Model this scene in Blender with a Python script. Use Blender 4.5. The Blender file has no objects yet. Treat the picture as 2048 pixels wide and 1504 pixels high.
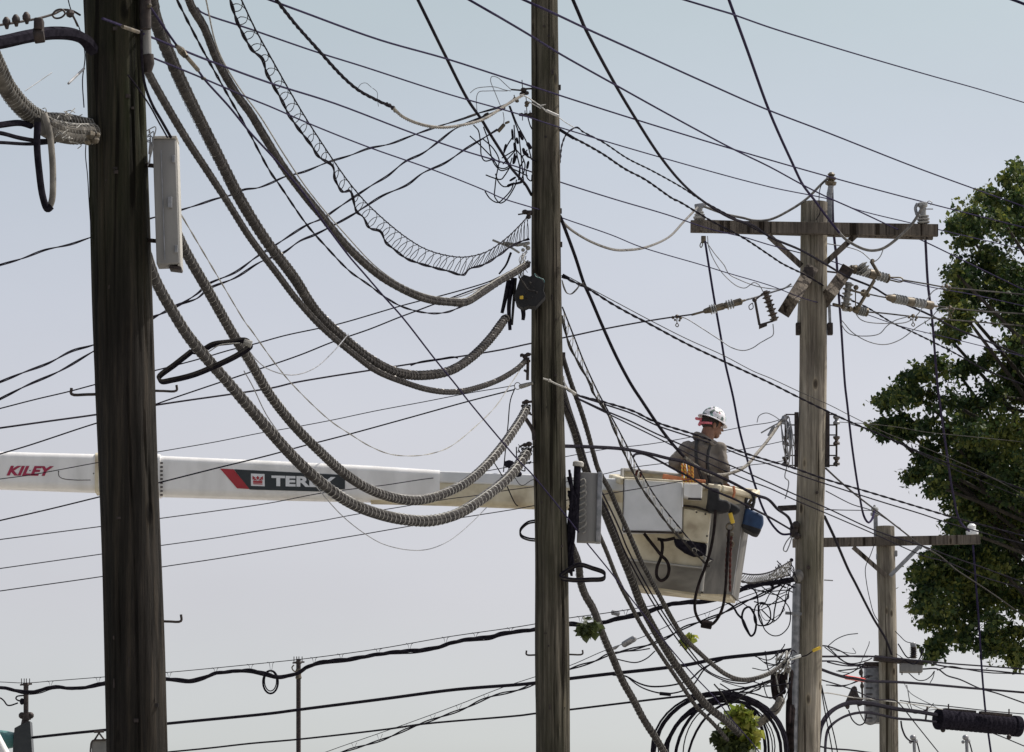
import bpy, bmesh, math, random
from mathutils import Vector, Matrix, noise
import numpy as np
R = math.radians
random.seed(7)

# ---------------------------------------------------------------- camera
W, H = 2048.0, 1504.0
PITCH = R(8.3)
FPX = (W / 2) / math.tan(R(6.0))
CAM = Vector((0, 0, 1.6))
scene = bpy.context.scene
cam = bpy.data.cameras.new('camera')
camo = bpy.data.objects.new('camera', cam)
scene.collection.objects.link(camo)
cam.sensor_width = 36; cam.angle = R(12.0); cam.clip_start = 0.5; cam.clip_end = 6000
camo.location = CAM
camo.rotation_euler = (math.pi / 2 + PITCH, 0, 0)
scene.camera = camo

# ---------------------------------------------------------------- sky, sun, exposure
SUN_AZ, SUN_EL = R(66), R(56)
w = bpy.data.worlds.new('World'); scene.world = w; w.use_nodes = True
nt = w.node_tree; bg = nt.nodes['Background']
sky = nt.nodes.new('ShaderNodeTexSky'); sky.sky_type = 'NISHITA'; sky.sun_disc = False
sky.sun_elevation = SUN_EL; sky.sun_rotation = SUN_AZ
sky.air_density = 1.0; sky.dust_density = 4.5; sky.ozone_density = 2.4; sky.altitude = 0
hs = nt.nodes.new('ShaderNodeHueSaturation'); hs.inputs['Saturation'].default_value = 0.55
# the hazy air near the horizon: the sky grows paler and warmer the lower one looks
wtc = nt.nodes.new('ShaderNodeTexCoord'); sx = nt.nodes.new('ShaderNodeSeparateXYZ'); wr = nt.nodes.new('ShaderNodeValToRGB')
HAZE = [(0.0, (0.985, 1, 1)), (0.0702, (0.985, 0.982, 1)), (0.0988, (0.842, 0.792, 0.817)), (0.1293, (0.75, 0.698, 0.702)), (0.1598, (0.68, 0.648, 0.652)), (0.1901, (0.599, 0.593, 0.588)), (0.2181, (0.554, 0.574, 0.539)), (0.32, (0.5, 0.496, 0.5))]
cr = wr.color_ramp
cr.elements[0].position = HAZE[0][0]; cr.elements[0].color = (*HAZE[0][1], 1); cr.elements[1].position = HAZE[-1][0]; cr.elements[1].color = (*HAZE[-1][1], 1)
for p_, c_ in HAZE[1:-1]: e_ = cr.elements.new(p_); e_.color = (*c_, 1)
wm = nt.nodes.new('ShaderNodeVectorMath'); wm.operation = 'MULTIPLY'
nt.links.new(wtc.outputs['Generated'], sx.inputs[0]); nt.links.new(sx.outputs['Z'], wr.inputs[0])
nt.links.new(sky.outputs[0], hs.inputs['Color']); nt.links.new(hs.outputs[0], wm.inputs[0]); nt.links.new(wr.outputs[0], wm.inputs[1])
w2 = nt.nodes.new('ShaderNodeVectorMath'); w2.operation = 'SCALE'; w2.inputs[3].default_value = 2.0
wn = nt.nodes.new('ShaderNodeTexNoise'); wn.inputs['Scale'].default_value = 9; wn.inputs['Detail'].default_value = 5; wmap = nt.nodes.new('ShaderNodeMapping'); wmap.inputs['Scale'].default_value = (1, 1, 2.5)
wmr = nt.nodes.new('ShaderNodeMapRange'); wmr.inputs[1].default_value = .3; wmr.inputs[2].default_value = .7; wmr.inputs[3].default_value = 1.905; wmr.inputs[4].default_value = 2.025
nt.links.new(wtc.outputs['Generated'], wmap.inputs[0]); nt.links.new(wmap.outputs[0], wn.inputs['Vector']); nt.links.new(wn.outputs['Fac'], wmr.inputs[0]); nt.links.new(wmr.outputs[0], w2.inputs[3])   # thin high haze
nt.links.new(wm.outputs[0], w2.inputs[0]); nt.links.new(w2.outputs[0], bg.inputs['Color'])
bg.inputs['Strength'].default_value = 0.138
sd = bpy.data.lights.new('sun', 'SUN'); sd.energy = 4.4; sd.angle = R(0.5); sd.color = (1, 0.95, 0.87)
so = bpy.data.objects.new('sun', sd); scene.collection.objects.link(so)
sdir = Vector((math.sin(SUN_AZ) * math.cos(SUN_EL), math.cos(SUN_AZ) * math.cos(SUN_EL), math.sin(SUN_EL)))
so.rotation_euler = sdir.to_track_quat('Z', 'Y').to_euler(); so.location = (30, 20, 40)
scene.view_settings.view_transform = 'Standard'; scene.view_settings.look = 'None'
scene.view_settings.exposure = 0.0; scene.view_settings.gamma = 1.0

# ---------------------------------------------------------------- helpers
def at(px, py, Y):
    """the real point at distance Y that the photograph shows at pixel px, py"""
    d = Vector((px - W / 2, FPX * math.cos(PITCH) + (py - H / 2) * math.sin(PITCH),
                FPX * math.sin(PITCH) - (py - H / 2) * math.cos(PITCH)))
    return CAM + d * (Y / d.y)
def mpp(Y, py=752):
    return Y / (FPX * math.cos(PITCH) + (py - H / 2) * math.sin(PITCH))

def tag(o, label=None, cat=None, group=None, kind=None):
    if label: o['label'] = label
    if cat: o['category'] = cat
    if group: o['group'] = group
    if kind: o['kind'] = kind
    return o
def thing(name, loc, label, cat, group=None):
    o = bpy.data.objects.new(name, None); scene.collection.objects.link(o)
    o.location = loc; o.empty_display_size = 0.1
    return tag(o, label, cat, group)

class MB:
    def __init__(s): s.v = []; s.f = []
    def add(s, vs, fs):
        n = len(s.v); s.v += [Vector(v) for v in vs]; s.f += [tuple(i + n for i in f) for f in fs]; return s
    def build(s, name, mat, parent=None, smooth=True, origin=None):
        if parent is not None: org = parent.matrix_world.translation.copy() if parent.type != 'EMPTY' else Vector(parent.location)
        else: org = Vector(origin) if origin is not None else s.v[0].copy()
        if parent is not None and parent.type != 'EMPTY': org = parent_origin(parent)
        me = bpy.data.meshes.new(name)
        me.from_pydata([tuple(v - org) for v in s.v], [], s.f)
        me.validate(); me.update()
        if smooth:
            me.polygons.foreach_set('use_smooth', [True] * len(me.polygons))
            try: me.set_sharp_from_angle(angle=R(40))
            except Exception: pass
        me.materials.append(mat)
        o = bpy.data.objects.new(name, me); scene.collection.objects.link(o)
        if parent is not None: o.parent = parent
        else: o.location = org
        o['_org'] = list(org)
        return o
def parent_origin(p):
    if '_org' in p.keys(): return Vector(p['_org'])
    return Vector(p.location)

def spline(pts, n=8):
    """Catmull-Rom through the points (3-D)"""
    P = [Vector(p) for p in pts]
    if len(P) < 3:
        return [P[0].lerp(P[-1], i / (n * 2)) for i in range(n * 2 + 1)]
    out = []
    for i in range(len(P) - 1):
        p0 = P[i - 1] if i > 0 else P[0] * 2 - P[1]
        p3 = P[i + 2] if i + 2 < len(P) else P[-1] * 2 - P[-2]
        p1, p2 = P[i], P[i + 1]
        d0 = max((p1 - p0).length, 1e-5) ** .5; d1 = max((p2 - p1).length, 1e-5) ** .5; d2 = max((p3 - p2).length, 1e-5) ** .5
        m1 = (p2 - p1) / d1 - (p2 - p0) / (d0 + d1) + (p1 - p0) / d0
        m2 = (p3 - p2) / d2 - (p3 - p1) / (d1 + d2) + (p2 - p1) / d1
        m1 *= d1; m2 *= d1
        for k in range(n):
            t = k / n; t2 = t * t; t3 = t2 * t
            out.append(p1 * (2 * t3 - 3 * t2 + 1) + m1 * (t3 - 2 * t2 + t) + p2 * (-2 * t3 + 3 * t2) + m2 * (t3 - t2))
    out.append(P[-1].copy())
    return out

def frames(path):
    """tangent, normal (as far up as it can be) and binormal along a path"""
    n = len(path); T = []
    for i in range(n):
        a = path[max(i - 1, 0)]; b = path[min(i + 1, n - 1)]
        t = b - a
        if t.length < 1e-9: t = T[-1] if T else Vector((1, 0, 0))
        T.append(t.normalized())
    N = []
    t0 = T[0]; up = Vector((0, 0, 1)) if abs(t0.z) < .95 else Vector((0, -1, 0))
    nn = (up - t0 * up.dot(t0)).normalized()
    for i in range(n):
        nn = nn - T[i] * nn.dot(T[i])
        if nn.length < 1e-6: nn = T[i].orthogonal()
        nn.normalize(); N.append(nn.copy())
    B = [T[i].cross(N[i]) for i in range(n)]
    return T, N, B

def tube(mb, path, r, sides=6, caps=True):
    T, N, B = frames(path)
    n = len(path); vs = []
    for i, p in enumerate(path):
        ri = r[i] if isinstance(r, (list, tuple)) else r
        for k in range(sides):
            a = 2 * math.pi * k / sides
            vs.append(p + (N[i] * math.cos(a) + B[i] * math.sin(a)) * ri)
    fs = []
    for i in range(n - 1):
        for k in range(sides):
            k2 = (k + 1) % sides
            fs.append((i * sides + k, i * sides + k2, (i + 1) * sides + k2, (i + 1) * sides + k))
    if caps:
        fs.append(tuple(range(sides - 1, -1, -1))); fs.append(tuple((n - 1) * sides + k for k in range(sides)))
    mb.add(vs, fs); return mb

def lathe(mb, p0, p1, prof, sides=16):
    """surface of revolution from p0 to p1; prof = [(t, radius), ...]"""
    p0 = Vector(p0); p1 = Vector(p1); t = (p1 - p0).normalized()
    a = t.orthogonal().normalized(); b = t.cross(a); vs = []
    for (s, r) in prof:
        c = p0.lerp(p1, s)
        for k in range(sides):
            an = 2 * math.pi * k / sides
            vs.append(c + (a * math.cos(an) + b * math.sin(an)) * r)
    fs = []
    for i in range(len(prof) - 1):
        for k in range(sides):
            k2 = (k + 1) % sides
            fs.append((i * sides + k, i * sides + k2, (i + 1) * sides + k2, (i + 1) * sides + k))
    fs.append(tuple(range(sides - 1, -1, -1))); fs.append(tuple((len(prof) - 1) * sides + k for k in range(sides)))
    mb.add(vs, fs); return mb

def discs(n, rc, rd, a=0.0, b=1.0):
    """profile of n porcelain skirts of radius rd on a core of radius rc"""
    pr = [(a, rc)]
    for i in range(n):
        t0 = a + (b - a) * i / n; dt = (b - a) / n
        pr += [(t0 + dt * .15, rc), (t0 + dt * .35, rd), (t0 + dt * .5, rd * .97), (t0 + dt * .72, rc * 1.15)]
    pr.append((b, rc)); return pr

def ball(mb, c, r, seg=12, sx=1, sy=1, sz=1):
    c = Vector(c); vs = [c + Vector((0, 0, r * sz))]; rings = seg // 2
    for i in range(1, rings):
        th = math.pi * i / rings
        for k in range(seg):
            ph = 2 * math.pi * k / seg
            vs.append(c + Vector((r * sx * math.sin(th) * math.cos(ph), r * sy * math.sin(th) * math.sin(ph), r * sz * math.cos(th))))
    vs.append(c - Vector((0, 0, r * sz))); fs = []
    for k in range(seg): fs.append((0, 1 + k, 1 + (k + 1) % seg))
    for i in range(rings - 2):
        for k in range(seg):
            k2 = (k + 1) % seg
            fs.append((1 + i * seg + k, 1 + (i + 1) * seg + k, 1 + (i + 1) * seg + k2, 1 + i * seg + k2))
    L = len(vs) - 1; b0 = 1 + (rings - 2) * seg
    for k in range(seg): fs.append((L, b0 + (k + 1) % seg, b0 + k))
    mb.add(vs, fs); return mb

def rbox(mb, c, ax, ay, az, bev=0.0):
    """box with centre c and half-axis vectors ax, ay, az; bev chamfers its edges"""
    bm = bmesh.new(); bmesh.ops.create_cube(bm, size=2)
    if bev > 0:
        lx, ly, lz = ax.length, ay.length, az.length
        for v in bm.verts: v.co = Vector((v.co.x * lx, v.co.y * ly, v.co.z * lz))
        bmesh.ops.bevel(bm, geom=list(bm.edges), offset=bev, segments=3, profile=.5, affect='EDGES')
        X, Y_, Z = ax.normalized(), ay.normalized(), az.normalized()
    else: X, Y_, Z = ax, ay, az
    bm.verts.ensure_lookup_table()
    vs = [Vector(c) + X * v.co.x + Y_ * v.co.y + Z * v.co.z for v in bm.verts]
    fs = [tuple(v.index for v in f.verts) for f in bm.faces]
    bm.free(); mb.add(vs, fs); return mb

def beam(mb, p0, p1, h, w_, up=Vector((0, 0, 1)), bev=0.0):
    """rectangular beam from p0 to p1, h tall along up and w_ wide"""
    p0 = Vector(p0); p1 = Vector(p1); t = (p1 - p0); L = t.length; t.normalize()
    u = up - t * up.dot(t); u.normalize(); s = t.cross(u)
    return rbox(mb, (p0 + p1) / 2, t * (L / 2), s * (w_ / 2), u * (h / 2), bev)

def prism(mb, poly, depth):
    """polygon (3-D points) pushed back by the vector depth"""
    n = len(poly); vs = [Vector(p) for p in poly] + [Vector(p) + depth for p in poly]
    fs = [tuple(range(n)), tuple(range(2 * n - 1, n - 1, -1))]
    for i in range(n):
        j = (i + 1) % n; fs.append((j, i, i + n, j + n))
    mb.add(vs, fs); return mb

def lift(pts, Y):
    """pixels -> 3-D; Y is a distance, a (near, far) pair along the line, or points carry their own"""
    if isinstance(Y, (int, float)): Y = (Y, Y)
    L = [0]
    for a, b in zip(pts[:-1], pts[1:]): L.append(L[-1] + math.hypot(b[0] - a[0], b[1] - a[1]))
    known = [(L[i], p[2]) for i, p in enumerate(pts) if len(p) > 2]
    if not known or known[0][0] > 0: known = [(0, Y[0])] + known
    if known[-1][0] < L[-1]: known = known + [(L[-1], Y[1])]
    out = []
    for i, p in enumerate(pts):
        s = L[i]; y = known[-1][1]
        for (a, ya), (b, yb) in zip(known[:-1], known[1:]):
            if a <= s <= b + 1e-6:
                y = ya + (yb - ya) * (s - a) / max(b - a, 1e-6); break
        out.append(at(p[0], p[1], y))
    return out
def Ymid(pts, Y):
    v = [q.y for q in lift(pts, Y)]; return sum(v) / len(v)

def extend(pts, first=True, last=True, px=120):
    """carry a cable that leaves the frame a little further on"""
    p = list(pts)
    def ext(a, b):
        dx, dy = a[0] - b[0], a[1] - b[1]; l = math.hypot(dx, dy) or 1
        return (a[0] + dx / l * px, a[1] + dy / l * px) + tuple(a[2:])
    if first: p = [ext(p[0], p[1])] + p
    if last: p = p + [ext(p[-1], p[-2])]
    return p

def strands(mb, path, r, n=2, pitch=.5, sides=5, spread=1.0):
    """n strands of radius r laid round each other"""
    if n == 1: return tube(mb, path, r, sides + 1)
    # resample
    dens = [path[0]]; step = pitch / 7
    for a, b in zip(path[:-1], path[1:]):
        k = max(1, int((b - a).length / step))
        for i in range(1, k + 1): dens.append(a.lerp(b, i / k))
    T, N, B = frames(dens); s = [0]
    for a, b in zip(dens[:-1], dens[1:]): s.append(s[-1] + (b - a).length)
    for j in range(n):
        ph = 2 * math.pi * j / n
        pp = [dens[i] + (N[i] * math.cos(ph + s[i] * 2 * math.pi / pitch) + B[i] * math.sin(ph + s[i] * 2 * math.pi / pitch)) * r * spread for i in range(len(dens))]
        tube(mb, pp, r, sides, True)
    return mb

def wire(name, label, cat, pts, Y, wpx, mat, group=None, n=1, pitch=.6, ext='', parent=None, seg=6, spread=1.0):
    if ext:      # the part outside the frame keeps the end distance
        Ya, Yb = (Y, Y) if isinstance(Y, (int, float)) else Y
        pts = list(pts)
        if len(pts[0]) < 3: pts[0] = (*pts[0], Ya)
        if len(pts[-1]) < 3: pts[-1] = (*pts[-1], Yb)
        pts = extend(pts, 'a' in ext, 'b' in ext, 520)
    P = lift(pts, Y); ym = sum(p.y for p in P) / len(P)
    r = wpx * mpp(ym) / 2
    path = spline(P, seg); mb = MB()
    if n > 1: strands(mb, path, r * (.62 if n == 2 else .5), n, pitch, spread=spread)
    else: tube(mb, path, r, 6)
    o = mb.build(name, mat, parent)
    if parent is None: tag(o, label, cat, group)
    return o

# ---------------------------------------------------------------- materials
def mat_base(name, rough=.6, metal=0.0, spec=.5):
    m = bpy.data.materials.new(name); m.use_nodes = True
    b = m.node_tree.nodes['Principled BSDF']
    b.inputs['Roughness'].default_value = rough; b.inputs['Metallic'].default_value = metal
    b.inputs['Specular IOR Level'].default_value = spec
    return m, m.node_tree, b
def ramp(nt, stops, interp='LINEAR'):
    r = nt.nodes.new('ShaderNodeValToRGB'); cr = r.color_ramp; cr.interpolation = interp
    while len(cr.elements) > 1: cr.elements.remove(cr.elements[-1])
    cr.elements[0].position = stops[0][0]; cr.elements[0].color = (*stops[0][1], 1)
    for p, c in stops[1:]:
        e = cr.elements.new(p); e.color = (*c, 1)
    return r
def noise_mat(name, c0, c1, scale=8, rough=.6, metal=0.0, stretch=(1, 1, 1), bump=0.0, detail=5, spec=.5, c2=None, lo=.35, hi=.65):
    m, nt, b = mat_base(name, rough, metal, spec)
    tc = nt.nodes.new('ShaderNodeTexCoord'); mp = nt.nodes.new('ShaderNodeMapping'); mp.inputs['Scale'].default_value = stretch
    nz = nt.nodes.new('ShaderNodeTexNoise'); nz.inputs['Scale'].default_value = scale; nz.inputs['Detail'].default_value = detail
    nt.links.new(tc.outputs['Object'], mp.inputs[0]); nt.links.new(mp.outputs[0], nz.inputs['Vector'])
    st = [(lo, c0), (hi, c1)]
    if c2: st.append((min(hi + .12, 1), c2))
    rp = ramp(nt, st); nt.links.new(nz.outputs['Fac'], rp.inputs[0]); nt.links.new(rp.outputs[0], b.inputs['Base Color'])
    if bump:
        bp = nt.nodes.new('ShaderNodeBump'); bp.inputs['Strength'].default_value = bump; bp.inputs['Distance'].default_value = .02
        nt.links.new(nz.outputs['Fac'], bp.inputs['Height']); nt.links.new(bp.outputs[0], b.inputs['Normal'])
    return m

def wood(name, dark, mid, light, moss=None, moss_amt=.5, streak=26, mossz=None):
    m, nt, b = mat_base(name, .9, 0, .15)
    tc = nt.nodes.new('ShaderNodeTexCoord')
    def nz(scale, st, det=6, rough=.6):
        mp = nt.nodes.new('ShaderNodeMapping'); mp.inputs['Scale'].default_value = st
        n = nt.nodes.new('ShaderNodeTexNoise'); n.inputs['Scale'].default_value = scale; n.inputs['Detail'].default_value = det
        n.inputs['Roughness'].default_value = rough
        nt.links.new(tc.outputs['Object'], mp.inputs[0]); nt.links.new(mp.outputs[0], n.inputs['Vector']); return n
    grain = nz(streak, (1, 1, .035), 8, .7); blot = nz(2.6, (1, 1, .35), 4); crack = nz(14, (1, 1, .02), 3, .5)
    rp = ramp(nt, [(.30, dark), (.50, mid), (.70, light)])
    nt.links.new(grain.outputs['Fac'], rp.inputs[0])
    mx = nt.nodes.new('ShaderNodeMix'); mx.data_type = 'RGBA'; mx.blend_type = 'MULTIPLY'
    rb = ramp(nt, [(.34, (.38, .36, .35)), (.60, (1.2, 1.17, 1.12))])
    nt.links.new(blot.outputs['Fac'], rb.inputs[0]); mx.inputs[0].default_value = .8
    nt.links.new(rp.outputs[0], mx.inputs[6]); nt.links.new(rb.outputs[0], mx.inputs[7])
    last = mx.outputs[2]
    if moss:
        mn = nz(3.2, (1, 1, .22), 5)
        rm = ramp(nt, [(.5 - moss_amt * .3, (0, 0, 0)), (.5 + .18, (moss_amt,) * 3)])
        nt.links.new(mn.outputs['Fac'], rm.inputs[0])
        fac = rm.outputs[0]
        if mossz:      # moss keeps to the upper, damp part
            sz = nt.nodes.new('ShaderNodeSeparateXYZ'); mr = nt.nodes.new('ShaderNodeMapRange'); mr.inputs[1].default_value = mossz[0]; mr.inputs[2].default_value = mossz[1]; mr.inputs[3].default_value = .12
            mu = nt.nodes.new('ShaderNodeMath'); mu.operation = 'MULTIPLY'
            nt.links.new(tc.outputs['Object'], sz.inputs[0]); nt.links.new(sz.outputs['Z'], mr.inputs[0]); nt.links.new(mr.outputs[0], mu.inputs[0]); nt.links.new(fac, mu.inputs[1]); fac = mu.outputs[0]
        m2 = nt.nodes.new('ShaderNodeMix'); m2.data_type = 'RGBA'
        nt.links.new(fac, m2.inputs[0]); nt.links.new(last, m2.inputs[6]); m2.inputs[7].default_value = (*moss, 1); last = m2.outputs[2]
    rc = ramp(nt, [(.36, (.22, .2, .18)), (.41, (1, 1, 1))]); nt.links.new(crack.outputs['Fac'], rc.inputs[0])
    m3 = nt.nodes.new('ShaderNodeMix'); m3.data_type = 'RGBA'; m3.blend_type = 'MULTIPLY'; m3.inputs[0].default_value = 1
    nt.links.new(last, m3.inputs[6]); nt.links.new(rc.outputs[0], m3.inputs[7])
    # knots and bolt holes: small dark ovals
    mk = nt.nodes.new('ShaderNodeMapping'); mk.inputs['Scale'].default_value = (1, 1, .42); vo = nt.nodes.new('ShaderNodeTexVoronoi'); vo.inputs['Scale'].default_value = 4.5
    nt.links.new(tc.outputs['Object'], mk.inputs[0]); nt.links.new(mk.outputs[0], vo.inputs['Vector'])
    rk = ramp(nt, [(.06, (.12, .10, .09)), (.11, (.55, .5, .45)), (.14, (1.25, 1.2, 1.1)), (.2, (1, 1, 1))]); nt.links.new(vo.outputs['Distance'], rk.inputs[0])
    m4 = nt.nodes.new('ShaderNodeMix'); m4.data_type = 'RGBA'; m4.blend_type = 'MULTIPLY'; m4.inputs[0].default_value = .85
    nt.links.new(m3.outputs[2], m4.inputs[6]); nt.links.new(rk.outputs[0], m4.inputs[7])
    nt.links.new(m4.outputs[2], b.inputs['Base Color'])
    bp = nt.nodes.new('ShaderNodeBump'); bp.inputs['Strength'].default_value = 1.0; bp.inputs['Distance'].default_value = .02
    ad = nt.nodes.new('ShaderNodeMath'); ad.operation = 'ADD'
    nt.links.new(grain.outputs['Fac'], ad.inputs[0]); nt.links.new(crack.outputs['Fac'], ad.inputs[1])
    nt.links.new(ad.outputs[0], bp.inputs['Height']); nt.links.new(bp.outputs[0], b.inputs['Normal'])
    return m

M = {}
M['pole_near'] = wood('pole wood near', (.007, .006, .006), (.022, .019, .017), (.058, .048, .038), (.026, .034, .008), .55, mossz=(5.6, 6.6))
M['pole_mid'] = wood('pole wood middle', (.020, .017, .014), (.072, .064, .052), (.19, .17, .138), (.045, .048, .024), .45)
M['pole_grey'] = wood('pole wood weathered', (.09, .078, .066), (.235, .212, .178), (.40, .37, .315), (.14, .135, .085), .4)
M['arm_wood'] = wood('crossarm wood', (.045, .036, .03), (.12, .105, .09), (.22, .19, .16), None)
M['cable'] = noise_mat('black cable sheath', (.010, .009, .013), (.022, .020, .027), 30, 1.0, spec=.02)
M['conductor'] = noise_mat('dark weathered conductor', (.020, .017, .038), (.036, .030, .062), 20, 1.0, spec=.02)
M['aged'] = noise_mat('aged cable sheath', (.021, .019, .019), (.048, .044, .042), 9, .9, bump=.3, c2=(.095, .088, .080), spec=.1)
M['agedmid'] = noise_mat('grey brown cable sheath', (.055, .050, .044), (.13, .12, .105), 12, .8, bump=.4, spec=.1)
M['agedlight'] = noise_mat('bleached cable sheath', (.10, .09, .075), (.22, .20, .17), 12, .75, bump=.4)
M['strand'] = noise_mat('galvanised strand', (.16, .155, .145), (.32, .31, .28), 25, .65, .1, spec=.3)
M['lash'] = noise_mat('bright lashing wire', (.34, .335, .32), (.58, .57, .54), 30, .55, .1, spec=.3)
M['lashdark'] = noise_mat('dull lashing wire', (.10, .095, .09), (.20, .19, .18), 30, .4, .85)
M['alu'] = noise_mat('bare aluminium', (.10, .095, .09), (.20, .19, .175), 20, .8, .0, spec=.1)
M['steel'] = noise_mat('dark rusted steel', (.018, .014, .013), (.055, .04, .035), 25, .6, .4)
M['galv'] = noise_mat('galvanised steel', (.16, .165, .175), (.30, .30, .31), 14, .5, .5)
M['porcelain'] = noise_mat('grey porcelain', (.20, .20, .195), (.30, .30, .285), 10, .25)
M['brownporc'] = noise_mat('brown glazed porcelain', (.03, .022, .018), (.07, .05, .04), 10, .2)
M['fittings'] = noise_mat('weathered brass fitting', (.06, .05, .035), (.16, .13, .09), 22, .5, .4)
M['box'] = noise_mat('grey cabinet paint', (.17, .165, .16), (.215, .21, .20), 5, .6, c2=(.24, .235, .22), stretch=(3, 3, .4))
M['boxlight'] = noise_mat('pale cabinet edge', (.33, .32, .29), (.42, .40, .36), 5, .6)
M['boom'] = noise_mat('white boom paint', (.62, .61, .585), (.70, .69, .67), 3.2, .38, c2=(.76, .75, .73), stretch=(1.6, 1, .5), detail=9, lo=.28, hi=.46)
M['cream'] = noise_mat('cream fibreglass', (.34, .28, .19), (.54, .475, .335), 4.0, .55, c2=(.62, .56, .42), detail=10, lo=.30, hi=.47)
M['panel'] = noise_mat('pale grey panel', (.55, .56, .56), (.66, .665, .67), 4, .45)
M['bucketgrey'] = noise_mat('dark grey bucket side', (.055, .052, .047), (.12, .112, .10), 6, .7, stretch=(1, 1, .4), detail=8)  # right bucket faces: darker grey than the cream shell, streaked upright
M['kick'] = noise_mat('scuffed kick band', (.13, .115, .09), (.26, .235, .19), 5, .6, stretch=(.5, .5, 1.5), detail=8)
M['red'] = noise_mat('dark red decal', (.30, .015, .02), (.36, .02, .03), 8, .4)
M['crimson'] = noise_mat('crimson lettering', (.30, .012, .05), (.34, .016, .06), 8, .4)
M['blackdecal'] = noise_mat('black decal', (.012, .016, .018), (.02, .024, .026), 8, .35)
M['whitedecal'] = noise_mat('white decal', (.62, .63, .64), (.68, .69, .70), 8, .4)
M['orange'] = noise_mat('orange board', (.42, .13, .05), (.58, .22, .10), 12, .6)
M['blue'] = noise_mat('navy blue canvas', (.012, .03, .075), (.022, .055, .13), 9, .8, bump=.3)
M['blackcloth'] = noise_mat('black canvas', (.008, .008, .010), (.018, .018, .02), 9, .85, bump=.4)
M['yellow'] = noise_mat('yellow plastic', (.55, .36, .02), (.68, .46, .04), 9, .45)
M['redrope'] = noise_mat('dull red rope', (.04, .010, .008), (.10, .025, .018), 30, .9)
M['redtube'] = noise_mat('bright red sleeve', (.60, .03, .02), (.75, .07, .04), 14, .4)
M['whitetube'] = noise_mat('white sleeve', (.62, .64, .62), (.75, .76, .74), 14, .4)
M['hose'] = noise_mat('black rubber hose', (.010, .009, .009), (.03, .022, .022), 14, 1.0, spec=.04)
M['teal'] = noise_mat('teal painted hood', (.03, .12, .12), (.06, .19, .18), 6, .5)
M['signgrey'] = noise_mat('grey sign back', (.13, .13, .12), (.19, .185, .17), 5, .6)
M['bark'] = noise_mat('tree bark', (.014, .011, .009), (.04, .033, .026), 9, .9, stretch=(1, 1, .2), bump=.6)
M['skin'] = noise_mat('tanned skin', (.16, .075, .045), (.24, .115, .07), 12, .55)
M['jacket'] = noise_mat('grey brown work shirt', (.125, .108, .092), (.215, .19, .163), 7, .9, bump=.6)
M['trousers'] = noise_mat('dark work trousers', (.03, .033, .04), (.055, .058, .065), 10, .9)
M['strap'] = noise_mat('black webbing', (.012, .012, .014), (.03, .03, .03), 30, .8)
M['pink'] = noise_mat('pink bandana cloth', (.50, .10, .14), (.66, .20, .24), 20, .85)
M['hair'] = noise_mat('short dark hair', (.012, .009, .008), (.03, .022, .018), 40, .8)
M['asphalt'] = noise_mat('asphalt', (.04, .04, .042), (.065, .064, .062), 1.2, .9)
M['lot'] = noise_mat('dry gravel and concrete', (.30, .28, .25), (.44, .42, .38), .4, .95)
M['paving'] = noise_mat('concrete', (.24, .23, .21), (.34, .33, .30), 1.5, .85)
M['paint'] = noise_mat('road paint', (.55, .45, .12), (.65, .52, .15), 3, .7)

def stripe_mat(name, ca, cb, scale, ax='Z'):
    m, nt, b = mat_base(name, .5)
    tc = nt.nodes.new('ShaderNodeTexCoord'); wv = nt.nodes.new('ShaderNodeTexWave'); wv.bands_direction = ax
    wv.inputs['Scale'].default_value = scale; wv.inputs['Distortion'].default_value = 1.5
    rp = ramp(nt, [(.45, ca), (.55, cb)])
    nt.links.new(tc.outputs['Object'], wv.inputs['Vector']); nt.links.new(wv.outputs['Fac'], rp.inputs[0]); nt.links.new(rp.outputs[0], b.inputs['Base Color'])
    return m
M['stripetube'] = stripe_mat('yellow and red striped tube', (.62, .40, .04), (.45, .08, .02), 16, 'DIAGONAL')
def sticker_mat():
    m, nt, b = mat_base('stickered white helmet', .3)
    tc = nt.nodes.new('ShaderNodeTexCoord'); vo = nt.nodes.new('ShaderNodeTexVoronoi'); vo.inputs['Scale'].default_value = 34
    sp = nt.nodes.new('ShaderNodeSeparateColor')
    rp = ramp(nt, [(0, (.60, .60, .62)), (.30, (.06, .09, .08)), (.42, (.50, .50, .52)), (.55, (.20, .34, .31)), (.66, (.62, .61, .64)), (.80, (.10, .10, .10)), (.86, (.50, .46, .55)), (.95, (.26, .04, .07))], 'CONSTANT')
    nt.links.new(tc.outputs['Object'], vo.inputs['Vector']); nt.links.new(vo.outputs['Color'], sp.inputs[0]); nt.links.new(sp.outputs[0], rp.inputs[0])
    nt.links.new(rp.outputs[0], b.inputs['Base Color']); return m
M['helmet'] = sticker_mat()
M['helmet'].node_tree.nodes['Principled BSDF'].inputs['Roughness'].default_value = .5
M['helmetwhite'] = noise_mat('white helmet shell', (.62, .60, .62), (.72, .70, .72), 6, .3)

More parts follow.
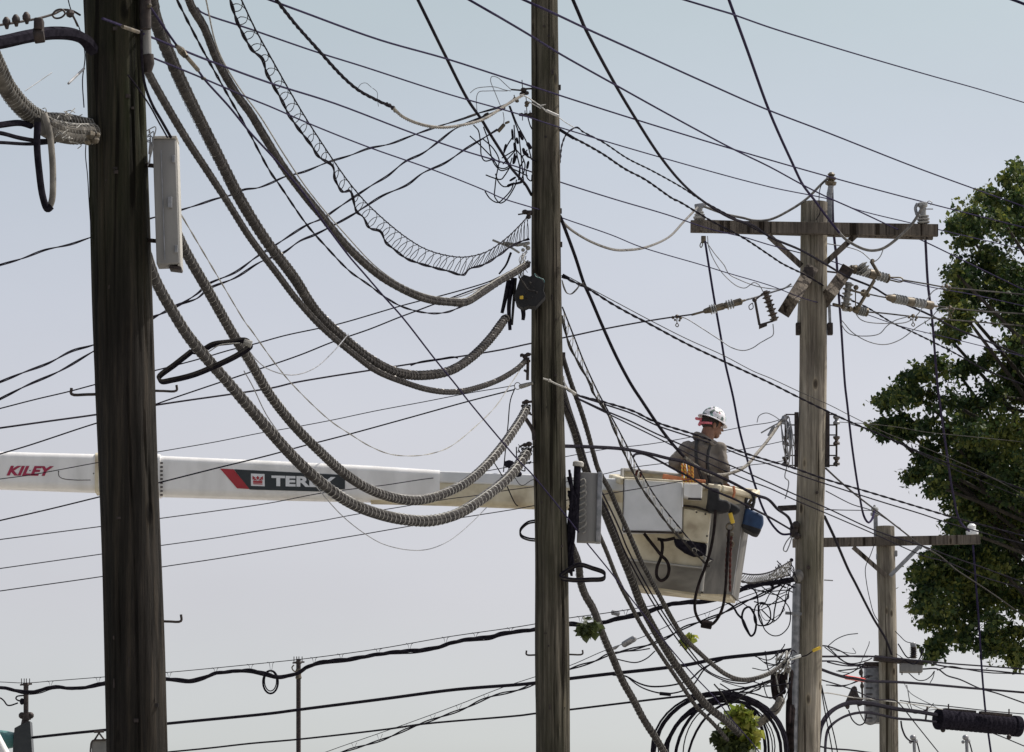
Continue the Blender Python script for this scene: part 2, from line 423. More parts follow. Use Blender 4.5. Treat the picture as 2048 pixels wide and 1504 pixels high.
def leaf_mat(name, dark, mid, light, trans=.35):
    m, nt, b = mat_base(name, .55, 0, .3)
    tc = nt.nodes.new('ShaderNodeTexCoord')
    n1 = nt.nodes.new('ShaderNodeTexNoise'); n1.inputs['Scale'].default_value = 1.1; n1.inputs['Detail'].default_value = 3
    gi = nt.nodes.new('ShaderNodeNewGeometry'); ad = nt.nodes.new('ShaderNodeMath'); ad.operation = 'MULTIPLY_ADD'
    nt.links.new(tc.outputs['Object'], n1.inputs['Vector'])
    nt.links.new(gi.outputs['Random Per Island'], ad.inputs[0]); ad.inputs[1].default_value = .35; nt.links.new(n1.outputs['Fac'], ad.inputs[2])
    rp = ramp(nt, [(.40, dark), (.65, mid), (.9, light)]); nt.links.new(ad.outputs[0], rp.inputs[0])
    nt.links.new(rp.outputs[0], b.inputs['Base Color'])
    tr = nt.nodes.new('ShaderNodeBsdfTranslucent'); mx = nt.nodes.new('ShaderNodeMixShader'); mx.inputs[0].default_value = trans
    nt.links.new(rp.outputs[0], tr.inputs['Color'])
    out = nt.nodes['Material Output']
    nt.links.new(b.outputs[0], mx.inputs[1]); nt.links.new(tr.outputs[0], mx.inputs[2]); nt.links.new(mx.outputs[0], out.inputs['Surface'])
    return m
M['leaf'] = leaf_mat('tree leaves', (.014, .033, .012), (.038, .070, .021), (.16, .175, .038), .40)
M['leafbright'] = leaf_mat('fresh leaves', (.09, .14, .02), (.19, .24, .035), (.42, .40, .09), .45)
M['leafdark'] = leaf_mat('dark leaves', (.03, .045, .02), (.05, .065, .025), (.08, .10, .03), .25)

# ---------------------------------------------------------------- ground
def sheet(name, x0, x1, y0, y1, z, mat, n=1):
    mb = MB(); mb.add([(x0, y0, z), (x1, y0, z), (x1, y1, z), (x0, y1, z)], [(0, 1, 2, 3)])
    return tag(mb.build(name, mat, None, False), kind='structure')
sheet('ground', -2500, 2500, -300, 4000, 0, M['lot'])
def along(x0, x1, y0, y1, z):
    k = .146
    return [(x0 + k * y0, y0, z), (x1 + k * y0, y0, z), (x1 + k * y1, y1, z), (x0 + k * y1, y1, z)]
mb = MB(); mb.add(along(-14.5, -7.3, -250, 900, .004), [(0, 1, 2, 3)]); tag(mb.build('road', M['asphalt'], None, False), kind='structure')
mb = MB()
for k in range(110): mb.add(along(-11.0, -10.87, -100 + k * 8, -97 + k * 8, .008), [(0, 1, 2, 3)])
tag(mb.build('road_marking', M['paint'], None, False), kind='structure')
mb = MB(); prism(mb, along(-7.3, -7.14, -250, 900, 0), Vector((0, 0, .125))); tag(mb.build('kerb', M['paving'], None, False), kind='structure')
mb = MB(); prism(mb, along(-7.137, -5.2, -250, 900, 0), Vector((0, 0, .115))); tag(mb.build('pavement', M['paving'], None, False), kind='structure')

# ---------------------------------------------------------------- poles
def pole(name, label, knots, Y, mat, top_px=None, rough=.03):
    """knots = [(y, centre x, width)] in pixels; carried on to the ground and, without top_px, up out of frame"""
    ks = sorted(knots)
    def c_at(y):
        for a, b in zip(ks[:-1], ks[1:]):
            if y <= b[0] or b is ks[-1]:
                t = (y - a[0]) / (b[0] - a[0]); return a[1] + (b[1] - a[1]) * t, a[2] + (b[2] - a[2]) * t
    y0 = top_px if top_px is not None else -420
    P = []; rr = []
    for i in range(41):
        y = y0 + (1620 - y0) * i / 40
        cx, wd = c_at(y)
        P.append(at(cx, y, Y)); rr.append(wd * mpp(Y, y) / 2)
    # down to the ground
    last = P[-1]; sl = (P[-1] - P[-4]); sl = sl / abs(sl.z)
    n = 12; z0 = last.z
    for i in range(1, n + 1):
        P.append(last + sl * (z0 * i / n) * .999 - Vector((0, 0, .05 * (i == n)))); rr.append(rr[40] * (1 + .12 * i / n))
    # fine steps so that the surface can wander a little
    vs = []; fs = []; S = 88
    pts = []; rad = []
    for a, b, ra, rb in zip(P[:-1], P[1:], rr[:-1], rr[1:]):
        for k in range(6): pts.append(a.lerp(b, k / 6)); rad.append(ra + (rb - ra) * k / 6)
    pts.append(P[-1]); rad.append(rr[-1])
    seed = Vector((Y * 3.1, 0, 0))
    for p, r in zip(pts, rad):
        for k in range(S):
            a = 2 * math.pi * k / S
            d = 1 + rough * noise.noise(Vector((math.cos(a) * 1.5, math.sin(a) * 1.5, p.z * .8)) + seed) \
                + rough * .55 * noise.noise(Vector((math.cos(a) * 5, math.sin(a) * 5, p.z * .5)) + seed)
            g1 = noise.noise(Vector((math.cos(a) * 2.6, math.sin(a) * 2.6, p.z * .16)) + seed * 2)      # long drying splits
            g2 = noise.noise(Vector((math.cos(a) * 7, math.sin(a) * 7, p.z * .35)) + seed * 3)
            d -= .075 * max(0, 1 - abs(g1) / .035) + .03 * max(0, 1 - abs(g2) / .06)
            vs.append(p + Vector((math.cos(a) + .05 * noise.noise(Vector((p.z * .6, 0, Y))), math.sin(a), 0)) * r * d)
    n = len(pts)
    for i in range(n - 1):
        for k in range(S):
            k2 = (k + 1) % S; fs.append((i * S + k, (i + 1) * S + k, (i + 1) * S + k2, i * S + k2))
    fs.append(tuple(range(S)))
    base = P[-1].copy(); base.z = 0
    t = thing(name, base, label, 'pole')
    m = MB(); m.add(vs, fs); m.build('shaft', mat, t)
    return t

def step_bolt(t, y, xa, xb, up, Y, wpx=5):
    m = MB(); r = wpx * mpp(Y) / 2
    tube(m, spline([at(xa, y, Y), at((xa + xb) / 2, y + 1, Y), at(xb, y, Y), at(xb, y - up, Y)], 4), r, 8)
    m.build('step_bolt', M['steel'], t)

Y1, Y2, YB, Y3, Y4 = 26.0, 46.0, 53.0, 60.0, 84.0
pole1 = pole('utility_pole', 'very dark mossy timber pole at left, the thickest and nearest of the poles', [(106, 228, 116), (475, 243, 119), (840, 253, 118), (1140, 263, 119), (1504, 274, 123)], Y1, M['pole_near'], None, .05)
step_bolt(pole1, 788, 205, 143, 12, Y1, 6); step_bolt(pole1, 781, 300, 353, 11, Y1, 5); step_bolt(pole1, 1242, 315, 362, 13, Y1, 5)
pole2 = pole('utility_pole', 'dark brown timber pole in the middle of the picture, cable bundles tied to it', [(0, 1089, 53), (400, 1092, 57), (740, 1094, 63), (1140, 1103.5, 66), (1504, 1106, 69)], Y2, M['pole_mid'], None, .05)
step_bolt(pole2, 1309, 1085, 1053, 8, Y2, 3.5); step_bolt(pole2, 1308, 1120, 1165, 8, Y2, 3.5)
pole3 = pole('utility_pole', 'grey weathered pole with a double wooden crossarm, right of the worker', [(405, 1629, 52), (740, 1627, 56), (1000, 1621, 57), (1504, 1612, 57)], Y3, M['pole_grey'], 405, .05)
pole4 = pole('utility_pole', 'farthest grey pole with a lower crossarm in front of the tree', [(1053, 1770.5, 37), (1300, 1776, 37), (1504, 1778, 38)], Y4, M['pole_grey'], 1053, .02)

# holes, bolt heads and knots on the poles
def bolt(t, px, py, Y, r=3, name='bolt', mat='steel', d=.22):
    m = MB(); lathe(m, at(px, py, Y - d), at(px, py, Y), [(0, r * mpp(Y)), (.25, r * mpp(Y)), (.26, r * .5 * mpp(Y)), (1, r * .5 * mpp(Y))], 8)
    m.build(name, M[mat], t)
for (x, y) in ((1120, 422), (1121, 489), (1127, 710), (1118, 175)): 
    m = MB(); rbox(m, at(x, y, Y2), Vector((.018, 0, 0)), Vector((0, .02, 0)), Vector((0, 0, .025)), .004); m.build('bolt', M['steel'], pole2)
bolt(pole3, 1617, 1135, Y3, 4); bolt(pole3, 1634, 985, Y3, 3); bolt(pole2, 1088, 52, Y2, 2.5, d=.14)

def staples(t, kn, Y, n, seed):
    g = random.Random(seed)
    for k in range(n):
        y = g.uniform(20, 1480); a = None
        for q0, q1 in zip(kn[:-1], kn[1:]):
            if y <= q1[0] or q1 is kn[-1]:
                f = (y - q0[0]) / (q1[0] - q0[0]); cx = q0[1] + (q1[1] - q0[1]) * f; wd = q0[2] + (q1[2] - q0[2]) * f; break
        s = g.uniform(-.8, .8); rr = wd * mpp(Y) / 2; x = cx + s * wd / 2; dy = rr * math.sqrt(1 - s * s)
        m = MB(); c = at(x, y, Y - dy); h = g.choice((.012, .02, .05))
        rbox(m, c, Vector((g.choice((.003, .006, .012)), 0, 0)), Vector((0, .006, 0)), Vector((0, 0, h * .5)), .001)
        m.build('staple', M['steel'], t, False)
staples(pole1, [(0, 224, 112), (475, 243, 119), (840, 253, 118), (1140, 263, 119), (1504, 274, 123)], Y1, 14, 1)
staples(pole2, [(0, 1089, 53), (400, 1092, 57), (740, 1094, 63), (1140, 1103.5, 66), (1504, 1106, 69)], Y2, 16, 2)

# ---- crossarm of the third pole
def arm(t, name, pa, pb, hpx, Y, wd=.09, mat='arm_wood', dY=0.0, bev=.006):
    m = MB(); p0 = at(pa[0], pa[1], Y + dY); p1 = at(pb[0], pb[1], Y + dY)
    n = 10; 
    beam(m, p0, p1, hpx * mpp(Y), wd, Vector((0, 0, 1)), bev)
    return m.build(name, M[mat], t, False)
a3 = arm(pole3, 'crossarm', (1381, 453), (1876, 461), 24, Y3 - .22, .095)
a3b = arm(pole3, 'crossarm', (1388, 452), (1866, 467), 25, Y3 + .24, .095)
def brace(t, pa, pb, wpx, Y, mat='galv', dY=0.0, thick=.03):
    m = MB(); p0 = at(pa[0], pa[1], Y + dY); p1 = at(pb[0], pb[1], Y + dY); tt = (p1 - p0).normalized()
    beam(m, p0, p1, wpx * mpp(Y), thick, Vector((0, 0, 1)), .003); return m.build('brace', M[mat], t, False)
brace(pole3, (1538, 472), (1603, 532), 11, Y3, 'arm_wood', -.2, .05); brace(pole3, (1712, 470), (1650, 527), 11, Y3, 'arm_wood', -.2, .05)
def pin_insulator(parent, pb, pt, Y, rpx, mat='porcelain', n=3, name='insulator'):
    m = MB(); r = rpx * mpp(Y)
    lathe(m, at(*pb, Y), at(*pt, Y), [(0, r * .25), (.1, r * .25), (.1, r * .9), (.25, r), (.3, r * .7), (.42, r * .85), (.48, r * .6), (.6, r * .7), (.7, r * .45), (.85, r * .5), (1, r * .3)], 16)
    return m.build(name, M[mat], parent)
pin_insulator(a3, (1399, 441), (1399, 413), Y3 - .22, 13)
m = MB(); rbox(m, at(1399, 412, Y3 - .22), Vector((.06, 0, .01)), Vector((0, .03, 0)), Vector((-.005, 0, .03)), .01); ball(m, at(1408, 410, Y3 - .22), .03); m.build('line_clamp', M['galv'], a3)
# big insulator at the right end of the arm
m = MB(); r = mpp(Y3); lathe(m, at(1847, 448, Y3 - .22), at(1845, 404, Y3 - .22), [(0, 5 * r), (.04, 12 * r), (.1, 13 * r), (.13, 6 * r), (.17, 12 * r), (.24, 13 * r), (.27, 6 * r), (.31, 11 * r), (.37, 12 * r), (.4, 6 * r), (.75, 7 * r), (.8, 10 * r), (.95, 10 * r), (1, 5 * r)], 16); m.build('insulator', M['porcelain'], a3)
m = MB(); tube(m, spline([at(1835, 407, Y3 - .25), at(1831, 416, Y3 - .25), at(1834, 430, Y3 - .25)], 4), .02, 6); tube(m, [at(1850, 418, Y3 - .25), at(1866, 418, Y3 - .25)], .008, 6)
tube(m, spline([at(1852, 408, Y3 - .25), at(1858, 402, Y3 - .25), at(1864, 405, Y3 - .25), at(1861, 410, Y3 - .25)], 4), .006, 5); m.build('line_clamp', M['galv'], a3)
# pole-top pin
m = MB(); beam(m, at(1658, 452, Y3 + .05), at(1659, 385, Y3 + .05), .07, .05, Vector((1, 0, 0)), .005); tube(m, [at(1659, 388, Y3 + .05), at(1663, 366, Y3 + .05)], .035, 8)
pt = m.build('pole_top_pin', M['galv'], pole3, False)
m = MB(); r = mpp(Y3); lathe(m, at(1661, 372, Y3 + .05), at(1663, 345, Y3 + .05), [(0, 5 * r), (.1, 11 * r), (.3, 12 * r), (.36, 6 * r), (.5, 10 * r), (.65, 10 * r), (.7, 5 * r), (.85, 8 * r), (1, 4 * r)], 14); m.build('insulator', M['fittings'], pt)
# eye fitting under the left end
m = MB(); rbox(m, at(1407, 479, Y3 - .25), Vector((.03, 0, 0)), Vector((0, .02, 0)), Vector((0, 0, .045)), .008)
tube(m, spline([at(1403, 484, Y3 - .25), at(1400, 491, Y3 - .25), at(1402, 495, Y3 - .25), at(1405, 490, Y3 - .25), at(1405, 484, Y3 - .25)], 4), .007, 5); m.build('eye_fitting', M['fittings'], a3)

# lower dead-end arms that point along the line, seen nearly end-on
m = MB(); beam(m, at(1576, 613, Y3 - .9), at(1617, 548, Y3 - .15), .27, .16, Vector((.5, 0, .8)), .008); m.build('dead_end_arm', M['arm_wood'], pole3, False)
m = MB(); rbox(m, at(1617, 546, Y3 - .38), Vector((.06, 0, 0)), Vector((0, .05, 0)), Vector((0, 0, .07)), .01); m.build('arm_end_plate', M['steel'], pole3, False)
m = MB(); beam(m, at(1650, 600, Y3 - .1), at(1687, 550, Y3 + .5), .26, .16, Vector((.6, 0, .8)), .008); m.build('dead_end_arm', M['arm_wood'], pole3, False)
m = MB(); rbox(m, at(1692, 542, Y3 + .3), Vector((.07, 0, -.04)), Vector((0, .05, 0)), Vector((.03, 0, .05)), .01); m.build('arm_end_plate', M['steel'], pole3, False)
for s, x in ((-1, 1597), (1, 1660)):
    m = MB(); beam(m, at(x - s * 2, 602, Y3), at(x, 648, Y3), .035, .03, Vector((1, 0, 0))); m.build('strap_plate', M['boxlight'] if s < 0 else M['galv'], pole3, False)
    m = MB(); rbox(m, at(x, 658, Y3), Vector((.035, 0, 0)), Vector((0, .05, 0)), Vector((0, 0, .075)), .01); m.build('clamp', M['steel'], pole3)
m = MB(); tube(m, [at(1628, 540, Y3 - .2), at(1672, 545, Y3 + .2)], .012, 6); m.build('tie_rod', M['steel'], pole3)

# ---- lower secondary racks
def rack(xs, xsp, side):
    m = MB(); beam(m, at(xs, 825, Y3), at(xs, 934, Y3), .05, .08, Vector((1, 0, 0)))
    for y in (829, 850, 870, 891, 911, 931): tube(m, [at(xs, y, Y3), at(xsp, y, Y3)], .009, 5)
    tube(m, [at(xsp, 830, Y3), at(xsp, 933, Y3)], .014, 6)
    rk = m.build('secondary_rack', M['steel'], pole3, False)
    for y in (840, 881, 922):
        m = MB(); r = mpp(Y3); lathe(m, at(xsp, y - 9, Y3), at(xsp, y + 9, Y3), [(0, 3 * r), (.05, 7 * r), (.25, 7 * r), (.45, 3.6 * r), (.55, 3.6 * r), (.75, 7 * r), (.95, 7 * r), (1, 3 * r)], 12)
        m.build('spool', M['galv'] if (y == 840) else M['brownporc'], rk)
rack(1593, 1571, -1); rack(1655, 1673, 1)
m = MB(); beam(m, at(1556, 1017, Y3), at(1592, 1015, Y3), 10 * mpp(Y3), .06); m.build('stub_bracket', M['steel'], pole3, False)
m = MB(); rbox(m, at(1588, 1063, Y3 - .1), Vector((.05, 0, 0)), Vector((0, .06, 0)), Vector((0, 0, .075)), .02); ball(m, at(1592, 1050, Y3 - .15), .05); ball(m, at(1594, 1072, Y3 - .15), .045); m.build('cable_clamp', M['steel'], pole3)
m = MB(); tube(m, [at(1648, 1160, Y3), at(1666, 1161, Y3)], .008, 6); m.build('step_bolt', M['galv'], pole3)
# grey riser pipe with its dome cap and stand-off bracket
m = MB(); tube(m, [at(1594, 1168, Y3 - .12), at(1590, 1350, Y3 - .12), at(1585, 1600, Y3 - .12), at(1582, 1700, Y3 - .12)] , 8.5 * mpp(Y3), 16)
q = at(1582, 1700, Y3 - .12); tube(m, [q, Vector((q.x, q.y, 0))], 8.5 * mpp(Y3), 16)
rp = m.build('riser_pipe', M['galv'], pole3)
m = MB(); c = at(1597, 1152, Y3 - .16); ball(m, c, 10.5 * mpp(Y3), 18, 1, 1, 1.25); m.build('dome_cap', M['alu'], pole3)
m = MB(); beam(m, at(1571, 1226, Y3 - .15), at(1603, 1228, Y3 - .2), .035, .03); m.build('standoff_bracket', M['galv'], pole3, False)

# ---- dead-end insulator strings on the third pole (things of their own: they hang between wire and arm)
def string(label, a, b, Y, sets, rod=.012, body='fittings'):
    """a, b pixel ends; sets = [(t0, t1, n)] positions of the skirts along it"""
    A = at(*a, Y[0]); B = at(*b, Y[1]); t = thing('dead_end_insulator', B, label, 'insulator', 'dead end insulator strings')
    m = MB(); lathe(m, A, B, [(0, rod * .5), (.02, rod), (.98, rod), (1, rod * .5)], 8)
    for (t0, t1, n) in sets: 
        lathe(m, A.lerp(B, max(t0 - .12, 0)), A.lerp(B, t0 + .01), [(0, rod), (.2, rod * 2.2), (1, rod * 3)], 10)
        lathe(m, A.lerp(B, t1 - .01), A.lerp(B, min(t1 + .16, 1)), [(0, rod * 3), (.8, rod * 3.2), (1, rod)], 10)
    m.build('hardware', M[body], t)
    for (t0, t1, n) in sets:
        m = MB(); lathe(m, A.lerp(B, t0), A.lerp(B, t1), discs(n, 5 * mpp(Y3), 10 * mpp(Y3)), 16); m.build('insulator', M['porcelain'], t)
    return t
s1 = string('long brown and grey insulator string left of the double crossarm pole', (1382, 630), (1492, 600), (Y3 - 1.0, Y3 - .9), [(.34, .46, 3), (.64, .78, 3)], .014)
s2 = string('insulator string with a long steel link right of the dead end arm, topmost', (1696, 535), (1776, 557), (Y3 + .3, Y3 + .6), [(.16, .52, 5), (.66, .98, 4)], .02)
m = MB(); tube(m, spline([at(1776, 555, Y3 + .6), at(1790, 555, Y3 + .6), at(1803, 556, Y3 + .6), at(1806, 561, Y3 + .6), at(1800, 564, Y3 + .6), at(1785, 561, Y3 + .6), at(1776, 559, Y3 + .6)], 4), .01, 5); m.build('link', M['fittings'], s2)
s3 = string('grey insulator string out on the middle of the three right hand conductors', (1771, 594), (1875, 613), (Y3 + .8, Y3 + 1.4), [(.14, .40, 5), (.50, .76, 4)], .018)
s4 = string('lowest short insulator string right of the dead end arm', (1665, 608), (1735, 625), (Y3 + .2, Y3 + .4), [(.70, .94, 4)], .018)

# zigzag switch with a ribbed insulator hanging left of the pole
t = thing('fused_cutout', at(1545, 630, Y3 - .9), 'fused cutout switch with dark ribbed insulator hanging left of the pole', 'cutout switch')
m = MB(); lathe(m, at(1530, 582, Y3 - .9), at(1550, 642, Y3 - .9), discs(7, 5 * mpp(Y3), 10 * mpp(Y3)), 14); m.build('insulator', M['brownporc'], t)
m = MB(); tube(m, [at(1510, 601, Y3 - .95), at(1519, 650, Y3 - .95)], .016, 8); rbox(m, at(1526, 651, Y3 - .95), Vector((.05, 0, .02)), Vector((0, .02, 0)), Vector((0, 0, .025)), .005)
tube(m, [at(1519, 650, Y3 - .95), at(1546, 642, Y3 - .95)], .012, 6); tube(m, [at(1509, 601, Y3 - .95), at(1530, 584, Y3 - .95)], .01, 6); ball(m, at(1509, 600, Y3 - .95), .03)
tube(m, spline([at(1505, 606, Y3 - .95), at(1498, 612, Y3 - .95), at(1500, 619, Y3 - .95), at(1506, 616, Y3 - .95), at(1505, 606, Y3 - .95)], 4), .006, 5); m.build('fuse_tube', M['steel'], t)
t = thing('fused_cutout', at(1690, 600, Y3 + .4), 'clustered fused cutout with ribbed insulator right of the pole, beneath the topmost string', 'cutout switch')
m = MB(); lathe(m, at(1698, 565, Y3 + .3), at(1690, 622, Y3 + .3), discs(6, 6 * mpp(Y3), 11 * mpp(Y3)), 14); lathe(m, at(1722, 528, Y3 + .3), at(1735, 548, Y3 + .3), discs(3, 7 * mpp(Y3), 13 * mpp(Y3)), 14); m.build('insulator', M['porcelain'], t)
m = MB(); tube(m, [at(1749, 560, Y3 + .25), at(1718, 612, Y3 + .25)], .022, 8)
for (x, y, rr) in ((1728, 586, .05), (1712, 575, .035), (1736, 590, .03), (1745, 522, .03), (1700, 618, .04), (1686, 613, .035), (1716, 615, .035)): ball(m, at(x, y, Y3 + .25), rr, 8)
tube(m, [at(1700, 580, Y3 + .2), at(1730, 588, Y3 + .2)], .014, 6); tube(m, [at(1711, 578, Y3 + .2), at(1711, 612, Y3 + .2)], .008, 6); tube(m, [at(1742, 522, Y3 + .2), at(1760, 552, Y3 + .2)], .022, 6)
m.build('fuse_tube', M['fittings'], t)
def hotclamp(px, py, Y, label, hook=True, sc=1.0):
    m = MB(); u = mpp(Y) * sc; c = at(px, py, Y)
    for dx, dz, r in ((-8, -1, 3.5), (0, 1, 4.5), (7, -2, 3.5), (-4, -6, 2.5), (5, -7, 2.5)): ball(m, c + Vector((dx * u, 0, dz * u)), r * u, 8)
    if hook: tube(m, spline([c + Vector(v) * u for v in ((0, 0, -3), (0, 0, -12), (3, 0, -16), (1, 0, -20), (-3, 0, -17), (0, 0, -12))], 4), 1.0 * u, 5)
    return tag(m.build('hot_line_clamp', M['fittings'], None), label, 'line clamp', 'hot line clamps')
hotclamp(1354, 634, Y3 - 1.2, 'small line clamp with a hanging eye on the conductor left of the insulator string')
hotclamp(1826, 633, Y3 + .6, 'line clamp with eye on the lowest conductor right of the grey pole')
hotclamp(1900, 616, Y3 + 1.6, 'line clamp with eye on the middle conductor against the tree')
hotclamp(1893, 573, Y3 + 1.6, 'line clamp without an eye on the upper conductor against the tree', False)

# ---- fourth pole
a4 = arm(pole4, 'crossarm', (1585, 1086), (1960, 1079), 18, Y4 - .22, .1, 'arm_wood')
brace(pole4, (1706, 1094), (1772, 1152), 9, Y4, 'arm_wood', -.24); brace(pole4, (1841, 1091), (1780, 1152), 8, Y4, 'galv', -.24)
m = MB(); beam(m, at(1752, 1080, Y4), at(1751, 1034, Y4), .07, .06, Vector((1, 0, 0))); pt = m.build('pole_top_pin', M['galv'], pole4, False)
m = MB(); u = mpp(Y4); lathe(m, at(1750, 1034, Y4), at(1749, 1010, Y4), [(0, 4 * u), (.15, 9 * u), (.35, 9 * u), (.4, 5 * u), (.6, 8 * u), (.75, 7 * u), (.85, 3 * u), (1, 2 * u)], 12); m.build('insulator', M['porcelain'], pt)
m = MB(); lathe(m, at(1945, 1072, Y4 - .2), at(1943, 1047, Y4 - .2), [(0, 4 * u), (.1, 12 * u), (.4, 13 * u), (.5, 7 * u), (.8, 9 * u), (1, 4 * u)], 12); m.build('insulator', M['whitedecal'], a4)
for x, y in ((1757, 1113), (1790, 1107)):
    m = MB(); rbox(m, at(x, y, Y4), Vector((.04, 0, 0)), Vector((0, .06, 0)), Vector((0, 0, .05)), .01); m.build('bolt', M['galv'], pole4, False)
# platform bracket, cabinet behind the pole and the small grey switch box
m = MB(); beam(m, at(1748, 1316, Y4 - .3), at(1846, 1327, Y4 - .3), 9 * mpp(Y4), .3); m.build('platform_bracket', M['steel'], pole4, False)
t = thing('transformer_cabinet', at(1745, 1447, Y4 + .35), 'tall grey cabinet half hidden behind the farthest pole', 'cabinet')
m = MB(); rbox(m, at(1747, 1388, Y4 + .42), Vector((17.5 * mpp(Y4), 0, 0)), Vector((0, .2, 0)), Vector((0, 0, 58 * mpp(Y4))), .015); m.build('cabinet', M['galv'], t)
m = MB(); rbox(m, at(1747, 1330, Y4 + .4), Vector((20 * mpp(Y4), 0, 0)), Vector((0, .24, 0)), Vector((0, 0, 4 * mpp(Y4))), .01); m.build('lid', M['steel'], t)
m = MB()
for k in range(8): rbox(m, at(1738, 1352 + k * 12, Y4 + .21), Vector((.06, 0, 0)), Vector((0, .012, 0)), Vector((0, 0, .008)))
m.build('louvre', M['steel'], t, False)
t = thing('switch_box', at(1822, 1343, Y4 - .3), 'small grey box hanging under the bracket right of the farthest pole', 'switch box')
m = MB(); rbox(m, at(1822, 1336, Y4 - .3), Vector((22 * mpp(Y4), 0, 0)), Vector((0, .14, 0)), Vector((0, 0, 9 * mpp(Y4))), .012); m.build('cabinet', M['box'], t)
m = MB()
for x in (1804, 1838): tube(m, [at(x, 1343, Y4 - .35), at(x, 1350, Y4 - .35)], .012, 6)
m.build('terminal', M['steel'], t)
t = thing('surge_arrester', at(1827, 1316, Y4 - .3), 'dark ribbed arrester standing on the bracket beside the farthest pole', 'arrester')
m = MB(); lathe(m, at(1827, 1317, Y4 - .3), at(1827, 1294, Y4 - .3), discs(6, 5 * mpp(Y4), 8 * mpp(Y4)), 14); m.build('insulator', M['brownporc'], t)
m = MB(); lathe(m, at(1827, 1294, Y4 - .3), at(1826, 1285, Y4 - .3), [(0, 6 * mpp(Y4)), (.8, 6 * mpp(Y4)), (1, 4 * mpp(Y4))], 12); m.build('cap', M['galv'], t)
# connector cluster left of the cabinet
m = MB()
for (x, y, rr) in ((1709, 1380, .05), (1706, 1393, .06), (1714, 1397, .05), (1700, 1402, .05), (1695, 1412, .04), (1722, 1345, .04), (1724, 1372, .035), (1719, 1402, .05)): ball(m, at(x, y, Y4 - 1), rr, 8, 1, 1, 1.5)
tube(m, [at(1723, 1338, Y4 - 1), at(1725, 1400, Y4 - 1)], .02, 6); tube(m, [at(1708, 1376, Y4 - 1), at(1720, 1412, Y4 - 1)], .04, 6); tube(m, [at(1708, 1376, Y4 - 1), at(1691, 1414, Y4 - 1)], .04, 6)
tag(m.build('cable_support', M['steel'], None), 'dark A shaped cable support left of the grey cabinet', 'cable support')

# ---------------------------------------------------------------- cabinets on poles one and two
t = thing('terminal_cabinet', at(335, 540, Y1 - .1), 'tall grey cabinet bolted to the right side of the nearest mossy pole', 'cabinet', 'cabinets on poles')
u = mpp(Y1)
m = MB(); beam(m, at(330, 283, Y1 - .1), at(338, 533, Y1 - .1), 46 * u, .16, Vector((1, 0, 0)), .008); m.build('cabinet', M['box'], t)
m = MB(); beam(m, at(353.5, 287, Y1 - .06), at(361, 538, Y1 - .06), 6 * u, .2, Vector((1, 0, 0)), .004); m.build('side_flange', M['boxlight'], t)
m = MB(); beam(m, at(308, 281, Y1 - .1), at(356, 280, Y1 - .1), 5 * u, .19, Vector((0, 0, 1)), .004); m.build('lid', M['boxlight'], t)
m = MB(); beam(m, at(340, 537, Y1 - .1), at(364, 540, Y1 - .1), 6 * u, .12, Vector((0, 0, 1)), .003); m.build('bottom_plug', M['steel'], t)
m = MB(); beam(m, at(322, 300, Y1 - .183), at(330, 520, Y1 - .183), 2 * u, .006, Vector((1, 0, 0))); m.build('seam', M['galv'], t)
for y in (330, 480):
    m = MB(); beam(m, at(290, y, Y1), at(312, y + 2, Y1 - .08), 8 * u, .05, Vector((0, 0, 1)), .003); m.build('mounting_bracket', M['steel'], t, False)
m = MB()
for y in (318, 498): rbox(m, at(347 + (y - 318) * .03, y, Y1 - .19), Vector((.008, 0, 0)), Vector((0, .006, 0)), Vector((0, 0, .02)), .003)
rbox(m, at(340, 405, Y1 - .19), Vector((.012, 0, 0)), Vector((0, .01, 0)), Vector((0, 0, .03)), .004); m.build('latch', M['galv'], t, False)
t = thing('terminal_cabinet', at(1178, 1085, Y2 + .1), 'grey ribbed cabinet beside the middle pole in front of the boom tip', 'cabinet', 'cabinets on poles')
u = mpp(Y2)
m = MB(); beam(m, at(1179, 947, Y2 + .1), at(1174, 1085, Y2 + .1), 41 * u, .15, Vector((1, 0, 0)), .006); m.build('cabinet', M['box'], t)
m = MB(); beam(m, at(1200, 946, Y2 + .08), at(1196, 1086, Y2 + .08), 10 * u, .18, Vector((1, 0, 0)), .006); m.build('side_flange', M['galv'], t)
m = MB()
for k in range(9): tube(m, spline([at(1158, 962 + k * 12, Y2 + .0), at(1168 + (k * 7) % 5, 958 + k * 12, Y2 + .0), at(1171, 966 + k * 12, Y2 + .0), at(1164, 971 + k * 12, Y2 + .0)], 3), .007, 5)
m.build('wire_tail', M['strand'], t)
t = thing('cable_riser', at(1152, 1070, Y2), 'black cable riser with a white cap between the middle pole and its cabinet', 'cable riser')
m = MB(); lathe(m, at(1156, 933, Y2), at(1157, 923, Y2), [(0, 10 * u), (.1, 11 * u), (.8, 11 * u), (1, 9 * u)], 16); m.build('cap', M['boxlight'], t)
m = MB(); tube(m, [at(1155, 932, Y2), at(1154, 960, Y2), at(1150, 1060, Y2)], 7 * u, 12)
for k in range(15):
    tube(m, spline([at(1139 + random.uniform(-3, 5), 940 + k * 7, Y2), at(1146 + random.uniform(-5, 6), 985 + k * 5, Y2 - .05), at(1139 + random.uniform(-3, 6), 1045 + k * 5, Y2), at(1142 + random.uniform(-6, 7), 1110 + k * 3, Y2)], 5), .013, 5)
m.build('cable', M['cable'], t)

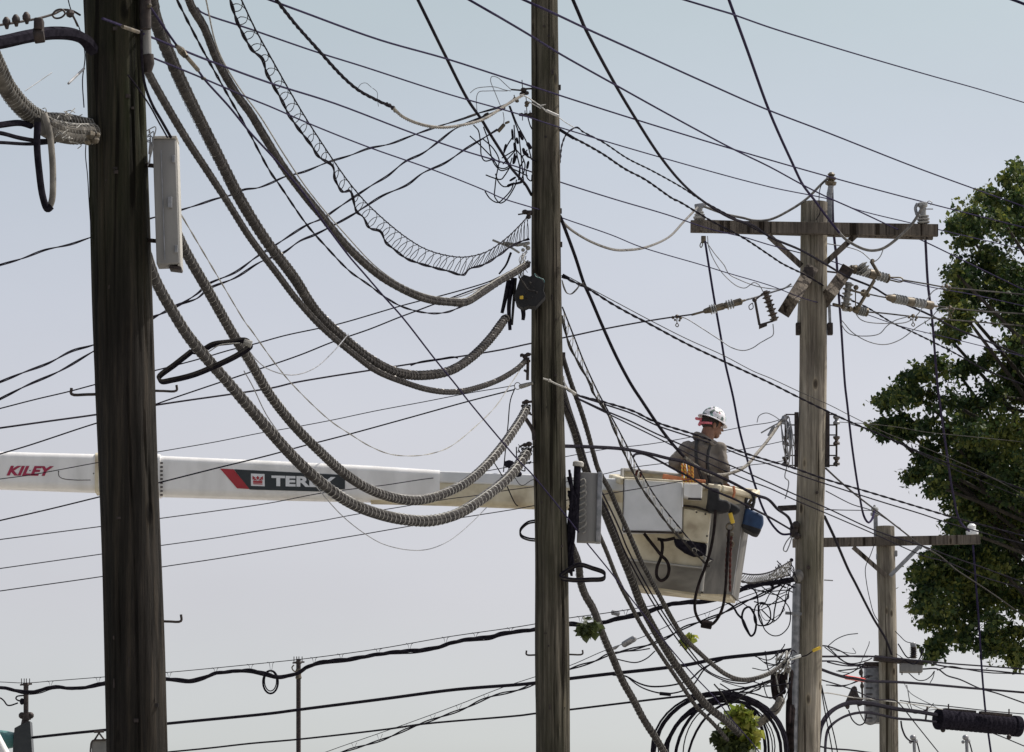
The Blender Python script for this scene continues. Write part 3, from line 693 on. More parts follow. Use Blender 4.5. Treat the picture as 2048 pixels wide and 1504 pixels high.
# ---------------------------------------------------------------- conduit and fittings at the top of pole one
t = thing('conduit', at(296, 150, Y1 - .05), 'short grey conduit with a black end on the right side of the nearest pole, top', 'conduit')
u = mpp(Y1)
m = MB(); tube(m, [at(290, -60, Y1 - .05), at(292, 40, Y1 - .05), at(294, 112, Y1 - .05)], 9.5 * u, 14); m.build('pipe', M['box'], t)
m = MB(); tube(m, [at(295, 110, Y1 - .05), at(297, 128, Y1 - .05), at(296, 146, Y1 - .05)], [12.5 * u, 12 * u, 7 * u], 12); tube(m, [at(290, -60, Y1 - .12), at(291, 58, Y1 - .12)], 11.5 * u, 12); m.build('coupling', M['steel'], t)

# ---------------------------------------------------------------- bucket truck boom
uB = mpp(YB)
boom = thing('aerial_lift', Vector((at(-150, 940, YB).x, YB, 0)), 'white boom lift reaching from the left edge to the worker bucket', 'boom lift')
def boom_section(name, pts, mat, depth, bev, Y=YB, parent=boom):
    """pts = [(x, top y, bottom y), ...] – a rounded box beam that tapers along its length"""
    m = MB(); ring = []
    S = 10
    for (x, yt, yb) in pts:
        pt = at(x, yt, Y); pb = at(x, yb, Y); c = (pt + pb) / 2; hh = (pt - pb).length / 2; hw = depth / 2
        r = bev; vs = []
        for (sy, sz, a0) in ((1, 1, 0), (-1, 1, 90), (-1, -1, 180), (1, -1, 270)):
            for k in range(S + 1):
                a = R(a0 + 90 * k / S)
                vs.append(c + Vector((0, sy * (hw - r) + r * math.cos(a), sz * (hh - r) + r * math.sin(a))))
        ring.append(vs)
    n = len(ring[0]); vs = [v for g in ring for v in g]; fs = []
    for i in range(len(ring) - 1):
        for k in range(n): fs.append((i * n + k, i * n + (k + 1) % n, (i + 1) * n + (k + 1) % n, (i + 1) * n + k))
    fs.append(tuple(range(n - 1, -1, -1))); fs.append(tuple((len(ring) - 1) * n + k for k in range(n)))
    m.add(vs, fs); return m.build(name, mat, parent)
outer = boom_section('outer_boom', [(-330, 897, 965), (0, 906, 977), (196, 911, 984)], M['boom'], .36, .075)
boom_section('flange', [(193, 909, 988), (200, 909, 988)], M['cream'], .40, .06)
boom_section('flange', [(313, 911, 994), (322, 911.5, 994)], M['boom'], .41, .08)
inner = boom_section('inner_boom', [(200, 913, 984), (318, 914, 992), (560, 925, 999), (740, 934, 1003), (880, 943, 1003)], M['boom'], .36, .075)
tip = boom_section('fibreglass_tip', [(742, 958, 1007), (880, 962, 1010), (1062, 968, 1017), (1250, 976, 1022)], M['cream'], .27, .06)
boom_section('jib_winch_cover', [(878, 945, 968), (1062, 952, 975), (1250, 961, 986)], M['panel'], .30, .02)
m = MB()
for k in range(9): rbox(m, at(323, 926 + k * 8, YB - .208), Vector((.014, 0, 0)), Vector((0, .006, 0)), Vector((0, 0, .009)))
m.build('bolt_row', M['steel'], boom, False)
yF = YB - .186
m = MB(); prism(m, [at(x, y, yF) for x, y in ((440, 937), (467, 938.5), (499, 978), (474, 976.5))], Vector((0, .004, 0))); m.build('red_stripe', M['red'], boom, False)
m = MB(); prism(m, [at(x, y, yF) for x, y in ((467.5, 938.5), (690, 950), (690, 978), (640, 983), (499.5, 979))], Vector((0, .004, 0))); m.build('nameplate', M['blackdecal'], boom, False)
m = MB(); prism(m, [at(x, y, yF - .004) for x, y in ((502, 947), (529, 948), (529.5, 972.5), (502, 971.5))], Vector((0, .003, 0))); m.build('emblem', M['whitedecal'], boom, False)
# crown-like emblem of triangles over a bar
def E(x, y): return at(505 + x * 21 / 20, 950.5 + y + x * .03, yF - .007)
m = MB()
for poly in (((0, 1), (0, 9), (6, 5)), ((20, 1), (20, 9), (14, 5)), ((10, 1), (6.5, 5), (10, 9), (13.5, 5)), ((1, 10), (5, 6), (9, 10)), ((11, 10), (15, 6), (19, 10)), ((1, 11), (19, 11), (19, 15), (1, 15)), ((1, 16), (19, 16), (19, 18), (1, 18))):
    prism(m, [E(*p) for p in poly], Vector((0, .002, 0)))
m.build('emblem_figure', M['red'], boom, False)
def lettering(name, text, x0, x1, yb, cap, Y, mat, shear=0.0, slope=0.0, bold=.02, parent=boom):
    cu = bpy.data.curves.new('t', 'FONT'); cu.body = text; cu.size = 1; cu.offset = bold; cu.shear = shear; cu.extrude = .004; cu.space_character = 1.05
    o = bpy.data.objects.new('t', cu); scene.collection.objects.link(o)
    bpy.context.view_layer.update()
    me = bpy.data.meshes.new_from_object(o.evaluated_get(bpy.context.evaluated_depsgraph_get()))
    xs = [v.co.x for v in me.vertices]; ys = [v.co.y for v in me.vertices]
    a, b, c, d = min(xs), max(xs), min(ys), max(ys); vs = []
    for v in me.vertices:
        t = (v.co.x - a) / (b - a); s = (v.co.y - c) / (d - c)
        px = x0 + (x1 - x0) * t; py = yb - cap * s + slope * (px - x0)
        p = at(px, py, Y); p.y += -.002 * (1 if v.co.z > 0 else 0); vs.append(p)
    m = MB(); m.add(vs, [tuple(p.vertices) for p in me.polygons]); bpy.data.objects.remove(o); bpy.data.curves.remove(cu); bpy.data.meshes.remove(me)
    return m.build(name, mat, parent, False)
lettering('lettering', 'KILEY', 13, 108, 951, 19.5, yF + .002, M['crimson'], .35, .01, .045)
lettering('lettering', 'TEREX', 543, 672, 972, 21, yF - .003, M['whitedecal'], 0, .025, .045)
m = MB(); tube(m, spline([at(x, y, YB - .181) for x, y in ((117, 943), (118, 952), (125, 957), (150, 960), (181, 960))], 4), .004, 4)
for x, y in ((117, 943), (187, 947), (60, 941)): ball(m, at(x, y, YB - .181), .008, 6)
m.build('access_panel_seam', M['steel'], boom)
# the part outside the frame: elbow, lower boom and pedestal down to the road
pL = at(-330, 931, YB)
m = MB(); lathe(m, pL + Vector((0, -.3, 0)), pL + Vector((0, .3, 0)), [(0, .26), (.1, .3), (.9, .3), (1, .26)], 24); m.build('elbow', M['boom'], boom)
m = MB(); beam(m, pL + Vector((0, .35, 0)), Vector((pL.x + 3.2, YB + .35, 2.4)), .42, .34, Vector((0, 0, 1)), .05); m.build('lower_boom', M['boom'], boom)
m = MB(); lathe(m, Vector((pL.x + 3.2, YB + .2, 0)), Vector((pL.x + 3.2, YB + .2, 2.7)), [(0, .5), (.3, .45), (.35, .35), (1, .35)], 24); m.build('pedestal', M['boom'], boom)
# small fittings on the boom between the middle pole and the bundles
m = MB()
for (x, y, r) in ((1018, 928, .045), (1036, 948, .035), (1022, 934, .03)): ball(m, at(x, y, YB - .35), r, 8, 1.3, 1, 1)
m.build('hose_fitting', M['cable'], boom)

# ---------------------------------------------------------------- bucket
def quad_solid(name, poly, depth, mat, parent, bev=0.0):
    m = MB(); prism(m, poly, Vector((0, depth, 0))); o = m.build(name, mat, parent, False)
    if bev:
        md = o.modifiers.new('bevel', 'BEVEL'); md.width = bev; md.segments = 3; md.limit_method = 'ANGLE'
    return o
bk = boom
# shell: corner nearest the camera, its two front faces, back faces
cA, cB, cC = (1214, 1003), (1420, 1018), (1486, 1006)      # top: left, near corner, right
dA, dB, dC = (1266, 1168), (1402, 1187), (1460, 1189)
YA, YBk, YC = YB - .35, YB - .62, YB - .30
top = [at(*cA, YA), at(*cB, YBk), at(*cC, YC)]; bot = [at(*dA, YA + .05), at(*dB, YBk + .06), at(*dC, YC + .05)]
back = Vector((.10, .75, 0))
topb = [top[0] + back, top[2] + back]; botb = [bot[0] + back * .9, bot[2] + back * .9]
m = MB()
def grid(m, a, b, c, d, n=8):
    vs = [a.lerp(b, i / n).lerp(d.lerp(c, i / n), j / n) for j in range(n + 1) for i in range(n + 1)]
    m.add(vs, [(j * (n + 1) + i, j * (n + 1) + i + 1, (j + 1) * (n + 1) + i + 1, (j + 1) * (n + 1) + i) for j in range(n) for i in range(n)])
grid(m, top[0], top[1], bot[1], bot[0]); m.add([top[0], topb[0], botb[0], bot[0]], [(0, 1, 2, 3)])
m.add([topb[0], topb[1], botb[1], botb[0]], [(0, 1, 2, 3)]); m.add([bot[0], bot[1], bot[2], botb[1], botb[0]], [(0, 1, 2, 3, 4)])
o = m.build('bucket_shell', M['cream'], bk, False); md = o.modifiers.new('solid', 'SOLIDIFY'); md.thickness = .03
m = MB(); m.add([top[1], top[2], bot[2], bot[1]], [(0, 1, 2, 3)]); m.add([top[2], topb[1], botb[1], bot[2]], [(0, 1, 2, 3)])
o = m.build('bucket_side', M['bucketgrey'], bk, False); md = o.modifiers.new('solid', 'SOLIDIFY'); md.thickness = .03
# kick band round the foot of the bucket and the rib on its corner
m = MB()
def onface(u_, v_, off=.012):
    """u_ 0..1 along the left face, v_ 0..1 down it"""
    a = top[0].lerp(top[1], u_); b = bot[0].lerp(bot[1], u_); return a.lerp(b, v_) + Vector((0, -off, 0))
def onside(u_, v_, off=.012):
    a = top[1].lerp(top[2], u_); b = bot[1].lerp(bot[2], u_); return a.lerp(b, v_) + Vector((0, -off, 0))
m.add([onface(-.005, .72, .05), onface(1.0, .72, .05), onface(1.0, 1.01, .05), onface(-.005, 1.01, .05), onface(0, .72, -.02), onface(1, .72, -.02), onface(1, 1, -.02), onface(0, 1, -.02)], [(0, 3, 2, 1), (4, 5, 6, 7), (0, 1, 5, 4), (3, 7, 6, 2), (0, 4, 7, 3), (1, 2, 6, 5)])
m.build('kick_band', M['kick'], bk, False)
m = MB(); tube(m, [onface(1, .05, .05), onface(1, .98, .05)], .02, 8); m.build('corner_rib', M['boxlight'], bk)
m = MB(); tube(m, [onside(1, .0, .0), onside(1, 1, 0)], .03, 8); m.build('corner_rib', M['galv'], bk)
m = MB(); tube(m, [onface(.02, .705, .05), onface(.99, .705, .05)], .012, 6); m.build('seam', M['boxlight'], bk)
m = MB()
for (u0, v0, u1, v1) in ((.72, .06, .99, .14), (.74, .24, .96, .25), (.72, .42, .99, .02), ): pass
tube(m, [at(1367, 1011, YB - .62), at(1392, 1014, YB - .64), at(1416, 1021, YB - .66)], .012, 6); m.build('mounting_bar', M['steel'], bk)
# rim: pale lip running round the mouth
m = MB()
rimpts = [at(1365, 972, YB - .52), at(1412, 974, YB - .60), at(1440, 977, YB - .52), at(1504, 992, YB - .24), at(1512, 986, YB + .42), at(1370, 966, YB + .40), at(1225, 955, YB + .30), at(1247, 962, YB - .35)]
for a, b in zip(rimpts, rimpts[1:] + rimpts[:1]): beam(m, a, b, .075, .09, Vector((0, 0, 1)), .02)
m.build('rim', M['cream'], bk, False)
# wall band between rim and shell on both front faces
quad_solid('wall_band', [at(1366, 974, YB - .53), at(1421, 980, YB - .60), at(1421, 1024, YB - .615), at(1366, 1016, YB - .57)], .03, M['cream'], bk)
quad_solid('wall_band', [at(1421, 980, YB - .602), at(1500, 994, YB - .27), at(1484, 1022, YB - .30), at(1421, 1026, YB - .617)], .03, M['cream'], bk)
quad_solid('wall_lip', [at(1247, 940, YB + .28), at(1366, 950, YB + .30), at(1366, 972, YB + .30), at(1247, 962, YB + .28)], .04, M['cream'], bk, .01)
m = MB(); tube(m, [at(1245, 938, YB + .25), at(1244, 962, YB + .2)], .022, 8); tube(m, [at(1247, 939, YB + .25), at(1366, 951, YB + .27)], .02, 8); m.build('lip_roll', M['boxlight'], bk)
# big pale grey cover panel and the little control box
quad_solid('cover_panel', [at(1249, 957, YB - .72), at(1366, 964, YB - .74), at(1364.5, 1064, YB - .72), at(1246, 1062, YB - .70)], .34, M['panel'], bk, .02)
m = MB(); tube(m, [at(1248, 956, YB - .73), at(1366, 963, YB - .75)], .012, 6); m.build('panel_edge', M['cream'], bk)
m = MB(); tube(m, [at(1246, 1063, YB - .70), at(1364, 1065.5, YB - .72)], .012, 6); tube(m, [at(1247.5, 958, YB - .71), at(1245, 1062, YB - .69)], .006, 6); m.build('panel_edge', M['steel'], bk)
quad_solid('control_box', [at(1368, 967, YB - .86), at(1405, 968, YB - .88), at(1404, 997, YB - .88), at(1380, 996, YB - .87), at(1368, 992, YB - .86)], .22, M['boom'], bk, .012)
m = MB(); tube(m, [at(1376, 997.5, YB - .87), at(1403, 998.5, YB - .88)], .01, 6); m.build('box_foot', M['steel'], bk)
# cream housing and black pivot under the panel
quad_solid('pivot_housing', [at(1366, 1016, YB - .70), at(1421, 1026, YB - .72), at(1416, 1086, YB - .70), at(1366, 1082, YB - .68)], .2, M['cream'], bk, .015)
quad_solid('pivot_bracket', [at(1348, 1076, YB - .70), at(1372, 1080, YB - .71), at(1414, 1088, YB - .71), at(1412, 1110, YB - .70), at(1388, 1112, YB - .70), at(1370, 1104, YB - .69), at(1352, 1090, YB - .69)], .2, M['cable'], bk, .02)
m = MB()
for (x, y) in ((1393, 1024), (1411, 1028), (1414, 1072), (1415, 968)): ball(m, at(x, y, YB - .74), .012, 6)
m.build('bolt_head', M['steel'], bk)
# rubber hose loops hanging below the bucket
def loop(name, label, cat, pts, Y, wpx, mat, parent=None, closed=False, n=1, pitch=.4):
    P = lift(pts + ([pts[0]] if closed else []), Y); m = MB(); ym = sum(p.y for p in P) / len(P)
    path = spline(P, 7)
    if n == 1: tube(m, path, wpx * mpp(ym) / 2, 9)
    else: strands(m, path, wpx * mpp(ym) / 3.4, n, pitch, 6)
    o = m.build(name, M[mat], parent)
    if parent is None: tag(o, label, cat)
    return o
loop('hydraulic_hose', 'long black hose hanging in a U below the bucket corner', 'hose', [(1431, 1020), (1428, 1060), (1421, 1100), (1410, 1135), (1399, 1164), (1390, 1200), (1391, 1225), (1401, 1244), (1412, 1250), (1423, 1249), (1435, 1237), (1445, 1215), (1450, 1186), (1453, 1149), (1456, 1100), (1458, 1060)], YB - .82, 6, 'hose')
m = MB(); lathe(m, at(1402, 1247, YB - .82), at(1424, 1251, YB - .82), [(0, .03), (.05, .045), (.95, .045), (1, .03)], 12); m.build('hose_clamp', M['hose'], bpy.data.objects['hydraulic_hose'])
loop('hydraulic_hose', 'short black hose twisted into a teardrop loop under the grey panel', 'hose', [(1288, 1067), (1306, 1090), (1322, 1110), (1334, 1123), (1338, 1139), (1333, 1155), (1322, 1161), (1314, 1153), (1314, 1135), (1322, 1114), (1325, 1092), (1322, 1080), (1315, 1078), (1330, 1080), (1350, 1076)], YB - .66, 6.5, 'hose')
# bags and tools hooked on the rim
t = thing('tool_bag', at(1505, 1066, YB - .2), 'navy blue canvas bag hanging outside the right end of the bucket', 'tool bag')
def soft(name, poly, depth, mat, parent, sub=2, bev=.03):
    m = MB(); prism(m, poly, Vector((0, depth, 0))); o = m.build(name, mat, parent)
    b = o.modifiers.new('bevel', 'BEVEL'); b.width = bev; b.segments = 4; b.limit_method = 'ANGLE'
    return o
soft('bag', [at(x, y, YB - .33) for x, y in ((1492, 1014), (1527, 1030), (1528, 1048), (1517, 1068), (1508, 1066), (1483, 1052))], .3, M['blue'], t)
soft('bag_bottom', [at(x, y, YB - .34) for x, y in ((1484, 1046), (1524, 1058), (1517, 1069), (1508, 1067), (1483, 1054))], .32, M['blackcloth'], t, 2, .02)
m = MB(); tube(m, spline([at(x, y, YB - .3) for x, y in ((1495, 1018), (1492, 1000), (1501, 985), (1508, 996), (1504, 1020))], 5), .02, 6); m.build('handle', M['strap'], t)
t = thing('tool_pouch', at(1440, 1024, YB - .7), 'black canvas pouch folded over the bucket rim at its near corner', 'tool pouch')
soft('pouch', [at(x, y, YB - .80) for x, y in ((1417, 974), (1439, 976), (1439, 998), (1456, 1000), (1462, 1008), (1460, 1021), (1445, 1025), (1420, 1024), (1412, 1015), (1415, 1000))], .16, M['blackcloth'], t)
soft('flap', [at(x, y, YB - .72) for x, y in ((1455, 1001), (1478, 1012), (1482, 1022), (1470, 1028), (1456, 1023))], .14, M['blackcloth'], t)
t = thing('rope_tackle', at(1461, 1185, YB - .5), 'yellow snap hook, brass rings and red rope hanging from the bucket', 'rope tackle')
m = MB(); beam(m, at(1460, 1026, YB - .72), at(1466, 1047, YB - .72), .045, .03, Vector((1, 0, 0)), .008); m.build('snap_hook', M['yellow'], t)
m = MB()
for (x, y, r) in ((1460, 1054, 7), (1461, 1088, 6)):
    tube(m, [at(x, y, YB - .72) + Vector((math.cos(a) * r * uB, 0, math.sin(a) * r * uB)) for a in [2 * math.pi * k / 20 for k in range(21)]], .012, 6)
rbox(m, at(1460, 1069, YB - .72), Vector((.04, 0, 0)), Vector((0, .02, 0)), Vector((0, 0, .02)), .006); m.build('ring', M['fittings'], t)
m = MB()
for (xa, xb) in ((1457, 1451), (1463, 1460)): strands(m, spline([at(xa, 1070, YB - .72), at((xa + xb) / 2 - 1, 1120, YB - .72), at(xb, 1183, YB - .70)], 5), .008, 2, .12)
m.build('rope', M['redrope'], t)
for i, x in enumerate((1364.5, 1370.5, 1378.5, 1384.5)):
    lab = ['leftmost', 'second from the left', 'third from the left', 'rightmost'][i]
    m = MB(); lathe(m, at(x + 1.5, 968, YB - .3), at(x - .5, 927, YB - .3), [(0, .011), (.05, .013), (.9, .013), (1, .009)], 10)
    tag(m.build('hot_stick', M['stripetube'], None), 'short yellow stick with red stripes standing by the worker, ' + lab, 'hot stick', 'striped sticks in the bucket')
m = MB(); beam(m, at(1325, 953, YB - .25), at(1366, 960, YB - .25), 9 * uB, .12, Vector((0, 0, 1)), .008); beam(m, at(1366, 960, YB - .25), at(1411, 964, YB - .25), 6 * uB, .12, Vector((0, 0, 1)), .008)
tag(m.build('wooden_board', M['orange'], None, False), 'orange board lying across the bucket rim beneath the striped sticks', 'board')
m = MB(); tube(m, spline([at(x, y, YB + .2) for x, y in ((1271, 953), (1274, 943), (1279, 940), (1282, 948), (1278, 958))], 4), .014, 6); tag(m.build('rope_end', M['redrope'], None), 'little red rope end knotted at the left of the bucket lip', 'rope')
m = MB(); tube(m, [at(1467, 972, YB - .5), at(1469, 985, YB - .5), at(1466, 995, YB - .5)], .016, 6); tag(m.build('rope_end', M['orange'], None), 'short orange cord over the bucket rim right of the black pouch', 'rope')
m = MB(); tube(m, spline([at(x, y, YB - .2) for x, y in ((1498, 1006), (1503, 1000), (1508, 1003), (1504, 1010), (1497, 1010), (1498, 1006))], 4), .018, 6); tag(m.build('hook', M['fittings'], None), 'brass hook on the bucket rim above the blue bag', 'hook')

# ---------------------------------------------------------------- the worker
def capsule(mb, a, b, ra, rb, seg=14):
    a = Vector(a); b = Vector(b); t = (b - a).normalized(); pr = []
    L = (b - a).length; n = 5
    path = []; rad = []
    for k in range(n): an = math.pi / 2 * k / n; path.append(a - t * ra * math.cos(an)); rad.append(max(ra * math.sin(an), 1e-4))
    for k in range(5): path.append(a.lerp(b, k / 4)); rad.append(ra + (rb - ra) * k / 4)
    for k in range(1, n + 1): an = math.pi / 2 * k / n; path.append(b + t * rb * math.sin(an)); rad.append(max(rb * math.cos(an), 1e-4))
    return tube(mb, path, rad, seg)
def ell(mb, c, rx, ry, rz, rot=(0, 0, 0), seg=18):
    q = MB(); ball(q, (0, 0, 0), 1, seg, rx, ry, rz)
    from mathutils import Euler
    e = Euler(rot).to_matrix(); mb.add([Vector(c) + e @ v for v in q.v], q.f); return mb
def fused(mb, name, mat, parent, vox=.008, smooth_it=6, disp=0.0):
    o = mb.build(name, mat, parent)
    rm = o.modifiers.new('fuse', 'REMESH'); rm.mode = 'VOXEL'; rm.voxel_size = vox; rm.use_smooth_shade = True
    sm = o.modifiers.new('smooth', 'SMOOTH'); sm.iterations = smooth_it; sm.factor = .5
    if disp:
        tx = bpy.data.textures.new('folds', 'CLOUDS'); tx.noise_scale = .11
        d = o.modifiers.new('folds', 'DISPLACE'); d.texture = tx; d.strength = disp; d.mid_level = .5; d.texture_coords = 'LOCAL'
    return o
def wp(px, py, dy=0.0): return at(px, py, YB + dy)
man = thing('person', wp(1422, 1165, 0), 'worker in a stickered white hard hat and grey brown work shirt standing in the bucket', 'person')
HY = .02
hip = wp(1424, 1015, .02); chest = wp(1408, 925, 0); neck = wp(1409, 884, .0)
shL, shR = wp(1374, 897, .03), wp(1438, 900, -.02)
elL, elR = wp(1349, 924, -.02), wp(1446, 938, -.03)
haL, haR = wp(1372, 946, .30), wp(1450, 966, .32)
hd = wp(1425, 851, HY)
fw = Vector((.93, .30, -.22)).normalized(); side = Vector((-.3, .95, 0)).normalized(); upv = side.cross(fw) * -1
if upv.z < 0: upv = -upv
HS = 1.13
def hp(f, s, u_): return hd + (fw * f + side * s + upv * u_) * HS
b = MB()
def ellh(c, rf, rs, ru):
    q = MB(); ball(q, (0, 0, 0), 1, 20); b.add([c + (fw * v.x * rf + side * v.y * rs + upv * v.z * ru) * HS for v in q.v], q.f)
ellh(hp(-.012, 0, .03), .098, .076, .098)            # skull
ellh(hp(.035, 0, -.035), .062, .060, .075)           # face
ellh(hp(.055, 0, -.085), .036, .040, .032)           # jaw and chin
ellh(hp(.090, 0, .022), .012, .045, .012)            # brow
capsule(b, hp(.088, 0, .012), hp(.112, 0, -.022), .010, .014, 8)   # nose
ellh(hp(.094, 0, -.052), .012, .024, .006); ellh(hp(.092, 0, -.062), .011, .020, .006)  # lips
for s in (1, -1):
    ellh(hp(-.005, s * .078, -.012), .018, .010, .032)   # ears
    ellh(hp(.048, s * .045, -.028), .022, .014, .018)    # cheekbones
capsule(b, hp(-.025, 0, -.05), neck + Vector((0, 0, -.03)), .074, .085)
# torso and limbs under the clothes
ell(b, chest, .155, .10, .20); ell(b, chest.lerp(hip, .55), .14, .095, .2); ell(b, hip, .15, .11, .12)
for sh, el, ha in ((shL, elL, haL), (shR, elR, haR)):
    capsule(b, sh, el, .052, .040); capsule(b, el, ha, .038, .026)
    d = (ha - el).normalized(); sd_ = d.cross(Vector((0, 0, 1))).normalized(); un = sd_.cross(d)
    palm = ha + d * .05
    q = MB(); ball(q, (0, 0, 0), 1, 14); b.add([palm + d * v.x * .05 + sd_ * v.y * .042 + un * v.z * .018 for v in q.v], q.f)
    for k, L in enumerate((.068, .078, .074, .06)):
        f0 = palm + d * .04 + sd_ * (.030 - k * .020); f1 = f0 + d * L * .45 - un * .012; f2 = f1 + d * L * .2 - un * L * .4; f3 = f2 - d * L * .15 - un * L * .22
        capsule(b, f0, f1, .0095, .009, 8); capsule(b, f1, f2, .009, .0085, 8); capsule(b, f2, f3, .0085, .0075, 8)
    tb = palm + sd_ * .036; capsule(b, tb, tb + d * .035 + sd_ * .018 - un * .01, .012, .010, 8); capsule(b, tb + d * .035 + sd_ * .018 - un * .01, tb + d * .055 + sd_ * .006 - un * .03, .010, .008, 8)
foot = wp(1420, 1160, .02)
for s in (-.1, .1):
    kn = hip.lerp(foot, .52) + Vector((s, .05, 0)); ft = foot + Vector((s, .05, .06))
    capsule(b, hip + Vector((s * .8, 0, 0)), kn, .078, .055); capsule(b, kn, ft, .052, .036); capsule(b, ft + Vector((0, .0, -.02)), ft + Vector((.08, .12, -.03)), .036, .03)
body = fused(b, 'body', M['skin'], man, .0052, 2)
m = MB()
for s in (1, -1): ball(m, hp(.080, s * .032, -.002), .012, 10)
m.build('eye', M['whitedecal'], man)
# hair: close-cropped cap round back and sides
m = MB(); q = MB(); ball(q, (0, 0, 0), 1, 20); m.add([hp(-.02, 0, .028) + (fw * v.x * .100 + side * v.y * .080 + upv * v.z * .096) * HS for v in q.v], q.f); 
fused(m, 'hair', M['hair'], man, .007, 1)
# shirt
m = MB(); ell(m, chest + Vector((-.004, 0, -.005)), .20, .135, .235, (0, R(6), 0)); ell(m, chest.lerp(hip, .5), .165, .12, .24); ell(m, hip + Vector((0, 0, .05)), .17, .13, .16)
ell(m, wp(1392, 895, .0), .105, .095, .075, (0, R(-18), 0)); ell(m, wp(1425, 899, .0), .10, .095, .08, (0, R(22), 0))
for sh, el, ha in ((shL, elL, haL), (shR, elR, haR)):
    capsule(m, sh, el, .088, .073); capsule(m, el, el.lerp(ha, .8), .070, .048)
capsule(m, neck + Vector((-.02, .0, -.06)), neck + Vector((-.005, .0, .0)), .13, .095)
fused(m, 'work_shirt', M['jacket'], man, .011, 5, .040)
m = MB()   # collar
cc = wp(1409, 877, 0)
ring = [cc + Vector((math.cos(a) * .108 + .005, math.sin(a) * .095, -.045 * math.cos(a) + .012 * math.sin(2 * a))) for a in [2 * math.pi * k / 24 for k in range(25)]]
tube(m, ring, .022, 8); tube(m, [p + Vector((.0, 0, -.03)) * 1 + (p - cc) * .12 for p in ring], .02, 8); m.build('collar', M['jacket'], man)
m = MB(); ell(m, hip + Vector((0, 0, -.06)), .175, .135, .15)
for s in (-.1, .1):
    kn = hip.lerp(foot, .52) + Vector((s, .05, 0)); ft = foot + Vector((s, .05, .1)); capsule(m, hip + Vector((s * .8, 0, -.02)), kn, .095, .075); capsule(m, kn, ft, .072, .062)
fused(m, 'trousers', M['trousers'], man, .013, 4, .02)
m = MB()
def strap(pts, wd=.018):
    tube(m, spline([wp(x, y, d) for x, y, d in pts], 5), wd, 6)
strap([(1394, 880, -.085), (1392, 900, -.130), (1393, 920, -.150), (1399, 945, -.150), (1408, 968, -.14)])
strap([(1421, 884, -.075), (1417, 905, -.125), (1415, 925, -.140), (1417, 950, -.14), (1421, 970, -.14)])
strap([(1380, 965, -.11), (1400, 969, -.15), (1424, 970, -.15), (1442, 968, -.10)], .022)
m.build('harness', M['strap'], man)
# hard hat with a full brim
hc = hp(-.005, 0, .052); hu = (upv * .96 + fw * .18).normalized(); hf = (fw - hu * fw.dot(hu)).normalized(); hs_ = hf.cross(hu)
m = MB(); vs = []; S = 36; rings = [(0, 1.0), (.12, 1.0), (.3, .975), (.5, .89), (.68, .75), (.84, .54), (.95, .28), (1.0, .02)]
for (z, r) in rings:
    for k in range(S):
        a = 2 * math.pi * k / S
        rid = 1 + .02 * math.cos(a * 2) * z
        vs.append(hc + hf * math.cos(a) * .140 * r + hs_ * math.sin(a) * .120 * r + hu * z * .155 * rid)
fs = [(i * S + k, i * S + (k + 1) % S, (i + 1) * S + (k + 1) % S, (i + 1) * S + k) for i in range(len(rings) - 1) for k in range(S)]
fs.append(tuple((len(rings) - 1) * S + k for k in range(S))); m.add(vs, fs); hat = m.build('hard_hat', M['helmet'], man)
m = MB(); vs = []
for (r, z) in ((.97, .008), (1.12, .0), (1.26, -.008), (1.265, -.016), (1.12, -.012), (.97, -.004)):
    for k in range(S):
        a = 2 * math.pi * k / S; vs.append(hc + hf * math.cos(a) * (.140 * r) + hs_ * math.sin(a) * (.120 * r) + hu * z)
fs = [(i * S + k, i * S + (k + 1) % S, ((i + 1) % 6) * S + (k + 1) % S, ((i + 1) % 6) * S + k) for i in range(6) for k in range(S)]
m.add(vs, fs); m.build('brim', M['helmetwhite'], hat)
m = MB(); bc = hp(-.02, 0, -.005)
tube(m, [bc + fw * math.cos(a) * .113 + side * math.sin(a) * .095 + upv * (.010 + .012 * math.cos(a)) for a in [math.pi * .55 + math.pi * .9 * k / 20 for k in range(21)]], .014, 6)
kn = wp(1403, 839, 0); ball(m, kn, .022, 8)
capsule(m, kn, wp(1393, 837, -.01), .014, .017, 8); capsule(m, kn, wp(1399, 849, -.02), .013, .018, 8); m.build('bandana', M['pink'], man)

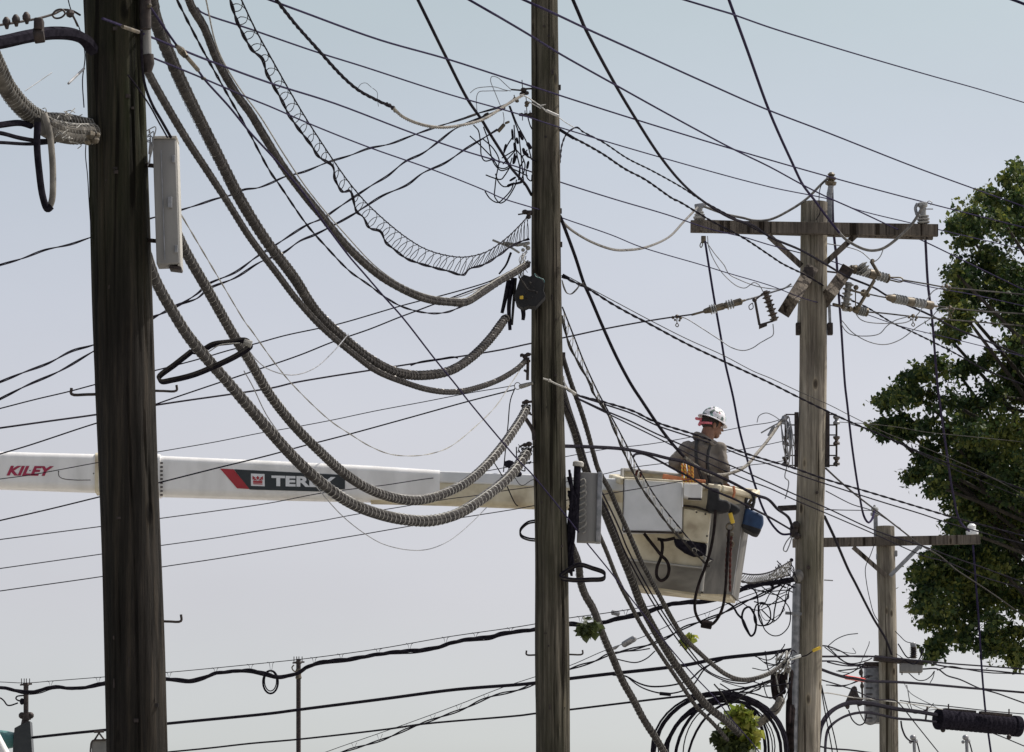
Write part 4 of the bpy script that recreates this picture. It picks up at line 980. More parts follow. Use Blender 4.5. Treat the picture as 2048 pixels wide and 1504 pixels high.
# ---------------------------------------------------------------- the tree
YT = 104.0
uT = mpp(YT)
tree = thing('tree', Vector((at(2330, 800, YT).x, YT + 1, 0)), 'large leafy broadleaf tree filling the right edge behind the poles', 'tree')
base = tree.location.copy()
blobs = [  # x, y, radius (pixels)
 (2045,350,24),(2030,395,42),(1975,400,30),(1945,420,26),(2005,440,30),(1915,447,14),(1938,470,20),(2046,455,34),
 (1980,520,40),(1935,540,32),(1910,545,18),(2025,540,44),(1985,590,44),(1935,600,34),(1905,590,18),(1900,650,22),(1925,625,22),(2040,610,40),(1895,672,10),
 (2050,700,36),(2020,735,26),(2030,780,52),(1985,790,26),(1840,745,26),(1830,790,26),(1800,800,24),(1775,805,18),(1880,735,26),(1915,745,24),(1935,735,14),
 (1870,790,36),(1905,800,34),(1765,850,13),(1790,855,20),(1815,860,24),(1850,850,34),(1895,860,42),(1945,860,48),(1940,810,30),(1990,860,48),(2040,870,56),
 (1870,905,28),(1850,925,22),(1828,950,12),(1885,940,36),(1930,930,46),(1985,940,56),(2040,960,60),(1870,970,18),(1900,980,24),(1935,1000,44),(1915,1025,22),
 (1985,1030,56),(2040,1050,56),(1925,1060,30),(1905,1085,24),(1960,1100,50),(1900,1115,36),(1860,1125,28),(1835,1145,16),(1855,1165,24),(2020,1130,56),(1905,1160,44),
 (1850,1195,22),(1880,1200,34),(1935,1195,42),(1870,1235,24),(1910,1240,30),(1985,1180,44),(2035,1200,30),(1890,1275,26),(1870,1300,14),(1915,1270,18),(1945,1230,20),
 (1990,1240,18),(2000,1262,26),(1970,1285,18),(2035,1265,24),(2040,1310,22),(2010,1290,20),(1950,1160,30),(1800,775,12),(1930,568,20),(1975,1130,40)]
rng = np.random.default_rng(11)
for k in range(150):   # the rest of the crown, outside the frame
    a = rng.uniform(0, 2 * math.pi); q = rng.uniform(0, 1) ** .5
    x = 2390 + math.cos(a) * 320 * q; y = 760 + math.sin(a) * 520 * q
    if x > 2085: blobs.append((x, y, rng.uniform(50, 80)))
mass = [(2048, 400), (1990, 430), (1965, 520), (2005, 590), (2040, 650), (2035, 720), (2000, 810), (1900, 850), (1885, 930), (1925, 1000), (1925, 1080), (1875, 1150), (1885, 1225), (1960, 1190), (2060, 1215), (2060, 400)]
def inside(x, y):
    c = False
    for (xa, ya), (xb, yb) in zip(mass, mass[1:] + mass[:1]):
        if (ya > y) != (yb > y) and x < (xb - xa) * (y - ya) / (yb - ya) + xa: c = not c
    return c
k = 0
while k < 60:
    x = rng.uniform(1870, 2060); y = rng.uniform(400, 1220)
    if inside(x, y): blobs.append((x, y, rng.uniform(26, 44))); k += 1
def leaf_cloud(name, centres, mat, parent, count, size, rng, org, droop=.5):
    """small bent leaves: centres = array of x, y, z; each leaf two triangles folded on its midrib"""
    C = centres; n = len(C)
    d = rng.normal(size=(n, 3)); d[:, 2] -= droop; d /= np.linalg.norm(d, axis=1)[:, None]
    s = rng.normal(size=(n, 3)); s -= d * (s * d).sum(1)[:, None]; s /= np.linalg.norm(s, axis=1)[:, None]
    nn = np.cross(d, s); L = size * rng.uniform(.5, 1.55, n)[:, None]; Wd = L * rng.uniform(.22, .42, n)[:, None]
    p0 = C - org; p1 = p0 + d * L * .5 + s * Wd + nn * Wd * .3; p2 = p0 + d * L; p3 = p0 + d * L * .5 - s * Wd + nn * Wd * .3
    V = np.stack([p0, p1, p2, p3], 1).reshape(-1, 3)
    idx = np.arange(n)[:, None] * 4
    F = np.concatenate([idx + np.array([[0, 1, 2]]), idx + np.array([[0, 2, 3]])], 1).reshape(-1)
    me = bpy.data.meshes.new(name); me.vertices.add(len(V)); me.vertices.foreach_set('co', V.astype(np.float32).ravel())
    me.loops.add(len(F)); me.loops.foreach_set('vertex_index', F.astype(np.int32)); me.polygons.add(len(F) // 3)
    me.polygons.foreach_set('loop_start', np.arange(0, len(F), 3, dtype=np.int32)); me.polygons.foreach_set('loop_total', np.full(len(F) // 3, 3, dtype=np.int32))
    me.update(calc_edges=True); me.materials.append(mat)
    o = bpy.data.objects.new(name, me); scene.collection.objects.link(o); o.parent = parent; return o
cs = []; bl3 = []
for (x, y, r) in blobs:
    dY = (rng.uniform(-2.2, 2.2) if (len(bl3) < 87 or x > 2060) else rng.uniform(1, 4.5)) if x < 2090 else rng.uniform(-5, 5)
    c = np.array(at(x, y, YT + dY)); rr = r * uT * (.74 if x < 1935 else .95); bl3.append((c, rr))
    ntw = int(18 + rr * rr * ((250 if x > 1960 else 170 if x > 1900 else 130) if x < 2090 else 95))
    for k in range(ntw):
        v = rng.normal(size=3); v /= np.linalg.norm(v)
        out = rng.uniform() < .28
        q = rr * (rng.uniform(.9, 1.42) if out else rng.uniform(.0, 1.0) ** .45)
        tc_ = c + v * q * np.array([1, 1.2, .85])
        if not out and noise.noise(Vector(tc_) * 1.5) < -.24: continue      # gaps between the sprays
        if out and noise.noise(Vector(tc_) * 1.1 + Vector((9, 3, 1))) < -.02: continue
        m_ = int(rng.integers(6, 13) if out else rng.integers(12, 24))
        dr = v * np.array([1, 1, .3]) + rng.normal(size=3) * .4 + np.array([0, 0, -.15]); dr /= np.linalg.norm(dr)   # each spray is longer than wide
        L = rng.uniform(.22, .46) if out else rng.uniform(.16, .34)
        cs.append(tc_ + dr * rng.uniform(-1, 1, size=(m_, 1)) * L + rng.normal(size=(m_, 3)) * np.array([.055, .055, .045]))
# outer sprays: drooping, finger like
for (x0, y0, x1, y1) in ((1965,452,1900,440),(1960,470,1915,486),(1950,545,1890,543),(1945,600,1886,606),(1935,628,1878,664),(1850,742,1808,748),(1830,770,1770,792),(1815,792,1752,798),
  (1815,838,1744,852),(1830,862,1758,870),(1860,880,1840,908),(1865,925,1816,952),(1885,965,1862,988),(1925,1000,1893,1008),(1925,1030,1896,1052),(1900,1090,1848,1112),(1885,1140,1822,1152),
  (1885,1168,1828,1186),(1880,1205,1824,1212),(1890,1232,1842,1246),(1900,1262,1858,1288),(1890,1290,1852,1312),(1945,1250,1925,1292),(1985,1260,1952,1290),(2010,1285,1975,1302),(2040,1290,2030,1330),
  (1925,425,1906,458),(1990,400,1956,380),(2020,372,2005,350),(2040,345,2028,324),(1955,560,1915,590),(1930,650,1898,678),(1910,735,1940,722),(1880,735,1868,712),(1960,740,1985,700)):
    ln = math.hypot(x1 - x0, y1 - y0); 
    for k in range(int(ln * 1.5)):
        f = rng.uniform(0, 1); wv = (1 - f) * 9 + 3
        p = np.array(at(x0 + (x1 - x0) * f + rng.normal() * 2, y0 + (y1 - y0) * f + rng.normal() * wv * .6 + 4 * f * f, YT + rng.normal() * .3))
        m_ = int(rng.integers(3, 8)); cs.append(p + rng.normal(size=(m_, 3)) * np.array([.06, .06, .035]))
cs = np.concatenate(cs)
leaf_cloud('crown', cs, M['leaf'], tree, 0, .108, rng, np.array(base))
m = MB()
trunk_top = Vector((base.x - .3, YT + 1, 9.5))
path = spline([Vector((base.x, YT + 1, -.1)), Vector((base.x + .15, YT + 1, 3)), Vector((base.x - .1, YT + 1, 6.5)), trunk_top], 8)
tube(m, path, [.62 - .28 * i / (len(path) - 1) for i in range(len(path))], 20); m.build('trunk', M['bark'], tree)
m = MB()
for i, (c, rr) in enumerate(bl3):
    if i % 2 and i < 87 or i > 100 or c[2] < 12.8: continue
    c = Vector(c); st = trunk_top + Vector((0, 0, random.uniform(-2.5, 3.5)))
    if c.z > 16: st = trunk_top + Vector((0, 0, random.uniform(2, 5)))
    mid = st.lerp(c, .5) + Vector((random.uniform(-.4, .4), random.uniform(-.6, .6), random.uniform(.1, .9)))
    pp = spline([st, mid, c, c + (c - mid).normalized() * rr * .7], 5)
    tube(m, pp, [.065 * (1 - .9 * k / (len(pp) - 1)) + .006 for k in range(len(pp))], 5)
lead = spline([trunk_top, trunk_top + Vector((.2, 0, 3)), trunk_top + Vector((-.2, .2, 7)), trunk_top + Vector((0, 0, 10))], 6)
tube(m, lead, [.34 * (1 - .9 * k / (len(lead) - 1)) + .02 for k in range(len(lead))], 10)
m.build('branches', M['bark'], tree)

# tufts of leaves caught on the cables
def tuft(label, spots, Y, mat, size, per, seed):
    g = np.random.default_rng(seed); C = []
    for (x, y, r) in spots:
        c = np.array(at(x, y, Y)); C.append(c + g.normal(size=(per, 3)) * np.array([r, r, r]) * mpp(Y) * g.uniform(.38, .58))
    org = at(spots[0][0], spots[0][1], Y); t = thing('vine_tuft', org, label, 'foliage')
    leaf_cloud('leaves', np.concatenate(C), M[mat], t, 0, size, g, np.array(org), .9)
    m = MB()
    for (x, y, r) in spots: tube(m, [org + Vector((0, 0, .02)), at(x, y, Y)], .004, 4)
    m.build('stem', M['bark'], t)
tuft('bright yellow green leaves hanging on the thick bundle at the bottom', [(1478, 1428, 13), (1492, 1440, 16), (1472, 1448, 16), (1502, 1460, 12), (1488, 1470, 15), (1465, 1436, 9), (1498, 1480, 10), (1475, 1468, 14)], Y3 - 1.6, 'leafbright', .12, 85, 3)
tuft('dark green leaves hanging below the bright ones at the bottom', [(1446, 1470, 10), (1460, 1480, 14), (1473, 1496, 15), (1490, 1500, 12), (1437, 1468, 6), (1455, 1490, 10)], Y3 - 1.7, 'leafdark', .12, 60, 4)
tuft('small dark maple leaf sprig on the bundle right of the middle pole', [(1178, 1250, 12), (1170, 1256, 10), (1187, 1246, 9), (1167, 1262, 6)], Y2 + .8, 'leafdark', .085, 22, 5)
tuft('tiny bright green sprig on the cable below the bucket', [(1378, 1272, 7), (1375, 1283, 7), (1370, 1278, 5)], Y3 - 3.2, 'leafbright', .075, 30, 6)

# ---------------------------------------------------------------- conductors and cables
G1 = 'conductors crossing the upper sky'; G2 = 'wires rising from the left edge'; G3 = 'cables between the second and third poles'; G4 = 'cables low in the picture'
def Wr(name, label, pts, Y, w_, mat, group=None, n=1, pitch=.6, ext='', cat=None):
    return wire(name, label, cat or name.split('_')[-1], pts, Y, w_, M[mat], group, n, pitch, ext)

# upper sky, near to far from left to right
Wr('power_line', 'dark conductor from the top edge left of centre, crossing the middle pole top', [(540,0),(600,22),(760,80),(891,117),(1000,152),(1117,190),(1271,239),(1468,299),(1678,359),(1851,405),(2048,455)], (33,66), 3.2, 'conductor', G1, ext='ab')
Wr('power_line', 'conductor from the top edge just left of the middle pole down to the crossarm', [(939,0),(1000,35),(1064,73),(1117,106),(1231,170),(1350,236),(1468,299),(1540,334),(1606,370),(1654,394),(1710,419),(1787,455),(1851,484),(1923,519),(2048,580)], (31,68), 3.2, 'conductor', G1, ext='ab')
Wr('power_line', 'pale conductor starting beside the nearest pole top and meeting the crossarm middle from behind', [(395,16),(402,24),(500,58),(633,104),(726,133),(899,189),(1040,229),(1117,254),(1319,314),(1540,374),(1668,401),(1710,418),(1822,446),(1915,468),(2048,499)], (30,66), 2.6, 'conductor', G1, ext='b')
o = Wr('power_line', 'conductor with a copper splice in front of the nearest pole, sagging to the grey pole', [(205,37,24.5),(277,64),(348,93,27),(420,122),(540,166),(670,207),(825,266),(926,301),(1032,333),(1117,363),(1231,399),(1333,429),(1420,458),(1487,474),(1540,490),(1668,524),(1708,538),(1851,572),(1950,590),(2048,612)], (24.5,72), 2.8, 'conductor', G1, ext='b')
m = MB(); tube(m, [at(245,53,24.6), at(277,64,24.8)], 4 * mpp(25), 8); m.build('splice', M['fittings'], o)
o = Wr('power_line', 'lowest thin grey conductor from the nearest pole, passing below the wire tangle', [(309,117),(407,157),(500,197),(540,213),(625,250),(739,295),(867,340),(968,380),(1006,397),(1061,414),(1101,426),(1125,436),(1223,470),(1282,494),(1404,530),(1452,545),(1540,571),(1614,599),(1721,625),(1800,652),(1907,678),(2048,713)], (26.2,70), 2.4, 'conductor', G1)
m = MB(); ball(m, at(407,157,27.2), 4.5 * mpp(27), 8, 1.3, 1, .8); m.build('clamp', M['steel'], o)
Wr('power_line', 'long straight conductor from the middle pole top to the tree at upper right', [(1048,0),(1117,31),(1170,56),(1287,109),(1404,162),(1529,217),(1657,266),(1827,333),(1950,378),(2048,413)], (34,72), 3.4, 'conductor', G1, ext='ab')
Wr('power_line', 'highest faint conductor crossing the empty upper right sky', [(1370,0),(1460,27),(1540,55),(1620,80),(1726,112),(1864,152),(1950,176),(2048,205)], (36,70), 2.8, 'conductor', G1, ext='ab')
Wr('power_line', 'short bit of blurred cable in the top right corner', [(1960,-30),(1990,-14),(2048,8),(2130,45)], 30, 6, 'conductor', G1)
# steeper heavy leads
Wr('service_cable', 'straight black cable from the top edge right of the middle pole past the crossarm', [(1146,0),(1170,56),(1231,170),(1271,237),(1319,311),(1362,364),(1399,397),(1457,434),(1508,452),(1540,474),(1601,500),(1654,530),(1694,553),(1747,575),(1777,593),(1862,631),(1907,655),(1971,681),(2048,713)], (38,70), 5, 'cable', G1, ext='ab')
Wr('service_cable', 'thick black cable from the top edge ending at the middle pole left side', [(836,0),(891,112),(936,200),(963,239),(979,266),(1006,309),(1021,334),(1035,351),(1051,369),(1063,390)], (40,46), 6, 'cable', None, ext='a')
o = Wr('jumper_cable', 'cable from the top edge looping grey under the crossarm right end', [(1458,0),(1492,93),(1540,226),(1585,327),(1606,370),(1628,399),(1660,442,59.5),(1680,467,59.6)], (48,59.6), 5.5, 'conductor', None, ext='a')
wire('grey_tail', None, None, [(1672,457),(1692,479),(1734,500),(1763,498),(1798,474),(1827,444),(1847,410)], 59.6, 5.8, M['alu'], parent=o)
Wr('jumper_cable', 'grey jumper sagging from the middle pole to the crossarm left insulator', [(1120,431),(1128,447),(1173,479),(1226,499),(1255,500),(1290,495),(1338,474),(1367,444),(1395,415)], (46,59.7), 5.2, 'alu', None)
Wr('jumper_cable', 'grey jumper lying along the crossarm and rising to the pole top pin', [(1408,413),(1450,428),(1487,436),(1508,441),(1540,439),(1580,420),(1614,397),(1641,370),(1658,354)], (59.7,60), 5, 'alu', None)
Wr('jumper_wire', 'short thin wire from the pole top pin down to the crossarm', [(1655,358),(1642,372),(1638,400),(1640,425),(1632,440)], 59.7, 1.8, 'cable')
Wr('drop_cable', 'twisted pair looping up beside the middle pole then down toward the crossarm, upper of two', [(1117,330),(1095,335),(1070,322),(1054,312)] [::-1] + [(1120,322),(1124,290),(1135,266),(1154,255),(1165,263),(1207,285),(1255,317),(1303,341),(1364,375),(1399,398),(1470,437),(1540,474)], (45.5,58), 3.4, 'cable', None, 2, .5)
Wr('drop_cable', 'twisted pair from a black sleeve on the middle pole toward the crossarm, lower of two', [(1117,258),(1149,277),(1165,285),(1207,309),(1250,338),(1290,359),(1348,399),(1356,402),(1426,444),(1487,476),(1540,511),(1564,527),(1612,551),(1681,591),(1734,615),(1787,647),(1827,665),(1907,705),(1971,740),(2048,770)], (46,70), 3.8, 'cable', G3, 2, .6, 'b')
m = MB(); tube(m, [at(1119,259,46), at(1148,277,46)], 3.2 * mpp(46), 8); tag(m.build('cable_sleeve', M['cable'], None), 'black sleeve where the lower twisted pair leaves the middle pole', 'sleeve')

# lines rising from the left edge
def two(name, label, pts, Y, w_, mat='cable', n=2, pitch=.9, ext='a', group=G2): return Wr(name, label, pts, Y, w_, mat, group, n, pitch, ext)
two('service_cable', 'wavy twisted cable from the left edge at one third height, the highest one', [(0,530),(45,517),(90,500),(140,489),(184,474),(270,446),(362,420),(395,410),(431,398),(463,390),(489,379),(515,376),(540,367),(569,354),(610,343),(657,324),(700,311),(737,297),(780,288),(825,271),(870,255),(931,236),(952,228),(1005,212),(1026,200)], (41,46), 4)
two('service_cable', 'wavy twisted cable left of the mossy pole at half height, upper of a pair', [(0,764),(50,744),(98,726),(144,702),(192,688),(250,655),(307,633),(330,625),(394,588),(415,569),(470,545),(513,514),(556,487),(614,450),(645,437),(673,418),(713,391),(745,370),(775,352),(811,323),(845,307),(875,285),(910,258),(950,240),(1010,216)], (41,45.8), 4.4)
two('service_cable', 'wavy twisted cable, lower of the pair, ending at a connector in the tangle', [(0,798),(56,770),(120,742),(192,700),(260,665),(350,612),(394,597),(418,577),(470,556),(521,524),(566,506),(600,482),(633,468),(708,428),(731,413),(766,391),(814,370),(846,346),(890,326),(931,298),(966,277),(995,259)], (41.5,45.6), 4.4)
two('service_wire', 'thin wire from the left edge behind the snowshoe coil to the middle closure', [(0,817),(70,799),(138,783),(194,768),(250,754),(310,741),(402,717),(460,700),(505,689),(570,671),(636,657),(681,647),(801,612),(843,601),(880,592),(976,564),(1000,553)], (43,45.6), 2.6, 'cable', 1)
two('primary_conductor', 'dark line from the left edge behind both poles to the insulator string', [(0,856),(100,842),(194,829),(313,810),(380,800),(458,789),(548,775),(585,766),(660,753),(731,742),(860,722),(1000,700),(1061,687),(1124,676),(1213,657),(1301,641),(1354,633),(1384,629)], (46,59), 3.4, 'cable', 1)
two('service_wire', 'wire crossing left edge above the boom and climbing past the thick bundles to the closure', [(0,908),(60,890),(194,846),(260,828),(313,808),(442,764),(487,749),(519,738),(600,710),(665,684),(740,658),(795,636),(827,624),(872,607),(915,591),(979,567),(1005,556)], (42.5,45.6), 2.8, 'cable', 1)
two('service_wire', 'thin line over the red lettering on the boom, rising to the ring clamp', [(0,958),(60,950),(196,925),(315,904),(430,884),(521,866),(574,857),(660,841),(750,822),(846,804),(939,786),(1029,771)], (44,46), 1.7, 'cable', 1)
two('service_wire', 'dark line just below the boom at left, crossing it and rising to the ring clamp', [(0,1041),(100,1018),(198,994),(319,965),(430,937),(540,910),(606,892),(638,884),(700,868),(820,835),(939,802),(1029,779)], (43,46), 2.8, 'cable', 1)
two('service_wire', 'highest of three fine wires under the boom at left', [(0,1079),(201,1053),(319,1037),(430,1022),(540,1006),(638,987),(705,978),(771,970),(850,958),(936,948),(1060,926),(1133,913),(1207,899),(1300,888),(1372,876),(1450,861),(1500,851),(1540,845),(1568,837)], (44,60), 1.7, 'cable', 1)
two('service_wire', 'fine wire in the middle of three under the boom at left', [(0,1137),(204,1108),(322,1091),(430,1076),(540,1058),(640,1042),(710,1029),(819,1011),(896,998),(952,991),(1011,981),(1120,966),(1208,948),(1265,935),(1332,926,53.9),(1450,905),(1521,892),(1568,882)], (44,60), 1.7, 'cable', 1)
two('service_wire', 'lowest fine wire under the boom, later crossing the front of the pale grey panel', [(0,1182),(204,1153),(323,1134),(430,1118),(540,1100),(640,1083),(729,1068),(827,1051),(931,1034),(1032,1018),(1069,1011),(1205,989,49.5),(1280,977),(1359,963,51.5),(1430,946,56),(1495,931),(1540,926),(1570,921)], (44,60), 1.8, 'cable', 1)
o = Wr('service_wire', 'short stiff black lead beside the thick ribbed bundle', [(821,731),(840,724),(880,718),(906,714),(916,716)], 44, 3.2, 'cable')

# ---- thick lashed bundles between the nearest and the middle pole
def bundle(label, pts, Y, w0, parts_=('aged', 'cable', 'aged'), ppx=(13, 5), lash='lashdark', lw=.0045, group='thick lashed cable bundles', upside=1, name='lashed_cable_bundle', dens=1.0, w1=None, ext='', top=None):
    if ext: pts = extend(pts, 'a' in ext, 'b' in ext)
    P = lift(pts, Y); path = spline(P, 7); pix = spline([Vector((p[0], p[1], 0)) for p in pts], 7)
    ymax = P[-1].y if not isinstance(Y, (int, float)) else Y
    R0 = w0 * mpp(P[0].y) / 2; R1 = w1 * mpp(P[-1].y) / 2 if w1 else R0; np_ = len(path) - 1
    RR = [R0 + (R1 - R0) * min(1, 1.3 * i / np_) for i in range(np_ + 1)]
    T, N, B = frames(path)
    # keep N up
    t = thing(name, path[0], label, 'cable bundle', group)
    def off(u_, s_): return [p + N[i] * u_ * Rr + B[i] * s_ * Rr for i, p in enumerate(path)]
    sd = path[0].x * 7.3
    wob = [1 + .07 * noise.noise(Vector((i * .13, sd, 0))) for i in range(len(path))]
    def off(u_, s_, k=0): return [p + N[i] * (u_ + .05 * noise.noise(Vector((i * .11, k * 3.3, sd)))) * RR[i] * wob[i] + B[i] * (s_ + .06 * noise.noise(Vector((i * .09, k * 5.1, sd + 4)))) * RR[i] * wob[i] for i, p in enumerate(path)]
    m = MB(); tube(m, off(-.20, .0), [RR[i] * .76 * wob[i] for i in range(len(path))], 14); m.build('main_cable', M[parts_[0]], t)
    m = MB(); tube(m, off(.34, .52, 1), [q * .37 for q in RR], 8); m.build('side_cable', M[parts_[0]], t)
    m = MB(); tube(m, off(.40, -.48, 2), [q * .36 for q in RR], 8); m.build('side_cable', M[parts_[1]], t)
    m = MB(); tube(m, off(.62, .05, 3), [q * .28 for q in RR], 8); m.build('top_cable', M[top or parts_[0]], t)
    m = MB(); tube(m, off(.90, .22, 4), [q * .12 for q in RR], 6); m.build('support_strand', M[parts_[2]], t)
    # lashing wire: one turn per ppx pixels
    d = [0]
    for a, b_ in zip(pix[:-1], pix[1:]): d.append(d[-1] + (b_ - a).length)
    tot = d[-1]; hel = []; ph = 0; i = 0; s = 0; sp = 8
    while s < tot:
        pit = ppx[0] + (ppx[1] - ppx[0]) * min(1, (s / tot) ** .8)
        while i < len(d) - 2 and d[i + 1] < s: i += 1
        f = (s - d[i]) / max(d[i + 1] - d[i], 1e-6)
        c = path[i].lerp(path[i + 1], f); n_ = N[i].lerp(N[i + 1], f); b_ = B[i].lerp(B[i + 1], f)
        jit = .97 + .05 * noise.noise(Vector((s * .05, sd, 1))) + .13 * max(0, math.cos(ph - .5)) ** 6
        Rr = RR[i]; hel.append(c + n_ * math.cos(ph) * Rr * jit + b_ * math.sin(ph) * Rr * jit)
        s += pit / sp * (1 + .35 * noise.noise(Vector((s * .03, 2, sd)))); ph += 2 * math.pi / sp
    m = MB(); tube(m, hel, [lw * (.22 + .42 * k / len(hel)) for k in range(len(hel))], 4); m.build('lashing_wire', M[lash], t)
    return t
T1 = [(298,-40),(308,30),(324,75),(355,149),(398,239),(439,319),(480,399),(532,482),(588,556),(633,625),(686,676),(739,718),(779,740),(819,750),(859,750),(899,742),(939,718),(979,679),(1011,636)]
bundle('thickest dark ribbed bundle from the nearest pole top to the black cable tails', T1, (25.6,45.6), 31, ppx=(15,5.5), lw=.008)
T2 = [(270,90,26.4),(295,144),(343,229),(380,290),(415,343),(452,400),(500,476),(553,546),(593,599),(646,657),(713,713),(753,742),(806,764),(859,780),(912,784),(966,772),(1005,756),(1040,733),(1052,720)]
bundle('slimmer bundle hugging the underside of the thickest one and ending lower on the middle pole', T2, (25.9,45.9), 19, ppx=(13,5), lw=.0045)
T3 = [(320,380,26.6),(364,490),(415,580),(468,673),(500,724),(540,791),(593,857),(633,897),(686,945),(739,979),(793,997),(833,1001),(872,993),(926,969),(966,937),(1005,892),(1040,841),(1054,815)]
bundle('ribbed bundle leaving behind the grey cabinet and dipping in front of the boom', T3, (26.4,45.9), 24, ('aged','cable','strand'), ppx=(10,6.5), lw=.0062, lash='lash', top='agedmid', w1=18)
T4 = [(290,500,26.5),(311,562),(346,625),(377,674),(412,716),(452,761),(500,817),(553,878),(598,926),(646,969),(700,1006),(753,1027),(806,1039),(859,1042),(912,1029),(952,1006),(1005,966),(1032,937),(1055,903)]
bundle('lowest ribbed bundle crossing the black nameplate and hanging below the boom', T4, (26.4,45.9), 24, ('aged','cable','strand'), ppx=(13,7.5), lw=.007, lash='lash', top='agedmid', w1=21)
T5 = [(368,-40),(380,8),(407,53),(436,125),(476,194),(500,226),(527,271),(569,338),(612,394),(641,429),(686,484),(726,524),(766,556),(819,585),(859,599),(899,604),(931,604),(966,583),(1000,561),(1032,543),(1055,528)]
bundle('upper bundle of parallel cables from the top edge to the closure on the middle pole', T5, (28,45.9), 19, ('aged', 'agedlight', 'strand'), ppx=(22,9), lash='strand', lw=.004, w1=16)
# slim parallel strands beside it
Wr('messenger_wire', 'bright strand running along the right side of the upper bundle', [(410,-10),(436,100),(476,172),(520,232),(570,312),(620,385),(690,468),(760,540),(830,582),(900,597),(960,577),(1010,548)], (28,45.8), 2.6, 'strand')
Wr('telephone_cable', 'pair of thin black cables below the upper bundle, joining it near the middle pole', [(340,-30),(354,0),(399,88),(452,184),(497,263),(540,343),(559,370),(614,450),(649,490),(700,543),(734,567),(766,591),(801,612),(841,624),(872,627),(899,623),(931,609)], (27.5,44.8), 4.2, 'cable', None, 2, 1.2)
o = Wr('guy_wire', 'long thin purple grey wire sloping down across the front of the middle pole', [(298,11),(359,98),(396,141),(410,160),(458,213),(497,261),(553,322),(614,395),(650,448),(697,511),(729,548),(766,591),(806,636),(872,721),(912,770),(936,801),(1005,884),(1040,924),(1061,945,44),(1133,1033,45.3),(1165,1075),(1218,1140),(1277,1216),(1340,1296),(1386,1349),(1431,1397),(1466,1442),(1505,1487),(1530,1520)], (25.8,57), 3.2, 'conductor')
m = MB(); tube(m, [at(352,90,26.6), at(362,101,26.7), at(372,113,26.7)], [3*mpp(26), 8*mpp(26), 6*mpp(26)], 8); tube(m, [at(372,112,26.7), at(396,140,26.9)], 4.6*mpp(26), 8); m.build('wire_grip', M['fittings'], o)
m = MB(); ball(m, at(299,11,25.7), 5*mpp(26), 8); m.build('end_fitting', M['fittings'], o)
o = Wr('telephone_cable', 'cable sagging from the top edge, knotted where it turns pale before the middle pole', [(540,-20),(553,0),(588,45),(633,96),(686,154),(718,181),(753,200),(785,215)], (31,38.6), 8, 'cable', None, 3, .9)
wire('pale_end', None, None, [(785,215),(806,234),(846,250),(886,255),(926,250),(966,239),(1005,215),(1029,200),(1050,188)], (38.6,45.9), 7, M['agedlight'], None, 3, .35, parent=o)
m = MB(); u = mpp(40)
for (x, y, r) in ((779,211,4.5),(786,216,5),(790,222,3.5),(774,207,3)): ball(m, at(x, y, 39), r * u, 8)
for pts in ([(715,178),(722,168),(732,166),(743,175)], [(745,176),(754,184),(755,200),(757,213)]): tube(m, spline([at(x, y, 39) for x, y in pts], 5), .5 * u, 4)
tag(m.build('cable_knot', M['aged'], None), 'frayed knot on the sagging cable left of the middle pole', 'knot')

def laddered(label, up, low, Y, ppx, wu, wl, loopmat='strand', ext='a', lw=.8, lowmat='aged'):
    """support strand with its slipped lashing: a wavy cable hangs from open loops of wire"""
    if ext: up = extend(up, 'a' in ext, 'b' in ext, 60); low = extend(low, 'a' in ext, 'b' in ext, 60)
    t = None; UP = lift(up, Y); LO = lift(low, Y); pu = spline(UP, 10); pl = spline(LO, 8)
    t = thing('unravelled_cable', pu[0], label, 'cable bundle', 'cables hanging from open loops of lashing wire')
    ym = sum(p.y for p in UP) / len(UP); u = mpp(ym)
    m = MB(); tube(m, pu, wu * u / 2, 6); m.build('support_strand', M['cable'], t)
    m = MB(); strands(m, pl, wl * u * .30, 2, .20 * wl, 5); m.build('hanging_cable', M[lowmat], t)
    # resample both by length
    def res(p, n):
        d = [0]
        for a, b_ in zip(p[:-1], p[1:]): d.append(d[-1] + (b_ - a).length)
        out = []; i = 0
        for k in range(n):
            s = d[-1] * k / (n - 1)
            while i < len(d) - 2 and d[i + 1] < s: i += 1
            out.append(p[i].lerp(p[i + 1], (s - d[i]) / max(d[i + 1] - d[i], 1e-9)))
        return out
    pix = sum(math.hypot(b[0] - a[0], b[1] - a[1]) for a, b in zip(up[:-1], up[1:]))
    # loops in pixel space so that they stay open as on the slack line
    s = 0; cen = []; N_ = 1200; ru = res(pu, N_); rl = res(pl, N_); ph = 0; loops = []
    while s < pix:
        f = s / pix; pit = ppx[0] + (ppx[1] - ppx[0]) * f
        k = 14
        for j in range(k):
            g = (s + pit * j / k + pit * .42 * math.sin(2 * math.pi * j / k)) / pix; g = min(max(g, 0), 1)
            i = int(g * (N_ - 1)); q = .5 - .5 * math.cos(2 * math.pi * j / k)
            p = ru[i].lerp(rl[i], q * (1.02)) + Vector((0, .03 * math.sin(2 * math.pi * j / k), .008 if j == 0 else 0)); loops.append(p)
        s += pit * random.uniform(.85, 1.15)
    m = MB(); tube(m, loops, lw * u / 2 * 1.3, 4); m.build('lashing_wire', M[loopmat], t)
    return t
